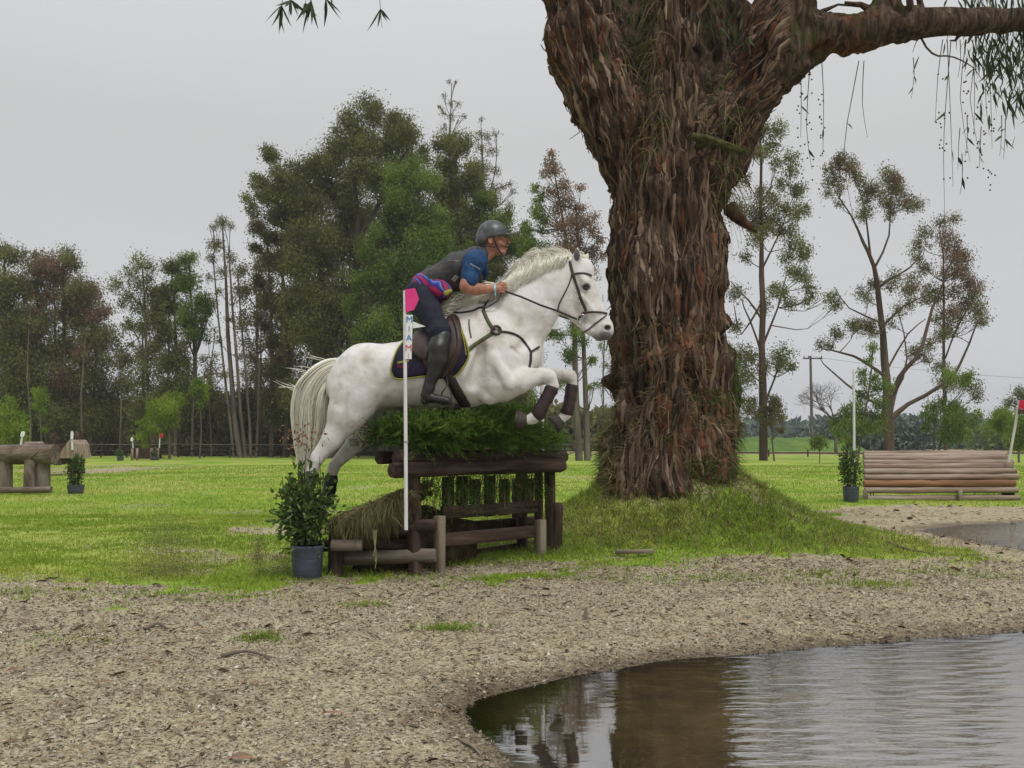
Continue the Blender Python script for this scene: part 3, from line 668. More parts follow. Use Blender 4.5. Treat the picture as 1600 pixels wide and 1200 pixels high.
# hair: tapered locks
m_hair = pmat('white_hair', [(.2, (.52, .48, .33)), (.45, (.72, .70, .57)), (.7, (.86, .85, .79))], 'gc', (1, 1, .4), ns=8, rough=.55, bump=.0, tint=.6)
rg = np.random.default_rng(5)
def lock(mb, pts, w0, t, up=(0, -1, 0)):
    pts = smoothline(pts, .03) if len(pts) > 2 else np.array(pts)
    m = len(pts); k = np.linspace(0, 1, m); rad = w0 * (.55 + .6 * np.sin(np.pi * np.clip(k * 1.1, 0, 1)) ) * (1 - k ** 2.2) + .0006
    mb.tube(pts, rad, 4, caps=False, t=t, lat=.55)
def lerp_path(A, B, s): n = min(len(A), len(B)); return [A[i] * (1 - s) + B[i] * s for i in range(n)]
def l3(pts): return [np.array(P(*p)) for p in pts]
tailA = l3([(537, 560), (512, 563), (486, 580), (466, 608), (461, 650), (466, 700), (472, 745)])
tailB = l3([(532, 576), (526, 590), (516, 606), (510, 630), (506, 660), (498, 690), (490, 735)])
tail = MB()
for k in range(2600):
    cl_ = rg.integers(0, 46); cr_ = np.random.default_rng(1000 + cl_); s_ = np.clip(cr_.random() + rg.normal(0, .05), 0, 1); pth = lerp_path(tailA, tailB, s_ ** .9); dy = cr_.normal(0, .022) + rg.normal(0, .016)
    ln = rg.uniform(.72, 1.0); n = len(pth); pts = []
    jit = cr_.normal(0, .012, 3) + rg.normal(0, .004, 3) + np.array((0, dy, 0)); wv1, wv2 = cr_.normal(0, .012, 2)
    for i, p in enumerate(pth):
        f = i / (n - 1); pts.append(p + jit * min(1, f * 2.2) + np.array((wv1 * math.sin(f * 6) + wv2 * math.sin(f * 3.3), 0, 0)) + np.array((rg.normal(0, .004), .0, rg.normal(0, .004))) * f)
    m = max(4, int(round(n * ln))); lock(tail, pts[:m], rg.uniform(.0012, .0030), rg.beta(2, 2) * .9 - .15 * (s_ > .45) )
for k in range(14):    # flyaway hairs
    i = rg.integers(1, 4); p = tailA[i] + rg.normal(0, .01, 3); L = rg.uniform(.08, .2)
    lock(tail, [p, p + np.array((-L * .5, 0, L * .12)), p + np.array((-L, rg.normal(0, .02), L * rg.uniform(.0, .45)))], .0018, .6)
tail.build('tail', m_hair, horse)
mane = MB()
crest = l3([(752, 470), (765, 459), (782, 448), (800, 440), (820, 431), (842, 422), (866, 412), (890, 405)])
outer = l3([(752, 470), (776, 444), (789, 432), (801, 412), (816, 398), (842, 386), (870, 386), (893, 392)])
fall  = l3([(728, 486), (735, 470), (784, 462), (796, 455), (812, 447), (836, 433), (862, 421), (888, 412)])
def samp(A, s): x = s * (len(A) - 1); i = min(int(x), len(A) - 2); return A[i] * (1 - (x - i)) + A[i + 1] * (x - i)
for k in range(4200):
    s_ = rg.uniform(.18, 1) if k % 7 else rg.uniform(0, .3); root = samp(crest, s_) + np.array((0, rg.uniform(-.025, .03), -.01)); q = rg.random() ** .8
    top = samp(outer, max(0, s_ - .03 * rg.random())); fa = samp(fall, max(0, s_ - .05 * rg.random()))
    h = rg.uniform(.55, 1.05) * (.86 + .22 * math.sin(s_ * 47) * math.sin(s_ * 19 + 1)); apex = root + (top - root) * h * rg.uniform(.7, 1)
    if rg.random() < .62:      # blown up and back along the crest
        back = samp(outer, max(0, s_ - rg.uniform(.10, .22))) ; e = apex * .45 + back * .55 + rg.normal(0, .010, 3)
        pts = [root, root * .4 + apex * .6 + np.array((.012, -.01, .0)), apex, e]
    else:                      # falling on the near side
        e = fa + np.array((-.02, -.07 - .05 * (1 - s_), 0)) + rg.normal(0, .012, 3) - np.array((0, 0, .04 * rg.random())); mid = root + (apex - root) * .4 + np.array((-.015, -.07, 0))
        pts = [root, mid, e]
    lock(mane, pts, rg.uniform(.0012, .0030), rg.beta(2, 2) * .9)
# lower mane lying on the withers between rider and neck
for k in range(620):
    x = rg.uniform(712, 780); y = np.interp(x, [712, 745, 780], [484, 470, 452]) + rg.normal(0, 4); a = P(x, y, rg.uniform(-.10, .05)); L = rg.uniform(20, 40)
    c = P(x - L * .6, y + rg.normal(0, 3) - 2, rg.uniform(-.10, .02)); d = P(x - L, y + 6 + rg.normal(0, 4), rg.uniform(-.12, 0)); lock(mane, [a, c, d], .0035, rg.beta(2, 2) * .8)
mane.build('mane', m_hair, horse)
fl = MB()
for k in range(120):
    a = P(905 + rg.normal(0, 4), 402 + rg.normal(0, 3), rg.uniform(-.03, .04)); c = P(913 + rg.normal(0, 3), 405 + rg.normal(0, 4), rg.uniform(-.05, .05)); d = P(918 + rg.normal(0, 4), 414 + rg.uniform(0, 14), rg.uniform(-.06, .05))
    lock(fl, [a, c, d], .004, rg.beta(2, 2) * .9)
fl.build('forelock', m_hair, horse)
# ------------------------------------------------------------------ rider
rider = thing('person', 'rider in a grey body protector and black helmet leaning forward on the white horse', 'person', (P(665, 600)[0], YH, 0))
m_skin, nt = newmat('skin'); f = noise(nt, coords(nt, 'pos'), 18, 4, .6); ta = N(nt, 'ShaderNodeAttribute', attribute_name='tint').outputs['Fac']
c_ = ramp(nt, f, [(.3, (.26, .105, .065)), (.55, (.38, .18, .12)), (.75, (.45, .25, .175))]); c_ = mixc(nt, ta, c_, (.09, .025, .02)); bb = finish(nt, c_, .55, noise(nt, coords(nt, 'pos'), 120, 3, .6), .15, .002, .35); bb.inputs['Subsurface Weight'].default_value = .08; bb.inputs['Subsurface Radius'].default_value = (.02, .008, .004)
s_ = SDF(P(625, 640) - np.array((0, .48, 0)), P(812, 335) + np.array((0, .42, 0)), .0055)
def rc(a, b, ra, rb, k=.02, lat=1.0, sub=False): s_.cone(P(*a), P(*b), ra * U, rb * U, k, lat, sub)
def re(c, r, ang=0, k=.02, sub=False): s_.ell(P(*c), tuple(q * U for q in r), ang, k, sub)
rc((655, 461), (678, 443), 22, 14, .04, 1.35); rc((678, 443), (715, 420), 14, 18, .04, 1.5); rc((715, 420), (740, 408), 18, 14, .04, 1.5)
rc((744, 400), (764, 383), 10.5, 10, .02, .95); rc((757, 404), (770, 392), 8, 8, .02, .9)
# head, face turned to the right
re((769, 368), (19, 15.5, 20), 0, .01); re((778, 379.5), (12.8, 11.5, 17.5), -6, .012); re((780, 372), (10.5, 11.5, 10), 0, .012); rc((780, 392.5), (786.5, 393.5), 5.5, 4.6, .010, 1.5); rc((768, 388), (784, 395), 5, 4.5, .012, 1.8)
rc((790.5, 370), (794.8, 378), 2.0, 2.6, .006, .9); re((794.8, 378.6), (2.3, 3.2, 1.9), 0, .005)
rc((787, 367.5, -.03), (789, 366.5, .03), 2.2, 2.2, .01); re((790.5, 371.5, -.034), (2.2, 2.8, 1.9), 0, .006, True); re((790.5, 371.5, .034), (2.2, 2.8, 1.9), 0, .006, True)
re((788.3, 371.3, -.029), (2.1, 2.2, 1.7), 0, .004); re((788.3, 371.3, .029), (2.1, 2.2, 1.7), 0, .004)
rc((792.0, 383.2, -.014), (792.0, 383.2, .014), 1.7, 1.7, .006); rc((791.2, 388.6, -.012), (791.2, 388.6, .012), 1.8, 1.8, .006); re((794.0, 386, 0), (2.2, 3.4, 1.1), 0, .003, True)
rc((781, 379, -.05), (785, 381, -.045), 5, 4, .015)
re((765.5, 376, -.079), (3.6, 2.0, 6.0), 12, .006); re((766.3, 375.5, -.090), (1.8, 1.4, 3.6), 12, .004, True)
re((765.5, 376, .079), (3.6, 2.0, 6.0), 12, .006)
# near arm and hand
rc((738, 409, -.19), (727, 447, -.255), 10.5, 9.2, .02)
rc((728, 449, -.255), (745, 452, -.215), 8.8, 9.2, .012); rc((745, 452, -.215), (771, 451.5, -.15), 9.2, 5.6, .012, 1.0)
rc((771, 451.5, -.15), (777, 451, -.145), 5.4, 6.2, .01, .8)
def hand(cx, cy, dy, sg):
    re((cx, cy, dy), (6.5, 4.2, 7.6), 0, .008)
    for i_ in range(4):
        y = cy - 6.2 + i_ * 3.9; ln = (1.0, 1.12, 1.05, .85)[i_]
        rc((cx + 2, y, dy + sg * .010), (cx + 7.5 * ln, y + .4, dy + sg * .014), 2.1, 1.9, .004); rc((cx + 7.5 * ln, y + .4, dy + sg * .014), (cx + 10.0 * ln, y + 1, dy - sg * .012), 1.9, 1.7, .002)
        rc((cx + 10.0 * ln, y + 1, dy - sg * .012), (cx + 6.0, y + 1.6, dy - sg * .028), 1.7, 1.5, .002)
    rc((cx - 2, cy - 6, dy - sg * .008), (cx + 4, cy - 9.2, dy - sg * .004), 2.5, 2.2, .006); rc((cx + 4, cy - 9.2, dy - sg * .004), (cx + 9.5, cy - 8.6, dy - sg * .002), 2.1, 1.7, .003)
hand(780.5, 451, -.145, -1)
# far arm and hand
rc((742, 407, .17), (735, 440, .24), 12, 9, .02); rc((735, 442, .24), (738, 456, .20), 8.8, 8.6, .012); rc((738, 458, .19), (765, 462, .10), 8.6, 5.6, .012); hand(772, 462, .10, 1)
rc((727, 464, -.02), (738, 466, 0.0), 4, 3, .01)
# legs
rc((657, 462, -.10), (688, 521, -.29), 22, 14, .03, .85); rc((688, 523, -.29), (685, 560, -.33), 14, 13.5, .02); rc((685, 560, -.33), (671, 602, -.32), 13, 7, .02)
rc((670, 606, -.32), (666, 618, -.315), 7.5, 7, .015); rc((668, 622, -.315), (698, 627, -.33), 6.5, 5.4, .012)
rc((660, 462, .10), (704, 515, .29), 24, 16, .03, .85); rc((704, 517, .29), (700, 560, .33), 14, 13, .02); rc((700, 560, .33), (688, 602, .32), 13, 7, .02); rc((686, 608, .32), (716, 620, .33), 7, 5.4, .012)
v_, f_ = s_.mesh(); v_ = relax(v_, f_, 1, .4); b = MB()
tt = np.zeros(len(v_)); mth_ = P(793, 386.2); tt = np.clip(1 - np.hypot((v_[:, 0] - mth_[0]) / .016, (v_[:, 2] - mth_[2]) / .008), 0, 1) * .9
for ex in (-.032, .032):
    e_ = P(790, 371, ex); tt = np.maximum(tt, np.clip(1.3 - np.sqrt(((v_[:, 0] - e_[0]) / .011) ** 2 + ((v_[:, 2] - e_[2]) / .006) ** 2 + ((v_[:, 1] - e_[1]) / .02) ** 2), 0, 1))
    e_ = P(788.5, 366.5, ex); tt = np.maximum(tt, .8 * np.clip(1.3 - np.sqrt(((v_[:, 0] - e_[0]) / .014) ** 2 + ((v_[:, 2] - e_[2]) / .004) ** 2 + ((v_[:, 1] - e_[1]) / .03) ** 2), 0, 1))
b.add(v_, f_, None, tt); b.build('body', m_skin, rider)
def cloth(name, mat, prims, lo, hi, dyl=.45, v=.0065, noiseamp=.004, nf=14, parent=None, rel=1):
    global s_
    s_ = SDF(P(*lo) - np.array((0, dyl, 0)), P(*hi) + np.array((0, dyl, 0)), v)
    prims(); V_, F_ = s_.mesh(); V_ = relax(V_, F_, rel, .5)
    V_ = V_ + vnormals(V_, F_) * (noiseamp * 2 * (fbm(V_ * nf, 3, 31) - .5))[:, None]
    b = MB(); b.add(V_, F_); return b.build(name, mat, parent or rider)
m_vest = pmat('grey_vest', [(.3, (.040, .040, .042)), (.7, (.075, .075, .074))], 'pos', ns=25, rough=.85, bump=.5, bdist=.004)
m_blue = pmat('blue_jersey', [(.3, (.006, .028, .085)), (.7, (.012, .060, .16))], 'pos', ns=16, rough=.75, bump=.3, bdist=.004)
m_bree = pmat('navy_breeches', [(.3, (.008, .009, .020)), (.7, (.018, .020, .036))], 'pos', ns=18, rough=.85, bump=.35, bdist=.006)
m_boot = pmat('black_boot', [(.3, (.009, .009, .009)), (.7, (.024, .024, .025))], 'pos', ns=12, rough=.42, bump=.35, bdist=.006, spec=.5)
def p_vest():
    rc((664, 444), (680, 437), 18.5, 20, .04, 1.45); rc((680, 437), (715, 420.5), 20, 24.5, .04, 1.5); rc((715, 420.5), (742, 406), 24.5, 20, .04, 1.45); rc((742, 403), (755, 396), 16, 12.5, .03, 1.15); rc((684, 446), (716, 436), 14, 20, .04, 1.3)
    rc((738, 420, -.1), (748, 434, -.05), 12, 7, .03); rc((738, 420, .1), (748, 434, .05), 12, 7, .03)
    rc((764, 392), (772, 404), 10.8, 10, .004, 1, True)
    rc((657, 437), (660, 460), 4, 4, .01, 6, True)
vest = cloth('body_protector', m_vest, p_vest, (640, 490), (780, 370), noiseamp=.008, nf=15)
def p_shirt():
    rc((739, 408, -.19), (731, 434, -.238), 14.5, 11.8, .02); rc((735, 436, -.236), (733, 441, -.24), 12.5, 12.2, .01)
    rc((744, 407, -.13), (739, 410, -.19), 17.5, 15.5, .02); rc((746, 412, -.15), (742, 424, -.19), 12, 10, .02); rc((750, 410, -.08), (757, 425, -.02), 9, 7, .03); rc((750, 412, .08), (752, 430, .05), 12, 10, .03)
    rc((742, 407, .15), (737, 436, .235), 15, 12, .02)
cloth('jersey', m_blue, p_shirt, (700, 470), (785, 380), noiseamp=.011, nf=17)
def p_bree():
    rc((655, 461), (672, 446), 23.5, 19.5, .04, 1.35); rc((657, 463, -.10), (687, 519, -.29), 24.5, 16, .03, .85); rc((687, 519, -.29), (688, 530, -.295), 17, 15, .02)
    rc((660, 463, .10), (704, 515, .29), 26, 18, .03, .85); rc((704, 515, .29), (703, 530, .30), 17, 15, .02); rc((650, 468, -.06), (652, 472, -.07), 22, 20, .03); rc((650, 468, .06), (652, 472, .07), 22, 20, .03)
cloth('breeches', m_bree, p_bree, (620, 560), (730, 420), noiseamp=.011, nf=12)
for dy, ox, nm in ((-1, 0, 'tall_boot'), (1, 15, 'tall_boot')):
    def p_boot():
        y = .295 * dy; z = .33 * dy
        rc((690 + ox, 526, y), (685 + ox, 545, z), 15.2, 15.2, .02); rc((685 + ox, 545, z), (684 + ox, 562, z), 15.2, 14.6, .02); rc((684 + ox, 562, z), (671 + ox, 602, .32 * dy), 14.2, 8.4, .02)
        rc((670 + ox, 606, .32 * dy), (666 + ox, 617, .315 * dy), 9, 8.4, .015); rc((668 + ox, 621, .315 * dy), (698 + ox, 626.5, .33 * dy), 7.6, 6.2, .012); rc((662 + ox, 625, .315 * dy), (664 + ox, 628, .315 * dy), 5, 5, .006)
        rc((674 + ox, 592, z - .05), (676 + ox, 604, z - .05), 1, 1, .01)
    bt = cloth(nm, m_boot, p_boot, (645 + ox, 645), (725 + ox, 500), noiseamp=.0035, nf=20)
    q = MB(); th = np.linspace(0, 2 * np.pi, 24); c = P(699 + ox, 618, .33 * dy)
    q.tube([c + np.array((-.042, 0, -.055)), c + np.array((.03, 0, -.055)), c + np.array((.028, 0, .02)), c + np.array((0, 0, .078)), c + np.array((-.04, 0, .02)), c + np.array((-.042, 0, -.055))], .006, 6)
    q.tube([c + np.array((-.05, 0, -.06)), c + np.array((.035, 0, -.052))], .013, 8)
    q.build('stirrup', m_dkl if dy < 0 else m_metal, horse)
    q = MB(); a = c + np.array((0, 0, .078)); e = P(697 + ox, 585, .29 * dy); q.tube([a, e, P(697 + ox, 545, .285 * dy)], .008, 6, lat=.4); q.tube([a + np.array((.006, 0, 0)), e + np.array((.008, 0, 0)), P(699 + ox, 545, .285 * dy)], .006, 6, lat=.4); q.build('stirrup_leather', m_dkl, horse)
# colourful waist scarf
m_scarf, nt = newmat('waist_scarf'); mp = coords(nt, 'pos', (1, 1, 1)); wv = N(nt, 'ShaderNodeTexWave', wave_type='BANDS', bands_direction='DIAGONAL', i_Scale=2.6, i_Distortion=9.0, i_Detail=3.0); nt.links.new(mp, wv.inputs['Vector'])
cs = ramp(nt, wv.outputs['Fac'], [(0, (.30, .015, .07)), (.18, (.05, .012, .12)), (.36, (.015, .05, .25)), (.55, (.10, .22, .50)), (.7, (.16, .03, .20)), (.85, (.02, .02, .12)), (.95, (.35, .03, .07))], 'EASE')
finish(nt, cs, .8, noise(nt, mp, 30, 3), .4, .005)
def p_sc():
    rc((662, 447), (690, 452), 20.5, 18, .03, 1.72); rc((684, 452, -.14), (696, 454, -.14), 14, 11, .03)
cloth('waist_scarf', m_scarf, p_sc, (635, 490), (715, 415), noiseamp=.008, nf=16)
def p_tail(): rc((697, 458, -.2), (704, 454, -.19), 4.5, 3, .01, .5)
cloth('yellow_scarf_end', m_yel, p_tail, (685, 470), (715, 445), dyl=.3, noiseamp=.004)
# helmet
m_helm = pmat('helmet_shell', [(.35, (.030, .032, .034)), (.6, (.065, .070, .072)), (.75, (.15, .15, .15))], 'pos', ns=22, rough=.38, bump=.1, bdist=.002, spec=.5)
s_ = SDF(P(735, 400) - np.array((0, .16, 0)), P(812, 335) + np.array((0, .16, 0)), .005)
re((769.5, 369), (25.5, 20.5, 25.5), 0, .005); re((757, 376), (14, 18, 14), 0, .012)
bx = P(775, 392); s_.cone(P(796, 384), P(770, 383.5), 14 * U, 13 * U, .006, 2.2, True); s_.cone(P(782, 398), P(760, 402), 15 * U, 15 * U, .008, 2.2, True); s_.cone(P(768, 381, 0), P(768, 380, 0), 7.5 * U, 7.5 * U, .008, 3.2, True)
v_, f_ = s_.mesh(); b = MB(); b.add(relax(v_, f_, 2), f_); helm = b.build('helmet', m_helm, rider)
b = MB(); n = 13; pts = []
for r_ in range(5):
    for q in range(n):
        a = math.radians(-72 + 144 * q / (n - 1)); rr = 22.5 + r_ * 2.6 * max(.05, math.cos(a)) ** .7
        pts.append(P(769.5 + rr * math.cos(a) * 1.04, 363.6 + r_ * .55, rr * math.sin(a) * U * .82))
pts = np.array(pts); i, j = np.meshgrid(np.arange(4), np.arange(n - 1), indexing='ij'); Fv = np.stack([i * n + j, i * n + j + 1, (i + 1) * n + j + 1, (i + 1) * n + j], -1).reshape(-1, 4)
b.add(pts, Fv); b.add(pts - np.array((0, 0, .006)), Fv[:, ::-1]); b.tube(pts[-n:] - np.array((0, 0, .003)), .0035, 6); b.build('visor', m_dkl, helm)
b = MB()
for sg in (-1, 1):
    b.tube([P(771, 368, sg * .092), P(773, 376, sg * .088), P(777, 387, sg * .074), P(785, 398.5, sg * .03), P(786, 399.5, 0)], .0055, 6, lat=.5); b.tube([P(752, 383, sg * .075), P(762, 384.5, sg * .09), P(774, 386, sg * .080)], .005, 6, lat=.5)
b.build('chin_strap', m_dkl, helm)
b = MB(); b.tube([P(751, 385, -.05), P(749, 384, 0), P(751, 385, .05)], .012, 8); b.build('hair', m_dkl, rider)
# small marks: sleeve lettering, vest badge, piping, wristband
m_wht = pmat('white_print', [(.3, (.5, .52, .55)), (.7, (.68, .7, .72))], 'pos', ns=20, rough=.7, bump=0)
m_lbl = pmat('pale_blue_print', [(.3, (.22, .45, .60)), (.7, (.35, .58, .70))], 'pos', ns=20, rough=.7, bump=0)
dg = bpy.context.evaluated_depsgraph_get(); 
def surf_bvh(o):
    off = Vector((0, 0, 0)); p = o.parent
    while p is not None: off += p.location; p = p.parent
    return BVHTree.FromPolygons([v.co + off for v in o.data.vertices], [list(p.vertices) for p in o.data.polygons])
jers = [o for o in COL.objects if o.name == 'jersey'][0]; jb = surf_bvh(jers); vb = surf_bvh(vest)
def mark(bv, name, mat, strokes, wd, parent, off=.002, mb=None):
    b = mb or MB()
    for st in strokes:
        L = smoothline(st, 1.0) if len(st) > 2 else np.array([np.array(st[0]) * (1 - t) + np.array(st[1]) * t for t in np.linspace(0, 1, 5)]); pts = []; nn = []
        for p in L:
            q = Vector(P(p[0], p[1], -.8)); h, n, _, _ = bv.ray_cast(q, (q - Vector((0, 0, CAMH))).normalized(), 3)
            if h is not None: pts.append(np.array(h + Vector((0, -1, 0)) * off)); nn.append(np.array(n))
        if len(pts) > 1: b.tube(np.array(pts), wd, 4, lat=.6, up=(0, -1, 0))
    return b.build(name, mat, parent) if b.n else None
let = []
for k in range(9):
    x = 735 + k * 1.75; y = 411 + k * 1.0; let.append([(x, y), (x + .3, y + 2.6)])
    if k % 2 == 0: let.append([(x, y + 1.2), (x + 1.6, y + 1.6)])
mark(jb, 'sleeve_lettering', m_wht, let, .0022, jers)
mark(vb, 'badge', m_wht, [[(706, 437.5), (712, 430)], [(708, 438.8), (714, 431.3)], [(710, 440), (716, 432.6)]], .0055, vest)
mark(vb, 'badge_emblem', m_dkl, [[(710.5, 434.8), (711.5, 433.5)], [(712.3, 436), (713, 434.6)]], .003, vest, .010)
mark(vb, 'piping', m_metal, [[(664, 426), (690, 411), (705, 407.5), (716, 408)]], .0022, vest)
mark(vb, 'armhole_binding', m_dkl, [[(745, 387), (754, 393), (758, 402), (757, 410), (753, 420)]], .008, vest)
b = MB(); b.tube([P(771.5, 451.5, -.151), P(774.5, 451.3, -.149)], 6.6 * U, 14, lat=.9); b.tube([P(774, 456, -.17), P(774, 462, -.165)], .006, 6, lat=.4); b.build('wristband', m_lbl, rider)
# reins (held by the rider, buckled to the bit)
b = MB(); r0 = P(789, 455, -.16); e = drape_pt(905, 500, .012)[0]
mid = drape_pt(868, 485, .02)[0]
b.tube([r0, P(815, 464, -.19), P(845, 477, -.16), mid, drape_pt(890, 493, .02)[0], e], .0075, 6, lat=.45, up=(0, 0, 1)); b.build('rein', m_dkl, br)
b = MB(); b.tube([P(784, 457, -.165), P(778, 470, -.16), P(765, 478, -.15), P(757, 482, -.15)], .005, 6); b.build('rein_end', m_dkl, br)
b = MB(); b.tube([P(782, 464, .10), P(840, 482, .15), P(888, 498, .10), P(906, 502, .07)], .0075, 6, lat=.45); b.build('rein', m_dkl, br)
# ------------------------------------------------------------------ the great eucalyptus
TY = 9.8; UT = TY / FPX
def Q(x, y, dy=0.0): return at(x, y, TY + dy)
st_ = SDF((Q(790, 0)[0] - .3, TY - 1.5, 0.0), (Q(1420, 0)[0], TY + 1.9, 6.3), .030)
def tcn(a, b, ra, rb, k=.18, lat=1.0): st_.cone(Q(*a), Q(*b), ra * UT, rb * UT, k, lat)
tcn((1045, 830), (1043, 740), 122, 92, .2); tcn((1043, 740), (1046, 560), 92, 80, .2); tcn((1046, 560), (1047, 420), 80, 77, .2); tcn((1047, 420), (1050, 300), 77, 66, .2)
for a, b, ra, rb in (((975, 760), (960, 600), 30, 14), ((1110, 770), (1120, 560), 34, 20), ((1040, 780, -.55), (1050, 560, -.52), 34, 20), ((990, 800, -.5), (1000, 640, -.45), 36, 18), ((1100, 800, -.5), (1095, 640, -.42), 34, 18),
                     ((988, 420), (982, 340), 20, 16), ((962, 680), (955, 640), 22, 18), ((1012, 560, -.46), (1025, 300, -.36), 24, 24), ((1078, 560, -.48), (1075, 260, -.38), 24, 26)):
    tcn(a, b, ra, rb, .12)
tcn((1020, 310), (968, 190, -.1), 52, 50, .15, .85); tcn((968, 190, -.1), (908, 60, -.2), 52, 54, .15, .85); tcn((908, 60, -.2), (880, -120, -.3), 54, 50, .15, .85)
tcn((900, 120, -.15), (930, 190, -.12), 22, 30, .1)
tcn((1088, 230, .45), (1088, 60, .75), 40, 38, .06); tcn((1088, 60, .75), (1085, -200, .9), 38, 34, .06); tcn((1052, 300), (1062, 150, -.25), 62, 38, .10); tcn((1062, 150, -.25), (1058, -40, -.35), 38, 44, .06); tcn((1058, -40, -.35), (1050, -250, -.3), 44, 42, .06)
tcn((1010, 260, .3), (985, 60, .75), 50, 46, .06); tcn((985, 60, .75), (980, -250, .9), 52, 44, .1)
tcn((1075, 300, .2), (1125, 120, .65), 50, 42, .06); tcn((1125, 120, .65), (1140, -200, .8), 46, 42, .1)
tcn((1075, 320), (1143, 190, -.1), 44, 42, .13); tcn((1143, 190, -.1), (1208, 88, -.15), 42, 50, .15); tcn((1215, 85, -.15), (1240, -40, -.1), 52, 46, .12); tcn((1245, -40, -.1), (1262, -250, 0), 48, 44, .1)
tcn((1225, 75, -.15), (1300, 55, -.2), 44, 32, .12, .9); tcn((1300, 55, -.2), (1420, 38, -.25), 32, 24, .1, .9); tcn((1420, 38, -.25), (1440, 37, -.25), 24, 23, .06)
tcn((1355, 50, -.22), (1385, 10, -.2), 26, 22, .08); tcn((1385, 10, -.2), (1392, -60, -.15), 20, 18, .05)
V, F = st_.mesh(); keep = (V[:, 2] > .02); V = relax(V, F, 1, .4); NV = vnormals(V, F)
ang = np.arctan2(V[:, 1] - TY, V[:, 0] - np.interp(V[:, 2], [0, 3.5, 5], [1.66, 1.70, 1.75]))
bark_c = np.stack([V[:, 0] * 1.0, V[:, 1] * 1.0, V[:, 2] * .28], -1)
f1 = fbm(bark_c * 5.5, 4, 41); f2 = 1 - np.abs(2 * fbm(bark_c * 9, 3, 42) - 1); f3 = fbm(V * 2.2, 3, 43); f4 = fbm(bark_c * 26, 2, 44)
f5 = fbm(np.stack([V[:, 0], V[:, 1], V[:, 2] * .45], -1) * 3.2, 3, 47); disp = .26 * (f1 - .5) + .15 * (f2 - .75) + .22 * (f3 - .5) + .07 * (f4 - .5) - .22 * sstep(f5, .56, .70)
limbk = .45 + .55 * sstep(-V[:, 0], -3.2, -2.2)
V = V + NV * (disp * limbk)[:, None]; NV = vnormals(V, F)
crease = np.clip(.5 + disp * 3.2, 0, 1)
m_bark, nt = newmat('rough_bark'); po = coords(nt, 'pos'); vs = coords(nt, 'pos', (1, 1, .16))
g1 = noise(nt, vs, 16, 8, .72, .6); g2 = noise(nt, po, 1.5, 5, .62); g3 = noise(nt, vs, 46, 5, .7, .4)
c0 = ramp(nt, g1, [(.30, (.010, .007, .005)), (.46, (.060, .040, .028)), (.57, (.13, .090, .062)), (.72, (.27, .21, .155))])
c1 = ramp(nt, g1, [(.28, (.022, .009, .006)), (.5, (.125, .048, .024)), (.72, (.28, .13, .07))])
c0 = mixc(nt, ramp(nt, g2, [(.55, 0), (.66, .75)]), c0, c1)
ta = N(nt, 'ShaderNodeAttribute', attribute_name='tint').outputs['Fac']
g4 = noise(nt, coords(nt, 'pos', (1, 1, .6)), 2.6, 6, .65)
c0 = mixc(nt, ramp(nt, g4, [(.54, 0), (.64, .65)]), c0, (.045, .062, .014))
c0 = mixc(nt, ramp(nt, noise(nt, coords(nt, 'pos', (1, 1, .35)), 1.9, 5, .6), [(.28, .8), (.42, 0)]), c0, (.020, .014, .011))
bh = mth(nt, 'ADD', g1, mth(nt, 'MULTIPLY', g3, .5)); finish(nt, c0, .95, bh, 1.0, .05, .12)
big = thing('eucalyptus_tree', 'huge old eucalyptus with shaggy peeling brown bark on a grassy mound', 'tree', (TREE[0], TREE[1], .3))
b = MB(); b.add(V, F, None, crease); trunk = b.build('trunk', m_bark, big)
TB = BVHTree.FromPolygons([Vector(v) for v in V], [list(map(int, f)) for f in F])
rg = np.random.default_rng(11)
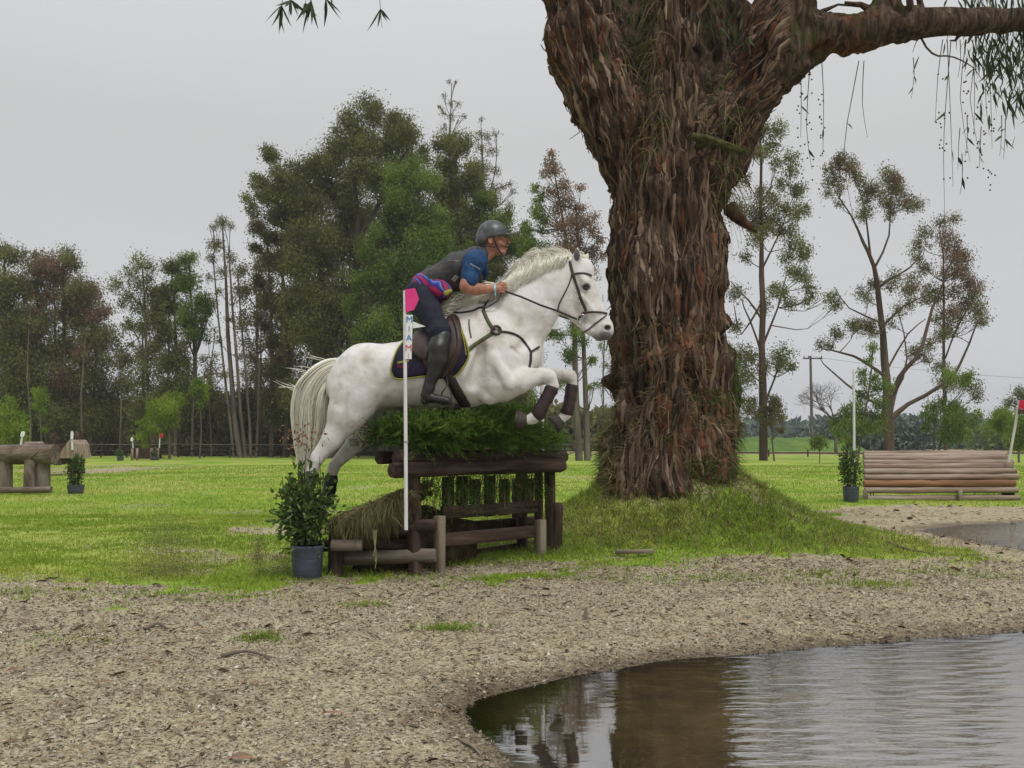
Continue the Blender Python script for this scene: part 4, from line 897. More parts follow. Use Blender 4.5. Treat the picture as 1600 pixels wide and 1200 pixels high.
# peeling bark strips: curling ribbons along the grain
m_strip = pmat('bark_strip', [(.15, (.014, .009, .007)), (.38, (.050, .033, .023)), (.55, (.115, .076, .052)), (.72, (.20, .145, .10)), (.9, (.34, .27, .20))], 'gc', (1, 1, .25), ns=14, rough=.95, bump=.6, bdist=.01, tint=.6, spec=.1)
m_stripr = pmat('red_bark_strip', [(.2, (.040, .018, .011)), (.5, (.105, .046, .027)), (.8, (.22, .115, .07))], 'gc', (1, 1, .25), ns=14, rough=.95, bump=.6, bdist=.01, tint=.5, spec=.1)
fl_ok = np.where((V[:, 0] < 2.9) & (V[:, 1] < TY + .15) & (V[:, 2] > .45) & (V[:, 2] < 6.0))[0]
def strips(n, L0, L1, w0, w1, lift, mat, name, sel, seed, smin=0):
    r = np.random.default_rng(seed); ids = r.choice(sel, n); b = MB(); K = 5
    p = V[ids]; nn = NV[ids]; up = np.stack([r.normal(0, .10, n), r.normal(0, .05, n), np.ones(n)], -1)
    # grain follows the limbs
    lean = np.where((p[:, 0] > 2.0) & (p[:, 2] > 4.2), .75, 0) + np.where((p[:, 0] > 2.65) & (p[:, 2] > 4.7), 4, 0) - np.where((p[:, 0] < 1.2) & (p[:, 2] > 3.6), .38, 0); up[:, 0] += lean
    up -= nn * (up * nn).sum(1)[:, None]; up /= np.linalg.norm(up, axis=1)[:, None] + 1e-9; sd = np.cross(nn, up)
    L = r.uniform(L0, L1, n); W = r.uniform(w0, w1, n); dirn = np.where(r.random(n) < .8, -1, 1); curl = r.uniform(.0, lift, n); tw = r.normal(0, .25, n)
    rows = []
    for k in range(K):
        f = k / (K - 1); c = p + up * (L * (f - .15) * dirn)[:, None] + nn * (.004 + curl * f ** 2.0 - .02 * f * (1 - f))[:, None]
        c[:, 2] -= 0.25 * curl * f ** 2; wv_ = W * (.5 + .7 * math.sin(math.pi * min(1, f * .9 + .12))) * (1 - .75 * f ** 3)
        s2 = sd + nn * (tw * f)[:, None]; rows.append((c - s2 * wv_[:, None], c + nn * (W * .18)[:, None], c + s2 * wv_[:, None]))
    A = np.array(rows)            # K,3,n,3
    tt = r.beta(2, 2, n) * .9 + .05
    for k in range(K - 1):
        for s in (0, 1):
            Pq = np.stack([A[k, s], A[k, s + 1], A[k + 1, s + 1], A[k + 1, s]], 1)
            ox = r.random(1)[0]; gl_ = np.zeros((n, 4, 3)); gl_[:, :, 0] = (ids % 97)[:, None] * .31 + np.array([s, s + 1, s + 1, s]) * W.mean(); gl_[:, :, 2] = (np.array([k, k, k + 1, k + 1]) / (K - 1))[None] * L[:, None]
            b.quads(Pq, gl_, tt)
    return b.build(name, mat, trunk)
g2n = fbm(V * 1.6, 4, 77)
def fibrous(n, L0, L1, w0, w1, mat, name, sel, seed, lift=.03):
    """long bark fibres that follow the trunk surface, ragged at the ends"""
    r = np.random.default_rng(seed); ids = r.choice(sel, n); b = MB(); K = 9
    for q in range(n):
        p = V[ids[q]].copy(); nn = NV[ids[q]]; L = r.uniform(L0, L1) / (K - 1); W = r.uniform(w0, w1); pts = []; nr = []; wob = r.normal(0, .10); off = r.uniform(.002, .012); end = r.uniform(0, lift) if r.random() < .5 else 0; start = r.uniform(0, lift * .5) if r.random() < .2 else 0
        for k in range(K):
            h, n_, _, _ = TB.find_nearest(Vector(p)); nn = np.array(n_) * .5 + nn * .5; nn /= np.linalg.norm(nn); f = k / (K - 1)
            pts.append(np.array(h) + nn * (off + end * max(0, f - .6) ** 1.5 * 4 + start * max(0, .3 - f) * 3)); nr.append(nn)
            x_, z_ = p[0], p[2]; ln = (-1.0 if (x_ > 1.95 and z_ > 3.7) else 0) * min(1, (z_ - 3.7) / .8) * (1.0 if x_ < 2.5 else 1.6) + (.38 if (x_ < 1.25 and z_ > 3.7) else 0); wob += r.normal(0, .05)
            d = np.array((ln * .8 + wob, 0, -1.)); d -= nn * (d @ nn); d /= np.linalg.norm(d) + 1e-9; p = np.array(h) + d * L
        pts = np.array(pts); nr = np.array(nr); tn = np.gradient(pts, axis=0); tn /= np.linalg.norm(tn, axis=1)[:, None] + 1e-9; sd = np.cross(nr, tn)
        f = np.linspace(0, 1, K); ww = W * np.minimum(1, np.minimum(f * 5 + .35, (1 - f) * 3 + .15)) * (1 + .35 * r.normal(0, 1, K).clip(-1, 1)); tw = sd + nr * (r.normal(0, .25) * (f - .3))[:, None]
        A = np.stack([pts - tw * ww[:, None] - nr * .006, pts + nr * (W * .35), pts + tw * ww[:, None] - nr * .006], 1); i, j = np.meshgrid(np.arange(K - 1), np.arange(2), indexing='ij')
        g = np.zeros((K, 3, 3)); g[:, :, 0] = q * .37 + np.array([-1, 0, 1]) * W; g[:, :, 2] = (f * L * (K - 1))[:, None]
        b.add(A.reshape(-1, 3), np.stack([i * 3 + j, i * 3 + j + 1, (i + 1) * 3 + j + 1, (i + 1) * 3 + j], -1).reshape(-1, 4), g.reshape(-1, 3), float(r.beta(1.6, 1.6)))
    return b.build(name, mat, trunk)
fibrous(1900, .18, .60, .010, .030, m_strip, 'peeling_bark', fl_ok, 1)
fibrous(1500, .25, .80, .004, .012, m_strip, 'bark_shreds', fl_ok, 2, .06)
fibrous(550, .12, .40, .012, .035, m_stripr, 'bark_shreds', fl_ok[(g2n[fl_ok] > .56)], 3)
fibrous(160, .25, .6, .006, .014, m_strip, 'bark_shreds', fl_ok[(V[fl_ok, 2] > 2.4)], 4, .22)
# shaggy fringe low on the trunk: dry roots and creepers
low = fl_ok[(V[fl_ok, 2] < 2.2)]
m_straw = pmat('dry_straw', [(.2, (.075, .052, .024)), (.5, (.15, .115, .055)), (.8, (.26, .21, .11))], 'gc', ns=8, rough=.9, bump=0, tint=.7)
m_green = leafmat('creeper_green', [(.1, (.030, .055, .010)), (.5, (.075, .125, .020)), (.9, (.15, .20, .04))], ns=2)
def fibres(n, sel, L0, L1, w, mat, name, seed, out=.06, droop=1.0, parent=None, upw=0.0, leafy=False):
    r = np.random.default_rng(seed); ids = r.choice(sel, n); p = V[ids]; nn = NV[ids]; b = MB()
    d = nn * r.uniform(.1, 1, n)[:, None] + np.stack([r.normal(0, .6, n), r.normal(0, .3, n), r.normal(upw, .7, n)], -1); d /= np.linalg.norm(d, axis=1)[:, None]
    L = r.uniform(L0, L1, n); c = p; side = np.cross(d, r.normal(0, 1, (n, 3))); side /= np.linalg.norm(side, axis=1)[:, None]; t = r.beta(2, 2, n)
    prev = c; K = 4
    for k in range(K):
        f = (k + 1) / K; nx_ = p + d * (L * f)[:, None] * np.array((1, 1, 1)) + nn * (out * f * (1 - .5 * f)) - np.array((0, 0, 1)) * (droop * L * f ** 2)[:, None]
        w0 = w * (1 - .85 * k / K); w1 = w * (1 - .85 * (k + 1) / K)
        b.quads(np.stack([prev - side * w0, prev + side * w0, nx_ + side * w1, nx_ - side * w1], 1), None, t); prev = nx_
    return b.build(name, mat, parent or trunk)
lw = low[(fbm(V[low] * 1.7, 3, 90) > .46)]
fibres(3600, lw, .04, .17, .0028, m_straw, 'dry_creeper', 21, out=.03, droop=.35)
fibres(2200, low[(V[low, 2] < 1.25) & (fbm(V[low] * 2.1, 3, 92) > .47)], .05, .20, .0030, m_straw, 'dry_creeper', 22, out=.03, droop=.3)
gsel = low[(fbm(V[low] * 1.9, 3, 55) > .53) & ((V[low, 2] < 1.5))]
fibres(4200, gsel, .03, .12, .0042, m_green, 'green_creeper', 23, droop=.1, upw=.3, out=.02)
s2 = fl_ok[(V[fl_ok, 0] > 2.25) & (V[fl_ok, 2] < 2.6)]; fibres(900, s2, .04, .12, .004, m_green, 'green_creeper', 24)
# grass and long dead leaves caught in the forks
dfk = fl_ok[(V[fl_ok, 2] > 3.9) & (np.abs(V[fl_ok, 0] - 1.35) < .22) & (fbm(V[fl_ok] * 2.5, 3, 19) > .45)]
fibres(700, dfk, .10, .35, .004, m_straw, 'hanging_litter', 25, droop=.9); fibres(260, dfk, .10, .28, .005, m_green, 'hanging_litter', 26, droop=.8)
dfk = fl_ok[(V[fl_ok, 2] > 3.4) & (np.abs(V[fl_ok, 0] - 2.2) < .2)]
fibres(600, dfk, .10, .35, .004, m_straw, 'hanging_litter', 27, droop=.9); fibres(260, dfk, .08, .24, .005, m_green, 'hanging_litter', 28, droop=.8)
# broken stubs, mossy stub on the front
m_moss = pmat('moss', [(.3, (.03, .026, .012)), (.5, (.07, .068, .02)), (.75, (.13, .13, .035))], 'pos', ns=20, rough=.95, bump=.8, bdist=.02)
b = MB(); b.tube([Q(1090, 222, -.5), Q(1108, 219, -.72), Q(1126, 224, -.84), Q(1142, 228, -.9), Q(1155, 235, -.95), Q(1167, 238, -1.0)], [.085, .050, .032, .036, .026, .010], 10, rng=rg, rough=.9); ms_ = b.build('mossy_stub', m_moss, big); b = MB()
for q in range(260): p_ = Q(rg.uniform(1104, 1165), 0, 0); f_ = (p_[0] - Q(1104, 0, 0)[0]) / .42; c_ = Q(1104 + 61 * f_, 219 + 17 * f_ ** 1.2, -.68 - .3 * f_) + rg.normal(0, .018, 3); b.tube([c_, c_ + rg.normal(0, .02, 3) + (0, 0, -.02)], .003, 3, caps=False, t=rg.random())
b.build('moss', m_green, ms_)
b = MB(); b.tube([Q(1138, 325, -.2), Q(1150, 338, -.25), Q(1165, 350, -.3), Q(1183, 363, -.33)], [.085, .07, .045, .015], 9, rng=rg, rough=.6); b.build('broken_stub', m_bark, big)
# exposed roots on the mound
for pts in ([(1060, 795), (1085, 800), (1110, 797), (1135, 790)], [(1150, 765), (1185, 780), (1215, 800), (1240, 818)]):
    q = []
    for x, y in pts:
        c = G(x, y, .22); c[2] = H(c[0], c[1]) + .004; q.append(c)
    b = MB(); b.tube(smoothline(q, .05), np.linspace(.045, .012, len(smoothline(q, .05))), 8, rng=rg, rough=.4); b.build('root', m_bark, big)
# the long right-hand branch and its drooping foliage; limbs above carry the twigs that hang into view
def limb(pts, rad, nm='branch', n=10, mat=None, parent=big):
    L = smoothline([np.array(p) for p in pts], .12); s_ = np.linspace(0, 1, len(L)); r_ = np.interp(s_, np.linspace(0, 1, len(rad)), rad)
    b = MB(); b.tube(L + np.random.default_rng(len(L)).normal(0, .006, L.shape), r_, n, rng=rg, rough=.25); return b.build(nm, mat or m_bark, parent)
limb([Q(1425, 38, -.25), Q(1480, 36, -.25), Q(1530, 34, -.2), Q(1600, 30, -.1), Q(1700, 22, 0), Q(1820, 0, .2)], [.155, .14, .125, .11, .09, .06])
limb([Q(1388, -40, -.2), Q(1400, -160, -.1), Q(1430, -320, .1)], [.12, .10, .06])
limb([Q(880, -110, -.3), Q(800, -230, -.5), Q(640, -300, -.8), Q(470, -280, -1.1)], [.33, .2, .1, .05])
limb([Q(1430, 40, -.25), Q(1422, 10, -.3), Q(1415, -30, -.3)], [.05, .04, .03]); limb([Q(1455, 38, -.25), Q(1440, 12, -.2), Q(1430, -20, -.2)], [.045, .03, .03]); limb([Q(1450, 38, -.25), Q(1438, 5, -.25), Q(1428, -40, -.2)], [.035, .03, .02])
limb([Q(1320, 5, 0), Q(1345, 8, -.1), Q(1365, 18, -.2)], [.02, .03, .05]); limb([Q(1285, 18, -.1), Q(1310, 8, 0), Q(1345, 8, -.1)], [.03, .012, .012])
m_gum = leafmat('gum_leaf', [(.1, (.018, .028, .012)), (.5, (.040, .060, .022)), (.9, (.075, .10, .035))], trans=.2, tw=.8)
m_twig = pmat('twig', [(.3, (.020, .014, .010)), (.7, (.06, .045, .03))], 'pos', ns=12, rough=.9, bump=0)
def gumleaf(b, p, L, w, d, bend, t):
    d = np.array(d, float); d /= np.linalg.norm(d); s = np.cross(d, rg.normal(0, 1, 3)); s /= np.linalg.norm(s); K = 5; prev = None
    for k in range(K + 1):
        f = k / K; c = p + d * L * f + bend * L * f * f; ww = w * math.sin(math.pi * min(.97, max(.04, f)) ** .8) 
        if prev is not None: b.quads([[prev[0], prev[1], c + s * ww, c - s * ww]], None, np.array([t]))
        prev = (c - s * ww, c + s * ww)
def hang(px0, py0, px1, py1, dy, n, lf=(.10, .17), name='hanging_twig', lo=.35):
    """a thin twig hanging down with sickle shaped leaves"""
    a = Q(px0, py0, dy); z = Q(px1, py1, dy); b = MB(); tw = MB()
    mid = (a + z) / 2 + rg.normal(0, .05, 3) * (np.linalg.norm(a - z)); L = smoothline([a, mid, z], .05); tw.tube(L, np.linspace(.005, .0018, len(L)), 4, caps=False)
    tg = tw.build(name, m_twig, big)
    for k in range(n):
        i = int(rg.uniform(lo, 1) * (len(L) - 1)); gumleaf(b, L[i], rg.uniform(*lf), rg.uniform(.008, .016), (rg.normal(0, .5), rg.normal(0, .5), -1), rg.normal(0, .15, 3), rg.random())
    if n: b.build('foliage', m_gum, tg)
for a in [(445, -50, 438, 22, -1.2, 9), (470, -60, 450, 24, -1.1, 9), (480, -60, 474, 24, -1.1, 9), (500, -60, 488, 20, -1.2, 8), (508, -60, 506, 16, -1.1, 6), (600, -60, 597, 44, -1.0, 5)]: hang(*a, lf=(.16, .27), lo=.72)
# thin strands hanging from the long branch
for px, ln in ((1342, 250), (1350, 120), (1433, 20), (1473, 130), (1480, 230), (1500, 60), (1486, 270), (1520, 150), (1530, 190), (1251, 120), (1266, 170), (1284, 150), (1540, 170), (1551, 150), (1510, 190)):
    y0 = 95 if px < 1400 else 62
    hang(px, y0, px + rg.uniform(-12, 12), y0 + ln, -.25, rg.integers(0, 3) if ln > 100 else 0, name='hanging_strand')
limb([Q(1440, 60, -.25), Q(1456, 84, -.3), Q(1480, 87, -.3), Q(1500, 92, -.3), Q(1520, 104, -.3), Q(1532, 122, -.3)], [.014, .011, .009, .007, .005, .003], n=6)
limb([Q(1500, 50, -.2), Q(1496, 60, -.25), Q(1485, 63, -.3)], [.03, .02, .004], n=6); limb([Q(1520, 50, -.2), Q(1515, 62, -.25), Q(1508, 68, -.3)], [.02, .014, .004], n=6)
for x, y in ((1424, 160), (1508, 250), (1530, 268), (1497, 270), (1568, 255), (1500, 310), (1562, 250)): hang(x + 3, y - 70, x, y - 6, -.3, 3, lf=(.08, .13))
# buds: small seed capsules on the strands
bd = MB()
for k in range(120):
    x = rg.choice([1250, 1265, 1283, 1470, 1480, 1510, 1525, 1540, 1550]) + rg.normal(0, 3.5); y = rg.uniform(110, 300); c = Q(x, y, -.3 + rg.normal(0, .1))
    bd.tube([c - (0, 0, .009), c, c + (0, 0, .009)], [.004, .011, .004], 5)
bd.build('seed_capsules', m_twig, big)['kind'] = 'stuff'
# drooping crown at the right edge, and the crown overhead that shades it
cr = MB(); 
def droopcl(b, c, n, sp, Lr=(.12, .22)):
    for k in range(n):
        p = c + rg.normal(0, 1, 3) * sp; gumleaf(b, p, rg.uniform(*Lr), rg.uniform(.008, .015), (rg.normal(0, .35), rg.normal(0, .35), -1), rg.normal(0, .1, 3), rg.random())
for (x, y, n, sp) in ((1595, 60, 110, .22), (1598, 110, 100, .17), (1580, 20, 100, .3), (1548, 15, 60, .2), (1540, 70, 26, .12), (1560, 85, 22, .12), (1572, 60, 36, .14), (1598, 145, 40, .10), (1536, 88, 10, .06), (1552, 98, 10, .07), (1640, 60, 160, .35), (1660, -20, 180, .45), (1540, -20, 80, .25), (1700, 100, 160, .3)):
    droopcl(cr, Q(x, y, rg.uniform(-.3, .4)), n, sp)
for x, y in ((1000, 25), (1018, 50), (1085, 20), (1012, 5), (1150, 60), (1145, 30)): droopcl(cr, Q(x, y, -.3), 26, .09, (.08, .16))
cr.build('crown', m_gum, big)
# ------------------------------------------------------------------ the brush fence the horse is jumping
m_log = pmat('stained_log', [(.28, (.014, .010, .008)), (.45, (.042, .028, .021)), (.6, (.078, .054, .042)), (.8, (.15, .115, .09))], 'gc', (1, 1, .12), ns=16, detail=9, rough=.9, bump=1.0, bdist=.022, spec=.15, dist=.9)
m_red = pmat('reddish_post', [(.28, (.022, .014, .011)), (.5, (.064, .042, .031)), (.8, (.16, .115, .085))], 'gc', (1, 1, .10), ns=18, detail=7, rough=.85, bump=.8, bdist=.010, spec=.2)
m_raw = pmat('cut_wood', [(.25, (.07, .055, .035)), (.5, (.20, .165, .12)), (.8, (.33, .28, .21))], 'gc', (1, 1, .10), ns=16, detail=7, rough=.9, bump=.7, bdist=.008)
m_gry = pmat('weathered_log', [(.25, (.045, .036, .028)), (.5, (.13, .105, .082)), (.8, (.25, .22, .18))], 'gc', (1, 1, .10), ns=18, detail=7, rough=.92, bump=.8, bdist=.012)
FA = G(647, 899)[:2]; FB = G(862, 867)[:2]; FU = (FB - FA) / np.linalg.norm(FB - FA); FN = np.array((-FU[1], FU[0]))   # FN points back, away from the camera
def FC(px, py, off=0.0):
    """point on the front face of the fence (pushed back by off)"""
    rx, ry = (px - 800) / FPX, (600 - py) / FPX; d = np.array((rx, _cp - ry * _sp, _sp + ry * _cp)); q = FA + FN * off
    t = (q @ FN) / (d[:2] @ FN); return np.array((0, 0, CAMH)) + d * t
jump = thing('brush_fence', 'dark wooden cross-country fence packed with green brush under the leaping horse', 'jump fence', (FA[0] + .3, FA[1] + .4, 0))
def logc(p, q, r, nm, mat, par=jump, seg=8, n=16, r1=None, rough=.10):
    t_ = np.linspace(0, 1, seg)[:, None]; pts = np.array(p) * (1 - t_) + np.array(q) * t_; r_ = np.linspace(r, r1 or r, seg); r_[0] *= .93; r_[-1] *= .93
    pts = np.vstack([pts[:1], pts[:1] + (pts[1] - pts[0]) * .08, pts[1:-1], pts[-1:] - (pts[-1] - pts[-2]) * .08, pts[-1:]]); r_ = np.concatenate([[r_[0]], [r], r_[1:-1], [r1 or r], [r_[-1]]])
    pts[2:-2] += rg.normal(0, r * .05, pts[2:-2].shape)
    b = MB(); b.tube(pts, r_, n, rng=rg, rough=rough); return b.build(nm, mat, par)
logc(FC(619, 714, -.02), FC(881, 713, -.02), .052, 'top_log', m_log, r1=.056); logc(FC(613, 735, -.075), FC(878, 727, -.075), .056, 'top_log', m_log, r1=.060)
BK = .34
logc(FC(640, 716, -.02) + np.append(FN * BK, 0), FC(868, 714, -.02) + np.append(FN * BK, 0), .05, 'back_log', m_log)
def zpost(base, top_z, r, nm, mat, par=jump, lean=(0, 0), rough=.08):
    bz = float(H(base[0], base[1])) - .12; p = (base[0], base[1], bz); q = (base[0] + lean[0], base[1] + lean[1], top_z)
    return logc(p, q, r, nm, mat, par, rough=rough)
zt = .93
zpost(FA + FU * .02, .80, .054, 'post', m_red, lean=(-.03, 0)); zpost(FA + FU * .10 + FN * .12, .86, .045, 'post', m_log); zpost(FB, .86, .048, 'post', m_log, lean=(-.02, 0)); zpost(FB - FU * .13 + FN * .04, .84, .038, 'post', m_log)
zpost(FB + FU * .03 - FN * .03, .45, .055, 'post', m_log); zpost(FA + FU * .30 + FN * BK, .84, .05, 'post', m_log); zpost(FB + FN * BK, .84, .05, 'post', m_log)
def frame(u3):
    w_ = np.array((0, 0, 1.)); u3 = np.array(u3, float) / np.linalg.norm(u3); v3 = np.cross(w_, u3); v3 /= np.linalg.norm(v3); return np.stack([u3, v3, np.cross(u3, v3)], 1)
def board(p, q, h, th, nm, mat, par=jump):
    p = np.array(p); q = np.array(q); L = np.linalg.norm(q - p); b = MB(); b.box((p + q) / 2, (L, th, h), frame(q - p), bev=.006); return b.build(nm, mat, par)
def stump(px, y0, y1, wpx, off, nm='short_post', mat=None):
    a = FC(px, y1, off); h = a[2]; z0 = float(H(a[0], a[1])) - .08; z1 = FC(px, y0, off)[2]; b = MB(); b.box((a[0], a[1], (z0 + z1) / 2), (wpx * a[1] / FPX, .07, z1 - z0), np.array([[FU[0], FN[0], 0], [FU[1], FN[1], 0], [0, 0, 1]]), bev=.006); return b.build(nm, mat or m_raw, jump)
stump(686, 806, 902, 15, -.04); stump(845, 812, 868, 14, -.05)
board(FC(690, 801, 0), FC(838, 791, 0), .095, .04, 'rail_board', m_log); board(FC(690, 844, 0), FC(838, 830, 0), .10, .04, 'rail_board', m_red); board(FC(690, 873, .42), FC(838, 850, .42), .07, .04, 'rail_board', m_log); board(FC(660, 830, .44), FC(838, 815, .44), .10, .04, 'rail_board', m_log)
for k, px in enumerate((700, 722, 742, 765, 788, 808, 826)):
    a = FC(px, 750, .07); c = FC(px, 800 + 3 * (k % 3), .07); b = MB(); b.box((a + c) / 2, (.12, .022, .30 + .03 * (k % 2)), np.array([[FU[0], FN[0], 0], [FU[1], FN[1], 0], [0, 0, 1]]), bev=.003); b.build('inner_board', m_log, jump)
# take-off side: stacked side logs, left post, turf ramp
def SP(px, py, Y=6.78): return at(px, py, Y)
LX = SP(523, 850)[0]
logc(SP(497, 853, 6.95), SP(640, 850, 6.98), .045, 'side_log', m_log); logc(SP(531, 872, 6.92), SP(681, 868, 6.88), .050, 'side_log', m_gry); logc(SP(560, 826, 6.95), SP(681, 822, 6.88), .052, 'side_log', m_log); logc(SP(518, 852, 6.74), SP(566, 852, 6.74), .042, 'side_log', m_gry)
b = MB(); z0 = -.08; z1 = SP(523, 814, 6.82)[2]; b.tube([(LX, 6.84, z0), (LX, 6.84, .2), (LX, 6.84, z1 - .005), (LX, 6.84, z1)], [.056, .056, .056, .05], 14, rng=rg, rough=.1); b.build('post', m_log, jump)
logc(SP(520, 850, 8.4), SP(700, 850, 8.3), .05, 'side_log', m_log)
for off in (.5, 1.0, 1.5): logc((LX + .0, 6.9, z1 - .05) if off < 0 else (LX + off * .16, 6.86 + off * .05, z1 - .1), (LX + off * .16 + .05, 8.45, z1 - .1), .045, 'ramp_log', m_log)
# ramp turf: one lumpy sheet with thickness
m_turf = pmat('turf_ramp', [(.25, (.020, .014, .009)), (.5, (.060, .043, .024)), (.7, (.11, .085, .045)), (.85, (.10, .12, .03))], 'pos', ns=12, detail=7, rough=.98, bump=1, bdist=.03, spec=.1)
a0, a1 = LX - .03, LX + .60; ny_, nx_ = 50, 34; uu, vv = np.meshgrid(np.linspace(0, 1, nx_), np.linspace(0, 1, ny_), indexing='ij')
Xr = a0 + (a1 - a0) * uu + .25 * vv * 0; Yr = 6.80 + 1.68 * vv; top = .42 + .19 * sstep(uu, .0, .95) + .06 * (fbm(P2(Xr, Yr, 6), 3, 3) - .5) - .08 * sstep(-vv, -.06, 0) 
i, j = np.meshgrid(np.arange(nx_ - 1), np.arange(ny_ - 1), indexing='ij'); Fr = np.stack([i * ny_ + j, (i + 1) * ny_ + j, (i + 1) * ny_ + j + 1, i * ny_ + j + 1], -1).reshape(-1, 4)
b = MB(); b.add(np.stack([Xr, Yr, top], -1).reshape(-1, 3), Fr); b.add(np.stack([Xr, Yr, top - .06 - .03 * fbm(P2(Xr, Yr, 6), 2, 5)], -1).reshape(-1, 3), Fr[:, ::-1]); 
e = np.arange(nx_ - 1) * ny_; b.add(np.vstack([np.stack([Xr, Yr, top], -1)[:, 0], np.stack([Xr, Yr, top - .06 - .03 * fbm(P2(Xr, Yr, 6), 2, 5)], -1)[:, 0]]), np.stack([np.arange(nx_ - 1), np.arange(nx_ - 1) + nx_, np.arange(1, nx_) + nx_, np.arange(1, nx_)], -1))
e = np.arange(ny_ - 1); b.add(np.vstack([np.stack([Xr, Yr, top], -1)[0], np.stack([Xr, Yr, top - .06 - .03 * fbm(P2(Xr, Yr, 6), 2, 5)], -1)[0]]), np.stack([e, e + ny_, e + 1 + ny_, e + 1], -1))
ramp_ = b.build('turf_ramp', m_turf, jump)
def hay(b, n, xs, ys, zs, L, w, dirm, dirs, dr=.8, t0=0, K=4):
    p = np.stack([rg.uniform(*xs, n), rg.uniform(*ys, n), rg.uniform(*zs, n)], -1) if not callable(zs) else None
    if p is None:
        x = rg.uniform(*xs, n); y = rg.uniform(*ys, n); p = np.stack([x, y, zs(x, y)], -1)
    d = np.array(dirm) + rg.normal(0, 1, (n, 3)) * np.array(dirs); d /= np.linalg.norm(d, axis=1)[:, None]; Ln = rg.uniform(.5, 1, n) * L; side = np.cross(d, rg.normal(0, 1, (n, 3))); side /= np.linalg.norm(side, axis=1)[:, None]; t = np.clip(rg.beta(2, 2, n) + t0, 0, 1); prev = p
    for k in range(K):
        f = (k + 1) / K; nx = p + d * (Ln * f)[:, None] - np.array((0, 0, 1)) * (dr * Ln * f * f)[:, None]; w0, w1 = w * (1 - .8 * k / K), w * (1 - .8 * (k + 1) / K)
        b.quads(np.stack([prev - side * w0, prev + side * w0, nx + side * w1, nx - side * w1], 1), None, t); prev = nx
tz = lambda x, y: .42 + .19 * sstep((x - a0) / (a1 - a0), 0, .95) + rg.normal(0, .01, len(x))
m_hay = pmat('hay', [(.1, (.035, .026, .012)), (.4, (.095, .080, .034)), (.65, (.16, .15, .058)), (.9, (.28, .25, .13))], 'gc', ns=8, rough=.9, bump=0, tint=.75)
b = MB(); hay(b, 2600, (a0, a1), (6.70, 8.4), tz, .13, .0022, (0, -.5, .3), (.8, .6, .3)); hay(b, 3600, (a0 + .16, a0 + .48), (6.74, 6.90), lambda x, y: .40 + .19 * sstep((x - a0) / (a1 - a0), 0, .95) + rg.normal(0, .02, len(x)), .17, .0020, (0, -.45, .0), (.95, .55, .5), dr=.9)
hay(b, 700, (a0 + .0, a0 + .22), (6.74, 6.84), lambda x, y: .41 + rg.normal(0, .015, len(x)), .12, .002, (0, -.4, 0), (.5, .3, .3), dr=.8)
for k in range(3): b.tube(smoothline([SP(584 + k * 2, 828, 6.62), SP(585 + k, 850, 6.6), SP(589 - k * 3, 868, 6.61), SP(586 + k, 888 - 10 * k, 6.6)], .01), .0028, 5, caps=False, t=.9)
b.tube([SP(612, 806, 6.6), SP(624, 818, 6.6), SP(635, 831, 6.62)], .004, 5, t=.5)
b.build('hay', m_hay, jump)
# packed turf and straw inside the base
def packed(x0, x1, y0, y1, z0, z1, sh, seed):
    n1, n2 = 26, 18; u_, v_ = np.meshgrid(np.linspace(0, 1, n1), np.linspace(0, 1, n2), indexing='ij'); b = MB(); i, j = np.meshgrid(np.arange(n1 - 1), np.arange(n2 - 1), indexing='ij'); F_ = np.stack([i * n2 + j, (i + 1) * n2 + j, (i + 1) * n2 + j + 1, i * n2 + j + 1], -1).reshape(-1, 4)
    def add(fn): A_ = fn(u_, v_); A_ = A_ + .05 * (fbm(A_.reshape(-1, 3) * 9, 3, seed).reshape(u_.shape) - .5)[..., None]; b.add(A_.reshape(-1, 3), F_)
    X = lambda u, v: x0 + (x1 - x0) * u + sh * v
    add(lambda u, v: np.stack([X(u, 0), 0 * u + y0, z0 + (z1 - z0) * v], -1)); add(lambda u, v: np.stack([X(u, v), y0 + (y1 - y0) * v, 0 * u + z1], -1)); add(lambda u, v: np.stack([X(1, u), y0 + (y1 - y0) * u, z0 + (z1 - z0) * v], -1)); add(lambda u, v: np.stack([X(0, u), y0 + (y1 - y0) * u, z0 + (z1 - z0) * v], -1))
    return b.build('packed_turf', m_turf, jump)
packed(a0 + .12, a1 - .05, 7.04, 8.2, -.02, .38, 0, 5)
def packed_fu(u0, u1, v0, v1, z0, z1, seed):
    n1, n2 = 30, 18; u_, v_ = np.meshgrid(np.linspace(0, 1, n1), np.linspace(0, 1, n2), indexing='ij'); b = MB(); i, j = np.meshgrid(np.arange(n1 - 1), np.arange(n2 - 1), indexing='ij'); F_ = np.stack([i * n2 + j, (i + 1) * n2 + j, (i + 1) * n2 + j + 1, i * n2 + j + 1], -1).reshape(-1, 4)
    def add(U_, V_, Z_):
        A_ = np.concatenate([FA + (u0 + (u1 - u0) * U_)[..., None] * FU + (v0 + (v1 - v0) * V_)[..., None] * FN, (z0 + (z1 - z0) * Z_ - .22 * U_ * Z_)[..., None]], -1); A_ = A_ + .06 * (fbm(A_.reshape(-1, 3) * 9, 3, seed).reshape(u_.shape) - .5)[..., None]; b.add(A_.reshape(-1, 3), F_)
    add(u_, 0 * u_, v_); add(u_, v_, 0 * u_ + 1); add(0 * u_ + 1, u_, v_); add(0 * u_, u_, v_); add(u_, 0 * u_ + 1, v_); return b.build('packed_turf', m_turf, jump)
packed_fu(.16, .86, .16, .36, -.02, .52, 8)
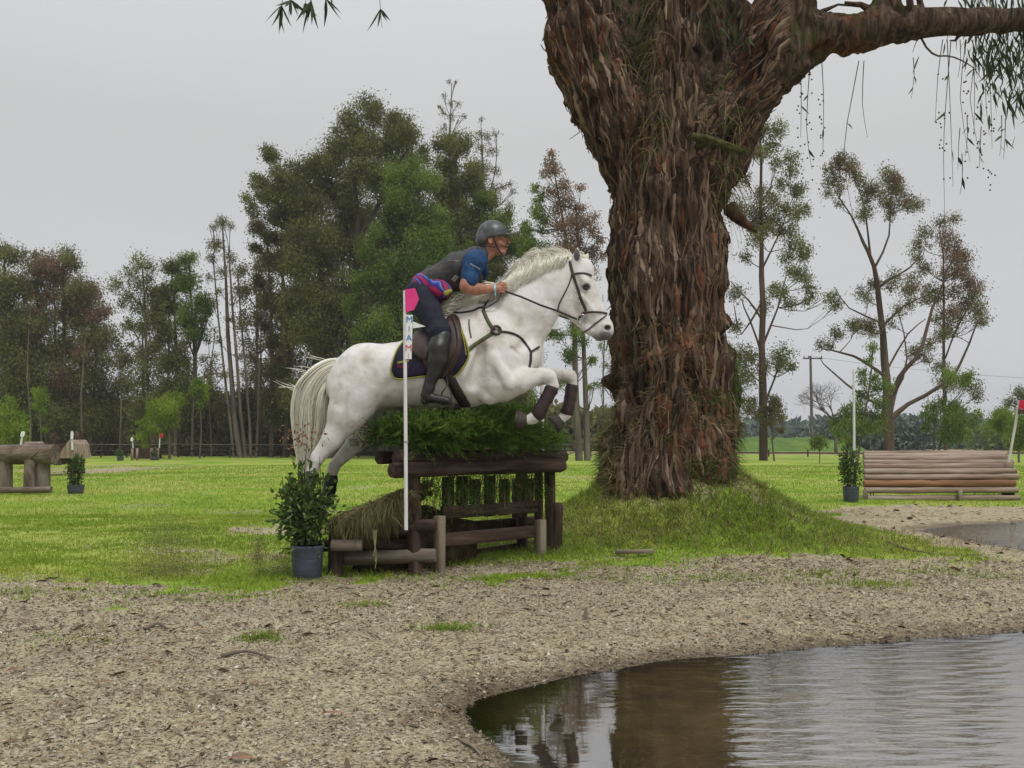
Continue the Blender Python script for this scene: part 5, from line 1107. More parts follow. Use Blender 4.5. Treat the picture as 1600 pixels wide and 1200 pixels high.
# brush: feathery conifer fronds packed between the logs
m_fir = leafmat('brush_green', [(.05, (.020, .038, .008)), (.35, (.055, .100, .016)), (.65, (.095, .175, .024)), (.95, (.18, .27, .045))], trans=.3, ns=4.5, tw=.5)
b = MB(); tw = MB()
def fronds(n, us, offs, zs, L, dz, t0=0, outb=0.0, nl=18, lw=.0038, ll=.048, dirs=.5):
    for k in range(n):
        u_ = rg.uniform(*us); o_ = rg.uniform(*offs); z_ = rg.uniform(*zs); xy = FA + FU * u_ + FN * o_; p = np.array((xy[0], xy[1], z_))
        d = np.array((*(FU * rg.normal(0, dirs) + FN * (rg.normal(0, dirs) - outb)), dz + rg.normal(0, .3))); d /= np.linalg.norm(d); Ln = L * rg.uniform(.5, 1.1); bend = rg.normal(0, .15, 3) - np.array((0, 0, .25))
        f = np.linspace(.1, 1, nl); c = p + d * (Ln * f)[:, None] + bend * (Ln * f * f)[:, None]; sgn = np.where(np.arange(nl) % 2, 1, -1)[:, None]; s = np.cross(d, rg.normal(0, 1, 3)); s /= np.linalg.norm(s)
        dl = d * .9 + s * sgn * .9 + rg.normal(0, .25, (nl, 3)); dl /= np.linalg.norm(dl, axis=1)[:, None]; wd = np.cross(dl, rg.normal(0, 1, (nl, 3))); wd /= np.linalg.norm(wd, axis=1)[:, None]; l_ = ll * (1.15 - .6 * f)[:, None]
        b.quads(np.stack([c - wd * lw * .4, c + dl * l_ * .5 - wd * lw, c + dl * l_, c + dl * l_ * .5 + wd * lw], 1), None, np.clip(np.full(nl, rg.beta(2, 2) + t0) + rg.normal(0, .06, nl), 0, 1))
LF = float(np.linalg.norm(FB - FA))
fronds(2000, (-.10, LF + .04), (-.05, BK + .02), (.93, 1.06), .20, .8); fronds(900, (-.1, LF), (-.10, .10), (.92, 1.08), .20, .25, outb=.7)
fronds(260, (-.15, .6), (-.30, -.05), (1.02, 1.12), .18, .7, .12, outb=.5); fronds(420, (-.12, LF * .7), (-.05, BK), (1.02, 1.12), .20, 1.0, .15)
fronds(120, (-.16, .1), (-.05, BK + .15), (.92, 1.12), .16, .3, outb=.0); fronds(160, (.75, LF - .25), (-.06, .10), (1.15, 1.22), .16, .9, .1)
b.build('brush', m_fir, jump)
b = MB(); fronds(330, (.12, LF - .06), (.0, .06), (.60, .82), .26, -1.0, -.1, outb=.1, ll=.028); b.build('hanging_brush', m_fir, jump)
b = MB(); hay(b, 160, (FA[0] + .1, FB[0] - .05), (6.9, 7.0), (.5, .8), .2, .003, (0, 0, -1), (.2, .2, .2))
b = MB()
for k in range(130):
    u_ = rg.uniform(.1, LF - .1); xy = FA + FU * u_ + FN * rg.uniform(-.01, .05); z_ = rg.uniform(.55, .82); b.tube([(xy[0], xy[1], z_), (xy[0] + rg.normal(0, .02), xy[1] + rg.normal(0, .02), z_ - rg.uniform(.05, .22))], .0028, 4, caps=False, t=rg.random())
b.build('dry_twigs', m_straw, jump)
# ------------------------------------------------------------------ flags and their poles
m_pole = pmat('white_paint', [(.3, (.56, .56, .55)), (.7, (.70, .70, .69))], 'pos', ns=9, rough=.5, bump=.1, bdist=.002)
m_pink = pmat('pink_plastic', [(.3, (.60, .035, .19)), (.7, (.70, .055, .25))], 'pos', ns=6, rough=.5, bump=0)
m_card = pmat('white_card', [(.3, (.62, .64, .64)), (.7, (.74, .76, .76))], 'pos', ns=8, rough=.6, bump=0)
m_inkb, nt = newmat('blue_ink'); finish(nt, (.03, .17, .42), .6); m_inkr, nt = newmat('red_ink'); finish(nt, (.55, .10, .12), .6)
def plate(pxs, Y, th, nm, mat, par):
    """a flat plate of the given outline, th thick"""
    A_ = np.array([at(x, y, Y) for x, y in pxs]); B_ = A_ + np.array((0, th, 0)); n = len(A_); c = A_.mean(0); b = MB(); k = np.arange(n); k2 = (k + 1) % n
    b.add(np.vstack([A_, c]), np.stack([k, k2, np.full(n, n)], -1)); b.add(np.vstack([B_, c + (0, th, 0)]), np.stack([k2, k, np.full(n, n)], -1)); b.add(np.vstack([A_, B_]), np.stack([k, k + n, k2 + n, k2], -1)); return b.build(nm, mat, par, smooth=False)
def text_part(body, nm, mat, par, loc, size, vertical=False, ext=.0012):
    cu = bpy.data.curves.new(nm, 'FONT'); cu.body = body; cu.size = size; cu.extrude = ext; cu.align_x = 'CENTER'; cu.align_y = 'CENTER'; cu.offset = 0.0
    o = bpy.data.objects.new(nm, cu); COL.objects.link(o); dgx = bpy.context.evaluated_depsgraph_get(); me = bpy.data.meshes.new_from_object(o.evaluated_get(dgx)); bpy.data.objects.remove(o)
    me.transform(Matrix.Rotation(math.radians(90), 4, 'X')); me.materials.clear(); me.materials.append(mat); me.transform(Matrix.Translation(Vector([float(v) for v in loc])))
    o = bpy.data.objects.new(nm, me); COL.objects.link(o); put(o, par); return o
PYN = 6.58
pole = thing('flag_pole', 'thin white pole with pink flag and lettered card, near end of the brush fence', 'flag pole', at(634, 826, PYN))
b = MB(); b.tube([at(634.5, 828, PYN), at(634, 700, PYN), at(633, 560, PYN), at(632.5, 454, PYN)], [.0135, .0135, .013, .0125], 12); b.build('pole', m_pole, pole)
plate([(633, 452.5), (648.5, 450), (654.5, 467), (647, 484), (634, 488)], PYN - .018, .006, 'flag', m_pink, pole)
cdp = plate([(634.5, 492), (645, 492), (643, 561), (632.5, 561)], PYN - .019, .003, 'lettered_card', m_card, pole)
for ch, y, mt, sz in (('M', 499.5, m_inkb, .064), ('I', 514, m_inkb, .050), ('A', 528, m_inkb, .060), ('M', 544, m_inkr, .066), ('I', 556, m_inkr, .04)):
    text_part(ch, 'letter', mt, cdp, at(640 - (y - 492) * .03, y, PYN - .0215), sz)
plate([(645, 502), (665, 510), (645, 513)], PYN - .010, .003, 'tape_end', m_card, pole)
b = MB(); b.tube([at(634.5, 690, PYN) + (0, 0, -.006), at(634.5, 690, PYN) + (0, 0, .006)], .018, 10); b.build('clamp', m_metal, pole)
b = MB(); c = at(634.5, 822, PYN); b.tube([c + (-.02, 0, 0), c + (.03, .05, -.01), (FA[0], FA[1] - .06, c[2] - .01)], .006, 6); b.build('bracket', m_dkl, pole)
PYF = 7.98; pole2 = thing('flag_pole', 'thin white pole with square white flag, half hidden behind the neck of the horse', 'flag pole', at(847, 722, PYF))
b = MB(); b.tube([at(848, 722, PYF), at(847, 600, PYF), at(846, 494, PYF)], [.016] * 3, 12); b.build('pole', m_pole, pole2)
plate([(846, 492), (873, 494), (873, 514), (846, 514)], PYF - .02, .006, 'flag', m_card, pole2)
# ------------------------------------------------------------------ potted shrubs
m_pot = pmat('grow_bag', [(.3, (.035, .040, .060)), (.7, (.075, .082, .115))], 'gc', (1, 1, 8), ns=6, rough=.6, bump=.7, bdist=.006, spec=.4)
m_shr = leafmat('shrub_leaf', [(.05, (.022, .042, .012)), (.4, (.060, .105, .024)), (.75, (.12, .18, .045)), (.95, (.30, .34, .19))], trans=.3, rough=.42, ns=6, tw=.8)
m_rust = leafmat('dry_leaf', [(.1, (.10, .05, .025)), (.9, (.26, .15, .08))])
def leafcloud(b, C, d, L, W, t, rng_):
    n = len(C); d = d / np.linalg.norm(d, axis=1)[:, None]; s = np.cross(d, rng_.normal(0, 1, (n, 3))); s /= np.linalg.norm(s, axis=1)[:, None]; L = np.broadcast_to(L, (n,))[:, None]; W = np.broadcast_to(W, (n,))[:, None]
    b.quads(np.stack([C, C + d * L * .45 + s * W, C + d * L, C + d * L * .45 - s * W], 1), None, t)
def potted(base, rt, rb, h, H_, wd, lab, nleaf, ll, seed, col=True, label=None, dry=0, group=None):
    r = np.random.default_rng(seed); base = np.array(base, float); o = thing('potted_shrub', lab, 'potted plant', base, group)
    b = MB(); n = 20; z = np.array([0, .02, .5, .93, 1, 1, .93]) * h; rr = np.array([rb * .95, rb, (rb + rt) / 2, rt, rt * 1.03, rt * .93, rt * .9]); b.tube([base + (0, 0, q) for q in z], rr, n, rng=r, rough=.05); b.build('pot', m_pot, o)
    st = MB(); lf = MB(); dr = MB(); cs = []; ds = []
    for k in range(16):
        a = r.uniform(0, 2 * np.pi); rad = r.uniform(.1, 1) * wd; top = base + np.array((math.cos(a) * rad, math.sin(a) * rad * .8, h + (H_ - h) * r.uniform(.55, 1) * (1 - .25 * rad / wd)))
        p0 = base + np.array((math.cos(a) * rt * .3, math.sin(a) * rt * .3, h * .8)); md = (p0 + top) / 2 + np.array((math.cos(a), math.sin(a), 0)) * wd * .18; L_ = smoothline([p0, md, top], .03); st.tube(L_, np.linspace(.008, .002, len(L_)) * (wd / .2) ** .5, 5, caps=False)
        m = nleaf // 16
        i_ = (r.uniform(.12, 1, m) ** .7 * (len(L_) - 1)).astype(int); c = L_[i_] + r.normal(0, 1, (m, 3)) * wd * .24 * np.array((1, 1, .7)); cs.append(c); ds.append((c - base - (0, 0, h)) * .5 + r.normal(0, .25, (m, 3)) * wd * 2 + np.array((0, 0, -.10)))
    st.build('stem', m_twig, o); cs = np.vstack(cs); ds = np.vstack(ds); leafcloud(lf, cs, ds, ll * r.uniform(.6, 1.2, len(cs)), ll * .23, r.beta(2, 2.2, len(cs)), r); lf.build('foliage', m_shr, o)
    if dry:
        c = base + np.array((-.06, 0, H_ * 1.0)) + r.normal(0, 1, (dry, 3)) * np.array((.09, .06, .05)); leafcloud(dr, c, r.normal(0, 1, (dry, 3)), .04, .008, r.random(dry), r); dr.build('dry_foliage', m_rust, o)
    return o
c = G(477, 907, 0); potted((c[0], c[1] + .06, H(c[0], c[1]) - .01), .112, .098, .25, 1.02, .19, 'bushy leafy shrub in a blue-grey bag beside the hind legs of the horse', 1900, .052, 3, dry=90)
c = G(118, 771); potted((c[0], c[1], H(c[0], c[1])), .15, .13, .17, .92, .13, 'small leafy shrub in a dark pot at the right end of the big rustic log', 520, .075, 4)
c = G(1330, 785); potted((c[0], c[1], H(c[0], c[1])), .125, .11, .25, 1.12, .17, 'leafy shrub in a dark pot at the left end of the rolled-log jump', 900, .065, 5)
# ------------------------------------------------------------------ other jumps and site furniture
def gz(x, y): return float(H(x, y))
m_roll = pmat('peeled_log', [(.25, (.10, .070, .05)), (.42, (.22, .155, .115)), (.58, (.31, .245, .195)), (.72, (.37, .32, .27)), (.9, (.42, .39, .33))], 'gc', (1, 1, .07), ns=14, detail=7, rough=.85, bump=.6, bdist=.012)
m_rust_w = pmat('orange_peeled_log', [(.25, (.10, .055, .035)), (.5, (.24, .12, .06)), (.8, (.33, .20, .13))], 'gc', (1, 1, .06), ns=12, detail=7, rough=.85, bump=.6, bdist=.012)
Yc = 15.6; L0 = at(1350, 784, Yc); R0 = at(1594, 776, Yc); roll = thing('rolled_log_jump', 'low rounded jump faced with stacked pale horizontal logs on the grass', 'jump', (( L0[0] + R0[0]) / 2, Yc + .6, 0))
nlg = 9; xa, xb = at(1349, 740, Yc)[0], at(1592, 740, Yc)[0]; kk = 0
for k in range(21):
    a = math.radians(-2 + k * 8.9); yy = Yc + .78 - .78 * math.cos(a); zz = .06 + .70 * math.sin(a) ** .9 if a > 0 else .03
    r_ = .054 + .010 * ((k * 7) % 3 - 1) / 2 ; 
    sh_ = (yy - Yc) * .40; logc((xa + sh_ + .015 * (k % 2), yy, zz), (xb + sh_ - .10 * (k % 3) / 3 - .12 * sstep(zz, .5, .75), yy, zz + .01), r_, 'log', m_rust_w if k in (2,) else m_roll, roll, seg=14, n=12, rough=.14)
for x_ in (xa + .10, xb - .12):
    b = MB(); n = 16; P_ = [(x_ + .4 * (.78 - .72 * math.cos(t)), Yc + .78 - .72 * math.cos(t), max(0, .64 * math.sin(t))) for t in np.linspace(0, math.pi, n)]; A_ = np.array(P_ + [(x_ + .3, Yc + .78, 0)]); B_ = A_ + (.05, 0, 0); m = len(A_); c = m - 1; q = np.arange(m - 2)
    b.add(A_, np.stack([q, q + 1, np.full(m - 2, c)], -1)); b.add(B_, np.stack([q + 1, q, np.full(m - 2, c)], -1)); b.build('end_panel', m_log, roll, smooth=False)
for px in (1352, 1500): b = MB(); c = at(px, 770, Yc - .08); b.box((c[0], c[1], .08), (.07, .06, .2), bev=.008); b.build('foot_peg', m_raw, roll)
# its two flag poles
def fpole(p0, p1, r, lab, flag=None, fm=None, name='flag_pole', Yd=None, group=None):
    o = thing(name, lab, 'flag pole', p0, group); b = MB(); b.tube([p0, (np.array(p0) + p1) / 2 + (.002, 0, 0), p1], [r] * 3, 10); b.build('pole', m_pole, o)
    if flag is not None: plate(flag, Yd, .01, 'flag', fm, o)
    return o
m_flagr = pmat('red_flag', [(.3, (.42, .012, .03)), (.7, (.55, .02, .05))], 'pos', ns=5, rough=.5, bump=0)
p0 = at(1333, 700, 16.2); p0[2] = 0; fpole(p0, at(1334, 578, 16.2), .022, 'plain thin white pole rising from the leafy shrub left of the rolled-log jump')
o = fpole(at(1576, 722, 15.7), at(1593, 626, 15.5), .020, 'leaning white pole with a red flag at the right edge of the photo', [(1593.5, 625), (1622, 627), (1620, 640), (1592, 639)], m_flagr, Yd=15.45)
plate([(1592, 639.6), (1620, 640.6), (1618, 648), (1591, 647)], 15.46, .01, 'number_strip', m_red, o)
# the big rustic log on posts at the left edge
m_big = pmat('rustic_log', [(.25, (.045, .032, .024)), (.42, (.12, .09, .068)), (.6, (.20, .165, .13)), (.85, (.30, .26, .21))], 'gc', (1, 1, .3), ns=7, detail=8, rough=.95, bump=1.0, bdist=.03, dist=.8)
Yl = 17.8; rl = thing('log_jump', 'massive rough grey log resting on thick stumps at the left edge', 'jump', at(20, 768, Yl))
def blog(p, q, rad, nm, mat, par, n=22, seg=26, amp=.25, tw=0):
    t_ = np.linspace(0, 1, seg)[:, None]; pts = np.array(p) * (1 - t_) + np.array(q) * t_; b = MB(); b.tube(pts, np.interp(t_[:, 0], np.linspace(0, 1, len(rad)), rad), n); V_ = b.V[0]; ax = (np.array(q) - p); ax = ax / np.linalg.norm(ax)
    for i_ in range(len(b.V)):
        V_ = b.V[i_]; rel = V_ - np.array(p); al = rel @ ax; rad_ = rel - al[:, None] * ax; rn = np.linalg.norm(rad_, axis=1); d_ = rad_ / (rn[:, None] + 1e-9)
        g = np.concatenate([(al * .9 + 0)[:, None], d_ * 1.6], 1)[:, :3]; g = np.stack([al * 1.5, d_[:, 1] * 2 + d_[:, 0], d_[:, 2] * 2], -1); b.V[i_] = V_ + d_ * (rn * amp * (fbm(g * 2.0, 4, 61) - .5))[:, None]
    return b.build(nm, mat, par)
blog(at(-140, 711, Yl), at(86, 710, Yl), [.20, .20, .185, .195], 'top_log', m_big, rl); 
for x0_, w_, dz in ((8, .15, 0), (47, .11, -.1), (67, .15, .05)):
    c = at(x0_, 728, Yl + dz); blog((c[0], Yl + dz, -.05), (c[0], Yl + dz, c[2] + .12), [w_, w_ * .95, w_ * .9], 'stump', m_big, rl, seg=12, n=16, amp=.2)
c = at(-60, 728, Yl); blog((c[0], Yl, -.05), (c[0], Yl, c[2] + .12), [.16, .15], 'stump', m_big, rl, seg=10, n=14)
blog(at(-140, 767, Yl - .45), at(80, 765, Yl - .45), [.055, .05, .06], 'ground_log', m_big, rl, n=12, amp=.2)
b = MB(); b.tube(smoothline([at(38, 729, Yl - .17), at(46, 716, Yl - .2), at(56, 708, Yl - .2), at(66, 700, Yl - .15)], .05), .012, 6); b.build('rope', m_gry, rl)
# sloping plank jump behind it, with its two poles
Yw = 27.0; wj = thing('ramp_jump', 'low brown plank ramp with raised ends between two poles, behind the massive log', 'jump', at(72, 716, Yw))
def prism(pts, Y0, Y1, nm, mat, par):
    A_ = np.array([at(x, y, Y0) for x, y in pts]); B_ = A_ + (0, Y1 - Y0, 0); n = len(A_); c = A_.mean(0); b = MB(); k = np.arange(n); k2 = (k + 1) % n; b.add(np.vstack([A_, c]), np.stack([k, k2, np.full(n, n)], -1)); b.add(np.vstack([B_, c + (0, Y1 - Y0, 0)]), np.stack([k2, k, np.full(n, n)], -1)); b.add(np.vstack([A_, B_]), np.stack([k, k + n, k2 + n, k2], -1)); return b.build(nm, mat, par, smooth=False)
prism([(34, 726), (34, 693), (96, 694), (96, 726)], Yw, Yw + .9, 'plank_slope', m_red, wj); prism([(28, 722), (33, 696), (38, 690), (45, 698), (48, 722)], Yw - .06, Yw + 1.0, 'end_frame', m_roll, wj); prism([(91, 716), (97, 702), (108, 687), (113, 694), (117, 716)], Yw - .06, Yw + 1.0, 'end_frame', m_roll, wj); prism([(84, 727), (84, 703), (95, 703), (96, 727)], Yw - .03, Yw - .01, 'dark_panel', m_red, wj)
p0 = at(31, 703, Yw - .1); fpole(p0, at(36, 676, Yw - .1), .03, 'short white pole with a round top at the left end of the brown ramp jump', [(31.5, 682), (33, 674.5), (37, 673.5), (39, 676), (38, 681), (35, 683)], m_card, Yd=Yw - .16)
p0 = at(113, 703, Yw - .1); fpole(p0, at(112, 675, Yw - .1), .03, 'short white pole at the right end of the brown ramp jump', [(110, 686), (110.5, 675), (113, 673), (115, 678), (114, 686)], m_card, Yd=Yw - .16)
b = MB(); c = at(120, 690, 28.5); bs_ = thing('tree_stump', 'dark brown broken stump behind the brown ramp jump', 'stump', (c[0], 28.5, 0)); blog((c[0], 28.5, 0), (c[0] + .02, 28.5, 1.3), [.24, .2, .14], 'trunk', m_bark, bs_, seg=10, n=12, amp=.5)
# tiny far brush jump with flags and pots
Yf = 50.0; fj = thing('hurdle_jump', 'small dark brown hurdle far off in front of the post-and-rail fence', 'jump', at(228, 717, Yf))
prism([(209, 717), (209, 701), (246, 700), (246, 717)], Yf, Yf + .6, 'brush_panel', m_log, fj)
for px in (207, 214.5, 237, 247): b = MB(); c = at(px, 700, Yf - .05); b.box((c[0], c[1], .28), (.11, .08, .68)); b.build('post', m_roll, fj)
p0 = at(208, 700, Yf - .1); fpole(p0, at(206, 683, Yf - .1), .03, 'tiny white flag pole at the left of the far hurdle', [(203.5, 689), (205, 683), (208, 684), (208, 690)], m_card, Yd=Yf - .2)
p0 = at(249, 700, Yf - .1); fpole(p0, at(250, 679, Yf - .1), .03, 'tiny pole with a red and white flag at the right of the far hurdle', [(249, 683.5), (249.5, 677), (255, 678), (254.5, 683.5)], m_flagr, Yd=Yf - .2)
for px, lab in ((206, 'tiny dark shrub left of the far hurdle'), (258, 'tiny green shrub right of the far hurdle')):
    c = G(px, 718); potted((c[0], 49.5, gz(c[0], 49.5)), .17, .15, .22, .75, .16, lab, 200, .12, int(px))
# post-and-rail fences
def railfence(xs, Yv, h, lab, step, cross, rails, rr=.03):
    o = thing('rail_fence', lab, 'fence', (xs[0], Yv, 0)); X = np.arange(xs[0], xs[1], step); zb = [gz(x, Yv) for x in X]
    for k, x in enumerate(X):
        b = MB(); b.tube([(x, Yv, zb[k] - .1), (x + .02, Yv, zb[k] + h + .05)], [.05, .045], 7, rng=rg, rough=.2); b.build('post', m_log, o)
    for f in rails:
        b = MB(); b.tube([(x, Yv - .06, z + h * f) for x, z in zip(X, zb)], rr, 6); b.build('rail', m_gry if f > .8 and cross else m_log, o)
    if cross:
        for k in range(len(X) - 1):
            b = MB(); b.tube([(X[k], Yv - .05, zb[k] + .08), (X[k + 1], Yv - .05, zb[k + 1] + h * .9)], .022, 5); b.build('brace', m_log, o); b = MB(); b.tube([(X[k], Yv - .02, zb[k] + h * .9), (X[k + 1], Yv - .02, zb[k + 1] + .08)], .022, 5); b.build('brace', m_log, o)
railfence((at(118, 700, 56)[0], at(975, 700, 56)[0]), 56, .82, 'brown post-and-rail fence with crossed braces along the foot of the wood', 1.55, True, (.5, .95))
railfence((at(1140, 700, 62)[0], at(1640, 700, 62)[0]), 62, .42, 'low dark rail fence crossing the field behind the rolled-log jump', 2.6, False, (.6,), .05)
# utility pole
up_ = at(1269, 690, 85); po_ = thing('utility_pole', 'tall bare utility pole with a crossarm beyond the low rail fence', 'utility pole', (up_[0], 85, 0))
b = MB(); b.tube([(up_[0], 85, 0), (up_[0], 85, at(1269, 556, 85)[2])], [.16, .11], 8); b.build('pole', m_gry, po_)
b = MB(); c = at(1270, 560, 85); b.box(c, (1.8, .12, .12)); b.build('crossarm', m_gry, po_)
for dx in (-.8, -.4, .8): b = MB(); b.tube([c + (dx, 0, .05), c + (dx, 0, .25)], .05, 6); b.build('insulator', m_gry, po_)
b = MB()
pth = [at(1262, 558, 85) + (0, 0, .25), at(1600, 600, 60), at(1900, 560, 45)]
m_wire, nt = newmat('wire'); finish(nt, (.12, .12, .13), .7)
for nm, A_, B_, lab in (('power_line', at(1270, 557, 85), at(1990, 590, 80), 'thin power line sagging from the utility pole crossarm towards the right edge'),):
    t_ = np.linspace(0, 1, 30)[:, None]; pts = A_ * (1 - t_) + B_ * t_; pts[:, 2] -= 3.0 * (t_ * (1 - t_) * 4)[:, 0] * .35; b = MB(); b.tube(pts, .012, 4); tag(b.build(nm, m_wire), lab, 'power line')
# fallen plank and some sticks on the ground
def gpt(px, py, h=0): c = G(px, py); return np.array((c[0], c[1], gz(c[0], c[1]) + h))
a, c = gpt(962, 876, .035), gpt(1022, 878, .035); b = MB(); b.box((a + c) / 2, (np.linalg.norm(c - a), .07, .03), frame(c - a), bev=.004); tag(b.build('plank', m_raw), 'short flat brown plank lying on the grass below the tree mound', 'plank')
for a, m_, c, r_, lab in (((345, 1030), (385, 1026), (425, 1032), .008, 'long brown strip of bark lying on the gravel, left foreground'), ((925, 1048), (965, 1046), (998, 1049), .006, 'pale thin stick lying at the edge of the pond'), ((1385, 856), (1420, 866), (1460, 872), .012, 'dark fallen twig on the grass before the puddle'), ((720, 1150), (738, 1162), (752, 1172), .006, 'short pale stick on the shore at the left tip of the pond'), ((228, 985), (245, 981), (262, 984), .009, 'curled brown bark scrap near the left grass edge')):
    b = MB(); L_ = smoothline([gpt(*a, r_), gpt(*m_, r_ + .008), gpt(*c, r_)], .02); b.tube(L_, np.linspace(r_, r_ * .4, len(L_)), 7, rng=rg, rough=.5, lat=1.6); tag(b.build('stick', m_raw if 'pale' in lab else m_gry), lab, 'stick')
m_dead = pmat('dead_leaf', [(.3, (.14, .055, .035)), (.7, (.30, .15, .10))], 'pos', ns=20, rough=.7, bump=.2)
for px, py, ang_, L, lab in ((520, 1118, .1, .09, 'reddish dead leaf lying on the gravel, bottom centre'), (22, 1048, .8, .10, 'reddish dead leaf on the gravel at the left edge'), (165, 1070, .2, .09, 'brown curled leaf on the gravel, left foreground'), (1318, 1009, .1, .09, 'pinkish dead leaf at the far water edge of the pond'), (375, 1192, .0, .10, 'broad brown leaf at the bottom edge of the photo')):
    c = gpt(px, py, .012); b = MB(); K = 8; t_ = np.linspace(0, 1, K); u3 = np.array((math.cos(ang_), math.sin(ang_), 0)); v3 = np.array((-u3[1], u3[0], .08)); wv_ = L * .10 * np.sin(np.pi * np.clip(t_, .03, .97)); ctr = c + u3 * (L * (t_ - .5))[:, None] + np.array((0, 0, 1)) * (.008 * np.sin(3 * t_))[:, None]
    b.quads(np.stack([ctr[:-1] - v3 * wv_[:-1, None], ctr[1:] - v3 * wv_[1:, None], ctr[1:] + v3 * wv_[1:, None], ctr[:-1] + v3 * wv_[:-1, None]], 1)); tag(b.build('fallen_leaf', m_dead), lab, 'leaf')
c = gpt(1544, 994, 0); b = MB(); b.tube([c + (0, 0, -.02), c + (0, 0, .01), c + (.01, 0, .035)], [.012, .02, .006], 8, rng=rg, rough=.4); tag(b.build('stone', m_log), 'small dark stone at the water edge near the right side', 'stone')

# ------------------------------------------------------------------ ground cover: chips, grass, litter
rg = np.random.default_rng(99)
def inview(n, y0, y1, p=1.0, xl=-.60, xr=.60):
    y = y0 + (y1 - y0) * rg.random(n) ** p; x = y * rg.uniform(xl, xr, n); return x, y
m_chip = pmat('bark_chips', [(.05, (.055, .042, .028)), (.3, (.16, .13, .09)), (.55, (.30, .26, .19)), (.8, (.42, .38, .29)), (.97, (.58, .55, .47))], 'gc', ns=8, rough=.9, bump=0, tint=.9)
x, y = inview(240000, 2.4, 7.6, 1.0); gm = grassmask(x, y); s = shore(x, y); k = (gm < rg.random(len(x)) * .9) & (s > .0); x, y, s = x[k], y[k], s[k]
z = H(x, y); n = len(x); L = (.0022 + .0075 * rg.random(n) ** 4) * (1 + .10 * y); 
d = np.stack([rg.normal(0, 1, n), rg.normal(0, 1, n), rg.normal(0, .35, n)], -1); d /= np.linalg.norm(d, axis=1)[:, None]; sd_v = np.cross(d, np.stack([rg.normal(0, .5, n), rg.normal(0, .5, n), np.ones(n)], -1)); sd_v /= np.linalg.norm(sd_v, axis=1)[:, None]
W = L * rg.uniform(.22, .8, n); c = np.stack([x, y, z + .002 + .004 * rg.random(n)], -1); b = MB(); t = np.clip(rg.normal(.56, .17, n) - .35 * np.exp(-s / .12), 0, 1)
b.quads(np.stack([c - d * L[:, None], c - sd_v * W[:, None], c + d * L[:, None], c + sd_v * W[:, None]], 1), None, t); tag(b.build('gravel_chips', m_chip), None, None, kind='stuff')
# longer dry litter: twigs, bark bits, gum leaves
m_lit = pmat('litter', [(.05, (.04, .028, .018)), (.35, (.12, .085, .055)), (.6, (.22, .16, .10)), (.85, (.33, .26, .18)), (.98, (.50, .45, .36))], 'gc', ns=8, rough=.85, bump=0, tint=.9)
x, y = inview(15000, 2.5, 16); gm = grassmask(x, y); s = shore(x, y); clump = fbm(P2(x, y, 1.6), 3, 71); k = (gm < .75 * rg.random(len(x)) + .25) & (s > .02) & (clump > .34 + .20 * rg.random(len(x))); x, y = x[k], y[k]; n = len(x); z = H(x, y) + .006
L = rg.uniform(.012, .055, n) * (1 + .06 * y); th_ = rg.uniform(0, 2 * np.pi, n); d = np.stack([np.cos(th_), np.sin(th_), rg.normal(0, .12, n)], -1); sdv = np.stack([-np.sin(th_), np.cos(th_), rg.normal(0, .5, n)], -1); W = L * rg.choice([.05, .1, .18], n, p=[.4, .35, .25]); bend = rg.normal(0, .25, n)
b = MB(); c = np.stack([x, y, z], -1); t = rg.beta(2, 2, n); prev = c - sdv * 0; K = 3; pc = c
for q in range(K):
    f = (q + 1) / K; nc = c + d * (L * f)[:, None] + sdv * (bend * L * f * f)[:, None] + np.array((0, 0, .006)) * math.sin(f * 2.5); w0 = W * math.sin(math.pi * max(.08, q / K)); w1 = W * math.sin(math.pi * min(.95, f)); b.quads(np.stack([pc - sdv * w0[:, None], nc - sdv * w1[:, None], nc + sdv * w1[:, None], pc + sdv * w0[:, None]], 1), None, t); pc = nc
tag(b.build('ground_litter', m_lit), None, None, kind='stuff')
m_grass = leafmat('grass_blade', [(.02, (.070, .11, .012)), (.3, (.155, .23, .022)), (.55, (.24, .33, .034)), (.8, (.33, .38, .06)), (.97, (.46, .42, .17))], trans=.35, ns=.9, tw=.55, rough=.6)
def blades(x, y, h, w, lean, t, seg=2):
    n = len(x); z = H(x, y) - .004; th_ = rg.uniform(0, 2 * np.pi, n); s = np.stack([np.cos(th_), np.sin(th_), np.zeros(n)], -1); ld = np.stack([rg.normal(0, 1, n), rg.normal(0, 1, n), np.zeros(n)], -1) * (lean * h)[:, None]
    c = np.stack([x, y, z], -1); V0, V1 = c - s * w[:, None], c + s * w[:, None]; m = c + ld * .35 + np.array((0, 0, .6)) * h[:, None]; V2, V3 = m + s * (w * .75)[:, None], m - s * (w * .75)[:, None]; tip = c + ld + np.array((0, 0, 1)) * (h * (1 - .3 * lean))[:, None]; tp = tip + s * (w * .12)[:, None]; tq = tip - s * (w * .12)[:, None]
    b = MB(); b.quads(np.stack([V0, V1, V2, V3], 1), None, t); b.quads(np.stack([V3, V2, tp, tq], 1), None, t); return b
def gtint(x, y, n): return np.clip(.12 + .75 * fbm(P2(x, y, .9), 3, 33) + rg.normal(0, .14, n), 0, 1)
x, y = inview(200000, 5.2, 12.5, .9); gm = grassmask(x, y); dens = fbm(P2(x, y, 2.2), 3, 34); k = (gm > rg.random(len(x)) * .85 + .08) & (dens > rg.random(len(x)) * .45 + .1) & (np.hypot(x - TREE[0], y - TREE[1]) > .55); x, y = x[k], y[k]; n = len(x)
mnd = np.exp(-((np.hypot(x - TREE[0], y - TREE[1]) - 1.0) / .8) ** 2); hh = (.014 + .040 * rg.random(n) ** 1.6) * (1 + 1.2 * mnd) * (.6 + .8 * fbm(P2(x, y, 1.5), 2, 35)); t = np.clip(gtint(x, y, n) + .12 * mnd * (rg.random(n) < .4), 0, 1)
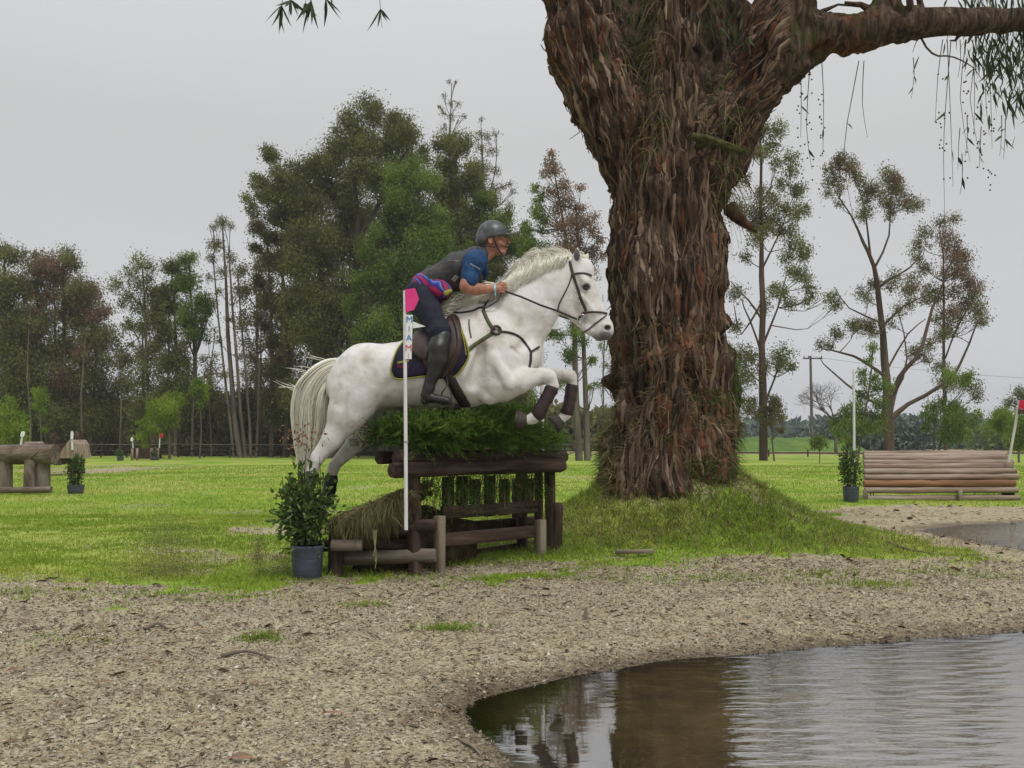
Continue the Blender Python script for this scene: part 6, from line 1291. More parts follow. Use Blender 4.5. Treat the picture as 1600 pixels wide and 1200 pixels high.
blades(x, y, hh, .0018 + .00022 * y, rg.uniform(.2, 1.1, n), t).build('lawn_grass', m_grass)['kind'] = 'stuff'
x, y = inview(130000, 12.0, 38, 1.3, -.62, .62); gm = grassmask(x, y); k = (gm > rg.random(len(x)) * .9) & (np.abs(y - Yc - .8) + 0 * x > (.85) * ((x > xa) & (x < xb))); x, y = x[k], y[k]; n = len(x)
blades(x, y, (.03 + .035 * rg.random(n)), .0016 * (y / 7), rg.uniform(.2, 1.0, n), gtint(x, y, n)).build('far_lawn_grass', m_grass)['kind'] = 'stuff'
# dense tall tufts: on the mound flanks, along the fence foot, small tufts on the gravel
cx, cy, hh_, tt_ = [], [], [], []
for px, py, num, sp, h_ in [(700, 985, 230, .05, .045), (110, 1000, 160, .10, .025), (405, 1000, 110, .035, .06), (570, 945, 200, .06, .03), (1365, 917, 260, .10, .05), (425, 1003, 60, .04, .03), (745, 880, 500, .16, .07), (700, 872, 400, .14, .07), (820, 872, 400, .18, .06), (560, 893, 400, .22, .06), (465, 908, 200, .12, .05), (505, 893, 250, .08, .06), (868, 868, 300, .12, .09), (660, 905, 150, .12, .05), (40, 928, 90, 0.08, 0.040), (130, 934, 70, 0.06, 0.030), (230, 930, 120, 0.10, 0.040), (320, 938, 90, 0.07, 0.035), (400, 932, 120, 0.10, 0.040), (60, 880, 120, 0.12, 0.070), (180, 900, 120, 0.15, 0.060), (330, 905, 90, 0.10, 0.060), (960, 905, 120, 0.12, 0.040), (1040, 912, 90, 0.10, 0.035), (1120, 906, 140, 0.14, 0.050), (1290, 900, 110, 0.10, 0.050), (1450, 897, 110, 0.12, 0.050), (1540, 905, 90, 0.10, 0.040), (880, 905, 80, 0.08, 0.040), (1500, 875, 120, 0.12, 0.060), (1230, 905, 150, .2, .04)]:
    c = G(px, py); cx.append(c[0] + rg.normal(0, sp, num) * 1.6); cy.append(c[1] + rg.normal(0, sp, num)); hh_.append(rg.uniform(.5, 1.2, num) * h_); tt_.append(np.clip(rg.normal(.35, .16, num), 0, 1))
for k_ in range(330):
    a_ = rg.uniform(0, 2 * np.pi); r_ = rg.uniform(.85, 1.9); num = 26; cx.append(TREE[0] + r_ * math.cos(a_) * 1.05 + rg.normal(0, .06, num)); cy.append(TREE[1] + r_ * math.sin(a_) + rg.normal(0, .06, num)); hh_.append(rg.uniform(.4, 1.2, num) * (.12 - .035 * r_)); tt_.append(np.clip(rg.normal(.45, .22, num), 0, 1))
x = np.concatenate(cx); y = np.concatenate(cy); h_ = np.concatenate(hh_); t = np.concatenate(tt_); k = shore(x, y) > .03; x, y, h_, t = x[k], y[k], h_[k], t[k]
blades(x, y, h_, .0022 + .0002 * y, rg.uniform(.3, 1.3, len(x)), t).build('grass_tufts', m_grass)['kind'] = 'stuff'
# dry straw and runners on the mound
x = TREE[0] + rg.normal(0, 1.05, 9000); y = TREE[1] - abs(rg.normal(.85, .6, 9000)); n = len(x); b = blades(x, y, rg.uniform(.03, .11, n), np.full(n, .003), rg.uniform(.8, 2.4, n), rg.random(n)); tag(b.build('dry_grass', m_straw), None, None, kind='stuff')
# clods and dust thrown up by the hooves
m_dirt = pmat('thrown_soil', [(.3, (.10, .075, .045)), (.7, (.20, .16, .10))], 'gc', ns=30, rough=1, bump=0, tint=.7)
b = MB()
def puff(cx_, cy_, sx, sy, Yd, num, sz, dyr=.25):
    C = np.array([at(cx_ + a_, cy_ + b_, Yd) for a_, b_ in zip(rg.normal(0, sx, num), rg.normal(0, sy, num))]); C[:, 1] += rg.normal(0, dyr, num); C[:, 2] = np.maximum(C[:, 2], .005)
    d = rg.normal(0, 1, (num, 3)); d /= np.linalg.norm(d, axis=1)[:, None]; s = np.cross(d, rg.normal(0, 1, (num, 3))); s /= np.linalg.norm(s, axis=1)[:, None]; q = sz * (.4 + rg.random(num) ** 3 * 1.3)[:, None]
    b.quads(np.stack([C - d * q, C - s * q, C + d * q, C + s * q], 1), None, rg.random(num))
puff(262, 855, 24, 26, 7.0, 15000, .0022); puff(250, 885, 45, 10, 6.9, 8000, .0024); puff(330, 880, 60, 10, 6.9, 4500, .0024); puff(403, 870, 4, 20, 6.8, 5000, .0022, .08); puff(440, 880, 16, 14, 6.8, 3500, .0024, .1); puff(320, 835, 60, 14, 7.1, 700, .0024)
tag(b.build('flying_soil', m_dirt), None, None, kind='stuff')
# ------------------------------------------------------------------ trees behind
m_lfD = leafmat('leaf_dark', [(.02, (.040, .042, .014)), (.35, (.12, .128, .038)), (.65, (.20, .21, .064)), (.95, (.32, .33, .13))], trans=.42, ns=.22, tw=.6)
m_lfG = leafmat('leaf_green', [(.02, (.045, .065, .014)), (.35, (.115, .165, .030)), (.65, (.19, .26, .048)), (.95, (.29, .35, .09))], trans=.42, ns=.22, tw=.6)
m_lfO = leafmat('leaf_olive', [(.02, (.045, .045, .018)), (.35, (.12, .115, .044)), (.65, (.19, .18, .07)), (.95, (.28, .27, .12))], trans=.4, ns=.22, tw=.6)
m_lfB = leafmat('leaf_brown', [(.02, (.06, .040, .022)), (.35, (.17, .105, .062)), (.65, (.27, .175, .11)), (.95, (.36, .27, .18))], trans=.4, ns=.3, tw=.6)
m_lfL = leafmat('leaf_lime', [(.02, (.070, .11, .012)), (.35, (.16, .24, .022)), (.65, (.27, .36, .035)), (.95, (.38, .46, .08))], trans=.5, ns=.4, tw=.6)
m_lfF = leafmat('leaf_far_hazed', [(.02, (0.054, 0.078, 0.072)), (.5, (0.102, 0.138, 0.114)), (.95, (0.180, 0.216, 0.168))], trans=.2, ns=.2, tw=.6)  # far hedges: blue-grey of the haze is mixed into the leaf colour
m_trk = pmat('pale_bark', [(.25, (.045, .035, .027)), (.5, (.115, .092, .072)), (.8, (.22, .185, .15))], 'gc', (1, 1, .2), ns=3, rough=.95, bump=.5, bdist=.03)
m_trR = pmat('brown_bark', [(.25, (.035, .022, .017)), (.5, (.085, .055, .042)), (.8, (.15, .105, .08))], 'gc', (1, 1, .2), ns=3, rough=.95, bump=.5, bdist=.03)
rg = np.random.default_rng(2024)
NLEAF = 0
def leafblobs(b, cs, rs, n, ls, droop=.6, flat=.8, rgx=None, gap=.3, tb=0.0, strand=False):
    """leaf sprays filling blobs: small clusters spread unevenly, so sky shows between"""
    global NLEAF
    R = rgx or rg
    for c, r, m in zip(cs, rs, n):
        k = int(m * 3.2) + 20; u = R.normal(0, .50, (k, 3)); r *= 1.12
        off = u * r * np.array((1, 1, .6 + .4 * flat)); p = c + off; zs = .5 if strand else .8
        q = p * np.array((1, 1, zs)); sc = 1.9 / max(.8, min(2.2, r)) ** .5
        nz = .6 * vn(q * sc, 3) + .4 * vn(q * sc * 2.7, 4); rr = np.linalg.norm(u, axis=1)
        ok = nz > gap * .8 + .20 * sstep(rr, .5, 1.3) + .14 * (R.random(k) - .5)
        p = p[ok][:m]; nz = nz[ok][:m]; mm = len(p)
        if not mm: continue
        d = R.normal(0, 1, (mm, 3)) * np.array((1, 1, .7)) - np.array((0, 0, droop * 1.6)); tt = np.clip(.05 + .95 * (vn(q[ok][:m] * sc * .9 + 31, 5)) ** 1.1 + R.normal(0, .13, mm) + tb, 0, 1)
        leafcloud(b, p, d, ls * R.uniform(.55, 1.25, mm), ls * R.uniform(.16, .27, mm), tt, R); NLEAF += mm
def tree(name, label, cat, Y, trunks, blobs, mat, ls=.20, dens=1.0, tmat=None, droop=.6, flat=.8, gap=.35, group=None, seed=0, spread=.5, mat2=None, blobs2=None, brn=True, strand=False, twigs=0, cover=2.3, rs=1.0):
    rsc = rs
    R = np.random.default_rng(seed + 500); u = Y / FPX; base = at(trunks[0][0][0], trunks[0][0][1], Y); gz_ = float(H(base[0], Y)); base[2] = gz_
    o = thing(name, label, cat, base, group); segs = []; b = MB()
    xs = [x for x, y, r in blobs]; cxm = np.mean(xs) if xs else 0
    for ti, tr in enumerate(trunks):
        pts = [at(x, y, Y) for x, y, r in tr]; dyv = R.normal(0, .25, len(pts)) * (0 if ti == 0 else 1); 
        for k in range(len(pts)): pts[k][1] += dyv[k] * min(1, k)
        if ti == 0 or tr[0][1] > 700: pts[0][2] = gz_ - .15
        L_ = smoothline(pts, .8); L_[1:-1] += R.normal(0, .035, L_[1:-1].shape); rr = np.interp(np.linspace(0, 1, len(L_)), np.linspace(0, 1, len(tr)), [max(r * u, .012) for x, y, r in tr]); b.tube(L_, rr, 7, rng=R, rough=.15, t=R.random()); segs.append((L_, rr))
    allp = np.vstack([s[0] for s in segs]); allr = np.concatenate([s[1] for s in segs]); cs = []; rs = []; wdt = (max(xs) - min(xs)) * u * spread if xs else 0
    for x, y, r in blobs:
        dy = R.uniform(-.5, .5) * wdt; c = at(x, y, Y); c[1] += dy; cs.append(c); rs.append(r * u * rsc)
    cs2 = []; rs2 = []
    for x, y, r in (blobs2 or []):
        c = at(x, y, Y); c[1] += R.uniform(-.7, .0) * max(wdt, 1) * .8; cs2.append(c); rs2.append(r * u * rsc)
    if brn:
        for c, r in list(zip(cs, rs)) + list(zip(cs2, rs2)):
            d = np.linalg.norm((allp - c) * (1, 1, 1) + np.where((allp[:, 2] > c[2] - .3 * r)[:, None], 50, 0), axis=1) if (allp[:, 2] < c[2] - .3 * r).any() else np.linalg.norm(allp - c, axis=1)
            k = int(np.argmin(d)); p = allp[k]; md = (p + c) / 2 + np.array((0, 0, -.08 * np.linalg.norm(c - p))) + R.normal(0, .06, 3) * np.linalg.norm(c - p); L_ = smoothline([p, md, c], .6); r0 = min(allr[k] * .6, .015 + .012 * np.linalg.norm(c - p)); b.tube(L_, np.linspace(r0, .008, len(L_)), 5, caps=False)
            for q in range(3 + twigs):
                e = c + R.normal(0, .55, 3) * r; i_ = R.integers(len(L_) // 2, len(L_)); b.tube(smoothline([L_[i_], (L_[i_] + e) / 2 + R.normal(0, .05, 3) * r, e], .5), .011, 3, caps=False)
    b.build('trunk', tmat or m_trk, o)
    ls = ls * .70
    def cnt(rs_): return [int(max(40, 1.25 * cover * dens * math.pi * r * r / (ls * ls * .22))) for r in rs_]
    if cs: b = MB(); leafblobs(b, cs, rs, cnt(rs), ls, droop, flat, R, gap, strand=strand); b.build('crown', mat, o)
    if cs2: b = MB(); leafblobs(b, cs2, rs2, cnt(rs2), ls, droop, flat, R, gap, strand=strand); b.build('crown', mat2, o)
    return o
def jit(blobs, n, seed):
    """subdivide each blob into smaller ones for an uneven outline"""
    R = np.random.default_rng(seed); out = []
    for x, y, r in blobs:
        for k in range(n):
            a = R.uniform(0, 6.28); q = R.random() ** .5 * .6; out.append((x + math.cos(a) * q * r, y + math.sin(a) * q * r, r * R.uniform(.48, .80)))
    return out
G1 = 'tall eucalyptus trees of the wood beyond the fence'
tree('eucalyptus_tree', 'dark green gum tree cut by the left edge of the photo', 'tree', 60, [[(16, 712, 3.5), (14, 600, 3), (8, 460, 2), (6, 390, 1)]], jit([(4, 400, 26), (28, 440, 26), (-2, 470, 34), (38, 500, 28), (4, 540, 40), (38, 560, 30), (10, 610, 45)], 4, 1), m_lfD, mat2=None, group=G1, seed=1, ls=.24)
tree('eucalyptus_tree', 'broad gum tree with rusty brown patches, second from the left edge', 'tree', 62, [[(104, 712, 4), (102, 560, 3), (98, 430, 1.5)], [(75, 712, 3), (66, 560, 2.4), (60, 410, 1)], [(140, 712, 3), (150, 560, 2), (140, 480, 1)]],
     jit([(52, 402, 20), (122, 408, 20), (60, 440, 26), (140, 470, 28), (60, 500, 30), (150, 520, 34), (90, 560, 40), (60, 600, 34), (150, 590, 40), (178, 560, 22), (190, 600, 16), (110, 650, 45), (165, 640, 40)], 4, 2), m_lfD, mat2=m_lfB, blobs2=jit([(150, 470, 26), (70, 500, 22), (88, 418, 24), (105, 440, 30), (80, 470, 20), (110, 478, 22), (165, 500, 22), (60, 525, 16), (150, 545, 20), (120, 600, 24), (100, 690, 16)], 3, 22), group=G1, seed=2, ls=.24)
tree('eucalyptus_tree', 'slim gum with separate dark leaf clumps, left of the bright weeping tree', 'tree', 58, [[(240, 714, 2.6), (228, 560, 2.2), (222, 410, 1)]], [(216, 408, 15), (206, 425, 12), (236, 418, 11), (186, 446, 14), (198, 462, 12), (222, 446, 15), (238, 436, 10), (184, 472, 8), (214, 478, 16), (232, 492, 15), (204, 502, 8), (222, 515, 14), (240, 540, 14), (226, 556, 12), (232, 580, 17), (226, 606, 22), (244, 632, 22), (222, 640, 18), (204, 512, 10), (248, 500, 12)], m_lfD, group=G1, seed=3, gap=.2, ls=.22, flat=.9)
tree('eucalyptus_tree', 'tall yellow-green gum behind the bright weeping tree', 'tree', 59, [[(274, 713, 3), (276, 560, 2.4), (268, 420, 1)], [(300, 713, 2.6), (303, 560, 2), (298, 410, 1)]], jit([(266, 418, 18), (250, 450, 22), (262, 480, 24), (285, 440, 14), (255, 520, 22), (274, 560, 24), (290, 600, 22), (262, 600, 22)], 4, 4), m_lfD, mat2=m_lfG, blobs2=jit([(298, 408, 16), (296, 440, 24), (312, 475, 22), (290, 490, 24), (306, 515, 18), (322, 492, 12)], 4, 24), group=G1, seed=4, ls=.22)
tree('eucalyptus_tree', 'group of thin bare-stemmed gums with small airy tufts at their tops', 'tree', 56, [[(376, 716, 5), (366, 640, 4), (358, 520, 3), (347, 345, 1)], [(384, 716, 3), (372, 560, 2.2), (357, 400, 1.2)], [(392, 716, 2.6), (388, 600, 2), (372, 430, 1)], [(366, 716, 2.6), (350, 590, 1.8), (332, 400, 1)], [(400, 716, 2.5), (404, 560, 2)]],
     [(344, 346, 10), (352, 350, 9), (336, 356, 7), (360, 352, 6), (330, 380, 11), (346, 384, 11), (356, 398, 12), (332, 402, 10), (342, 420, 11), (374, 420, 10), (322, 430, 8), (366, 450, 9), (386, 455, 10), (346, 456, 8), (330, 470, 8), (362, 500, 8), (384, 508, 9), (340, 530, 8), (372, 556, 10), (350, 585, 10), (392, 590, 12), (316, 560, 9), (330, 596, 12)], m_lfO, ls=.18, group=G1, seed=5, gap=.35, cover=1.7, twigs=3)
tree('eucalyptus_tree', 'tall gum with russet foliage at the left side of the big central clump', 'tree', 57, [[(424, 717, 4), (426, 560, 3), (418, 380, 1.2)], [(446, 717, 4), (452, 560, 3), (440, 420, 1.5)]], jit([(402, 352, 15), (418, 372, 20), (400, 392, 14), (430, 410, 24), (405, 440, 14), (420, 470, 18), (445, 470, 26), (410, 500, 14), (425, 530, 18), (432, 580, 26), (450, 620, 30), (420, 640, 26)], 4, 6), m_lfO, mat2=m_lfB, blobs2=jit([(412, 360, 14), (420, 400, 14), (455, 470, 24), (462, 505, 22), (445, 560, 22), (440, 610, 24), (400, 560, 12), (455, 530, 20)], 3, 26), group=G1, seed=6, ls=.20)
tree('eucalyptus_tree', 'largest domed gum tree rising above the hindquarters of the horse', 'tree', 55, [[(520, 718, 9), (524, 560, 8), (556, 420, 6), (560, 330, 4), (548, 240, 2)], [(524, 560, 7), (500, 420, 5), (470, 320, 2.5), (450, 290, 1.5)], [(556, 400, 5), (536, 320, 3), (505, 270, 2)], [(556, 380, 5), (600, 300, 3), (630, 210, 1.5)]],
     jit([(560, 196, 24), (596, 186, 26), (632, 196, 24), (528, 226, 28), (572, 236, 36), (620, 236, 32), (652, 222, 16), (500, 262, 28), (474, 270, 18), (440, 252, 16), (446, 288, 24), (478, 310, 32), (520, 300, 30), (402, 278, 14), (410, 300, 18), (436, 330, 28), (480, 360, 36), (546, 330, 34), (590, 290, 30), (404, 335, 14), (520, 400, 36), (470, 410, 34), (566, 390, 28), (504, 470, 40), (466, 470, 28), (540, 460, 30), (500, 530, 40), (530, 600, 42), (490, 620, 36), (560, 530, 34)], 5, 7), m_lfD, mat2=m_lfO, blobs2=jit([(590, 180, 22), (540, 210, 18), (620, 205, 20), (500, 262, 18), (450, 300, 16), (560, 280, 22), (500, 330, 20), (480, 390, 16)], 3, 27), group=G1, seed=7, ls=.23, cover=2.6)
tree('eucalyptus_tree', 'fresh green gum standing directly behind the rider', 'tree', 51, [[(634, 718, 5), (638, 560, 4), (632, 420, 3), (640, 290, 1.5)]], jit([(646, 252, 22), (628, 280, 26), (664, 284, 26), (640, 316, 32), (612, 340, 24), (668, 340, 32), (640, 370, 36), (598, 372, 22), (580, 398, 16), (676, 390, 34), (612, 408, 34), (650, 430, 38), (575, 440, 22), (608, 464, 36), (560, 480, 22), (648, 490, 38), (590, 520, 36), (560, 560, 32), (620, 560, 44), (572, 610, 36), (680, 470, 30), (690, 540, 40), (640, 620, 44)], 5, 8), m_lfG, group=G1, seed=8, ls=.21, cover=2.6)
tree('eucalyptus_tree', 'dark gum tree to the right behind the helmet of the rider', 'tree', 54, [[(728, 718, 5), (726, 560, 4), (722, 420, 3), (712, 260, 1.5)], [(726, 440, 3), (764, 360, 1.6), (775, 320, 1)]], jit([(690, 226, 20), (716, 232, 24), (742, 262, 20), (700, 268, 28), (740, 292, 26), (772, 312, 18), (694, 310, 30), (722, 340, 30), (762, 346, 26), (792, 336, 12), (700, 390, 32), (752, 392, 30), (786, 388, 20), (806, 384, 14), (730, 440, 34), (774, 430, 26), (720, 510, 40), (770, 500, 34), (740, 590, 44), (800, 560, 34), (800, 480, 28), (820, 620, 30)], 5, 9), m_lfD, mat2=m_lfG, blobs2=jit([(752, 310, 20), (770, 350, 22), (740, 400, 26), (790, 372, 20), (812, 398, 18), (822, 360, 14), (700, 350, 20)], 4, 29), group=G1, seed=9, ls=.21, cover=2.5)
tree('eucalyptus_tree', 'nearly bare thin treetop poking highest above the central clump', 'tree', 57, [[(706, 717, 3), (706, 330, 2.2), (702, 230, 1.5), (706, 130, .6)]], [(702, 128, 5), (712, 130, 4), (693, 146, 6), (704, 158, 7), (716, 160, 7), (692, 176, 7), (706, 184, 8), (718, 186, 8), (694, 200, 8), (710, 206, 9), (726, 178, 4), (686, 162, 4)], m_lfO, ls=.15, group=G1, seed=10, gap=.5, cover=.75, twigs=6)
tree('eucalyptus_tree', 'sparse grey-leaved treetop right of the nearly bare one', 'tree', 58, [[(756, 717, 3), (756, 330, 2), (752, 200, .7)], [(756, 330, 1.5), (774, 270, .8), (776, 210, .5)]], [(752, 184, 5), (748, 206, 9), (760, 212, 9), (774, 210, 7), (750, 232, 11), (768, 238, 11), (756, 258, 13), (776, 262, 10), (748, 282, 12), (768, 290, 12), (786, 288, 8), (762, 312, 12), (798, 284, 6), (802, 300, 7), (797, 320, 9)], m_lfO, ls=.16, group=G1, seed=11, gap=.4, cover=1.1, twigs=4)
tree('eucalyptus_tree', 'rusty brown tree between the head of the horse and the huge trunk', 'tree', 46, [[(905, 722, 6), (901, 600, 4.5), (893, 440, 3), (866, 270, 1)], [(918, 722, 5.5), (915, 560, 3.5), (905, 400, 2), (900, 330, 1)]],
     jit([(836, 286, 10), (844, 308, 10), (834, 330, 14), (846, 350, 15), (822, 352, 10), (830, 380, 18), (812, 380, 12), (852, 396, 22), (840, 420, 22), (880, 470, 24), (905, 520, 22), (890, 560, 20), (878, 600, 14), (920, 600, 12), (865, 520, 16), (925, 560, 10)], 3, 12), m_lfG, mat2=m_lfB, blobs2=[(861, 246, 8), (858, 258, 11), (866, 274, 13), (852, 278, 10), (880, 290, 14), (860, 300, 14), (888, 312, 14), (872, 326, 16), (904, 330, 14), (894, 350, 17), (912, 352, 14), (922, 366, 14), (876, 360, 18), (900, 376, 20), (924, 392, 16), (880, 392, 20), (908, 402, 20), (936, 380, 9), (890, 420, 20), (940, 404, 8), (915, 430, 18), (928, 340, 8), (905, 300, 8)], seed=12, ls=.17, gap=.35, tmat=m_trk, cover=2.3, strand=True)
tree('sapling', 'very thin bare stem standing just left of the foot of the huge trunk', 'tree', 50, [[(941, 714, 1.6), (943, 640, 1.3), (944, 520, .9), (942, 460, .5)]], [(940, 540, 8), (948, 570, 8), (938, 600, 7)], m_lfG, ls=.15, seed=13, cover=1.3)
# right of the great trunk
tree('eucalyptus_tree', 'tall slender gum with dark leaf clumps close to the right side of the huge trunk', 'tree', 48, [[(1193, 714, 7), (1192, 600, 6), (1191, 480, 4.5), (1190, 380, 3.4), (1188, 260, 2), (1190, 195, 1)], [(1192, 540, 2.2), (1215, 480, 1.4), (1230, 430, .8)], [(1191, 500, 2), (1168, 470, 1.4), (1140, 440, .8)], [(1192, 470, 2), (1160, 520, 1.2), (1145, 480, .8)], [(1191, 420, 1.8), (1216, 370, 1.1), (1228, 330, .7)], [(1192, 560, 2), (1172, 500, 1.4), (1158, 470, .8)], [(1193, 640, 1.8), (1210, 590, 1.4), (1222, 560, .8)]],
     [(1190, 202, 9), (1200, 196, 8), (1210, 208, 12), (1180, 222, 11), (1206, 228, 12), (1168, 246, 9), (1184, 250, 11), (1226, 256, 9), (1240, 262, 11), (1232, 280, 10), (1250, 296, 10), (1238, 302, 9), (1206, 262, 9), (1160, 318, 12), (1152, 340, 12), (1228, 322, 11), (1216, 338, 12), (1236, 338, 13), (1254, 330, 8), (1243, 352, 12), (1224, 356, 9), (1244, 378, 12), (1256, 388, 11), (1264, 396, 8), (1240, 394, 10), (1232, 426, 9), (1240, 432, 9), (1254, 436, 9), (1268, 446, 8), (1276, 458, 8), (1208, 452, 11), (1222, 460, 8), (1234, 474, 9), (1202, 470, 9), (1262, 470, 6), (1290, 468, 9), (1298, 480, 8), (1214, 556, 14), (1228, 566, 12), (1238, 574, 7), (1200, 572, 10)], m_lfD, mat2=m_lfO, blobs2=[(1184, 300, 11), (1198, 318, 13), (1180, 330, 14), (1194, 346, 14), (1174, 352, 11), (1164, 280, 9), (1186, 370, 12), (1170, 384, 10), (1158, 405, 8), (1150, 560, 16), (1160, 590, 14), (1146, 460, 11), (1146, 510, 9), (1166, 560, 9)], seed=14, ls=.19, gap=.42, tmat=m_trR, cover=2.1, strand=True, rs=1.4, twigs=3)
tree('eucalyptus_tree', 'open wide-branched tree with sparse brownish tufts above the rolled-log jump', 'tree', 50, [[(1388, 706, 8), (1388, 640, 8), (1385, 600, 6.5), (1380, 520, 5), (1370, 440, 4), (1358, 395, 3), (1340, 360, 1.8), (1312, 310, .9)], [(1388, 650, 6), (1405, 590, 4), (1428, 560, 3.2), (1450, 510, 2.6), (1472, 450, 1.6), (1490, 400, 1)], [(1390, 655, 5), (1420, 632, 3.4), (1470, 600, 2.6), (1500, 570, 2), (1530, 500, 1)], [(1385, 590, 3), (1350, 566, 2.2), (1310, 550, 1.4), (1285, 545, .8)], [(1384, 640, 2.4), (1345, 620, 1.8), (1300, 580, 1.2), (1285, 560, .6)], [(1372, 450, 2.4), (1400, 430, 1.6), (1430, 410, 1), (1440, 390, .6)], [(1360, 400, 2), (1352, 340, 1.2), (1346, 300, .8)], [(1366, 420, 2), (1386, 370, 1.3), (1392, 300, .7)], [(1378, 510, 2), (1410, 480, 1.4), (1450, 460, .7)], [(1395, 620, 2), (1412, 560, 1.2), (1405, 480, .7)], [(1378, 505, 1.6), (1330, 480, 1), (1300, 450, .5)], [(1385, 580, 1.8), (1420, 520, 1.1), (1440, 500, .6)]],
     [(1312, 250, 11), (1300, 262, 10), (1322, 262, 9), (1296, 282, 8), (1310, 278, 9), (1330, 272, 8), (1290, 304, 7), (1304, 300, 7), (1344, 278, 10), (1352, 294, 11), (1364, 310, 10), (1346, 314, 9), (1340, 336, 9), (1358, 332, 8), (1320, 310, 6), (1384, 272, 11), (1398, 276, 9), (1408, 292, 10), (1392, 300, 10), (1418, 308, 10), (1400, 316, 10), (1426, 320, 9), (1380, 320, 8), (1392, 336, 7), (1418, 330, 7), (1366, 440, 7), (1352, 452, 9), (1348, 470, 7), (1388, 436, 9), (1376, 442, 7), (1400, 444, 8), (1424, 446, 9), (1438, 428, 7), (1412, 458, 8), (1430, 470, 8), (1340, 506, 10), (1352, 512, 10), (1326, 512, 9), (1312, 522, 8), (1298, 520, 7), (1366, 516, 8), (1286, 538, 8), (1300, 540, 6), (1398, 486, 9), (1406, 500, 7), (1444, 546, 10), (1432, 552, 8), (1458, 536, 9), (1468, 524, 9), (1450, 560, 7), (1480, 520, 8)], m_lfO, mat2=m_lfB, blobs2=[(1308, 252, 9), (1320, 268, 8), (1402, 282, 8), (1356, 300, 7), (1388, 286, 7), (1414, 318, 7), (1346, 508, 8), (1424, 450, 7)], seed=15, ls=.18, gap=.44, tmat=m_trR, cover=1.6, strand=True, rs=1.5, twigs=4, spread=.3)
tree('eucalyptus_tree', 'reddish-green leafy tree at the right, behind the open wide-branched one', 'tree', 54, [[(1478, 708, 3), (1476, 560, 2.4), (1474, 440, 1.4), (1470, 370, .7)], [(1477, 560, 1.5), (1500, 500, 1), (1520, 460, .7)]], [(1448, 362, 10), (1462, 352, 9), (1480, 346, 7), (1444, 380, 11), (1500, 398, 10), (1440, 400, 8), (1452, 416, 10), (1508, 420, 10), (1456, 452, 10), (1474, 460, 12), (1508, 470, 12), (1496, 492, 12), (1484, 512, 11), (1530, 480, 10), (1542, 486, 8), (1520, 500, 9), (1458, 500, 9), (1474, 600, 12), (1500, 596, 10), (1518, 604, 10), (1528, 618, 8), (1460, 575, 10), (1436, 470, 8), (1548, 500, 6)], m_lfO, mat2=m_lfB, blobs2=[(1468, 374, 11), (1484, 384, 12), (1494, 404, 10), (1476, 404, 11), (1488, 428, 12), (1504, 444, 12), (1486, 456, 11), (1516, 452, 10), (1468, 430, 9), (1498, 478, 9), (1475, 490, 9)], seed=16, ls=.19, gap=.42, tmat=m_trR, cover=1.9, strand=True, rs=1.45, twigs=2)
G2 = 'bright drooping young trees dotted about the course'
def willow(lab, Y, tr, bl, sd_, mt=None, ls=.17, **kw):
    kw.setdefault('cover', 3.4); bl = [(x_, y_, r_ * 1.18) for x_, y_, r_ in bl]; tree('weeping_tree', lab, 'tree', Y, tr, bl, mt or m_lfL, ls=ls, droop=1.3, flat=.75, group=G2, seed=sd_, tmat=m_trk, strand=True, **kw)
willow('bright lime weeping tree behind the far hurdle', 53, [[(265, 715, 2.4), (264, 670, 2), (262, 640, 1.2)]], [(272, 622, 12), (258, 626, 11), (246, 634, 12), (262, 640, 12), (276, 638, 10), (236, 648, 11), (250, 652, 11), (228, 662, 9), (224, 680, 8), (238, 668, 8), (266, 656, 10), (228, 696, 6), (248, 675, 7)], 31)
willow('bright green drooping tree at the far left edge', 50, [[(8, 716, 2), (10, 660, 1.5)]], [(6, 640, 14), (20, 652, 14), (4, 668, 14), (30, 668, 11), (16, 684, 13), (34, 684, 8), (2, 700, 10), (22, 700, 9), (14, 625, 7)], 32)
willow('small lime shoot tree left of centre in the dark wood', 55, [[(66, 714, 1.2), (62, 640, .8)]], [(60, 612, 8), (64, 622, 8), (58, 632, 7), (68, 642, 5), (70, 670, 5)], 33)
willow('lime sprig tree between the weeping tree and the thin stems', 54, [[(312, 715, 1.4), (312, 620, .8)]], [(308, 596, 9), (318, 604, 8), (304, 612, 7), (320, 618, 6), (312, 630, 6)], 34)
willow('drooping dark green tree with a round top, above the left end of the rolled-log jump', 40, [[(1338, 706, 1.6), (1356, 620, 1.4), (1364, 545, .8)], [(1340, 700, 1), (1325, 660, .8)]], [(1359, 543, 8), (1352, 562, 6), (1350, 580, 7), (1346, 594, 7), (1368, 588, 9), (1378, 602, 10), (1364, 606, 9), (1350, 616, 10), (1336, 632, 9), (1322, 640, 9), (1334, 650, 12), (1350, 644, 12), (1368, 628, 10), (1374, 650, 12), (1362, 666, 13), (1342, 668, 12), (1320, 662, 10), (1308, 658, 9), (1302, 672, 8), (1312, 684, 9), (1330, 690, 9)], 35, mt=m_lfG, cover=2.6)
willow('small round drooping bush left of the dark green drooping tree', 42, [[(1280, 708, .8), (1280, 688, .6)]], [(1276, 686, 8), (1284, 690, 8), (1272, 694, 6)], 36, mt=m_lfG)
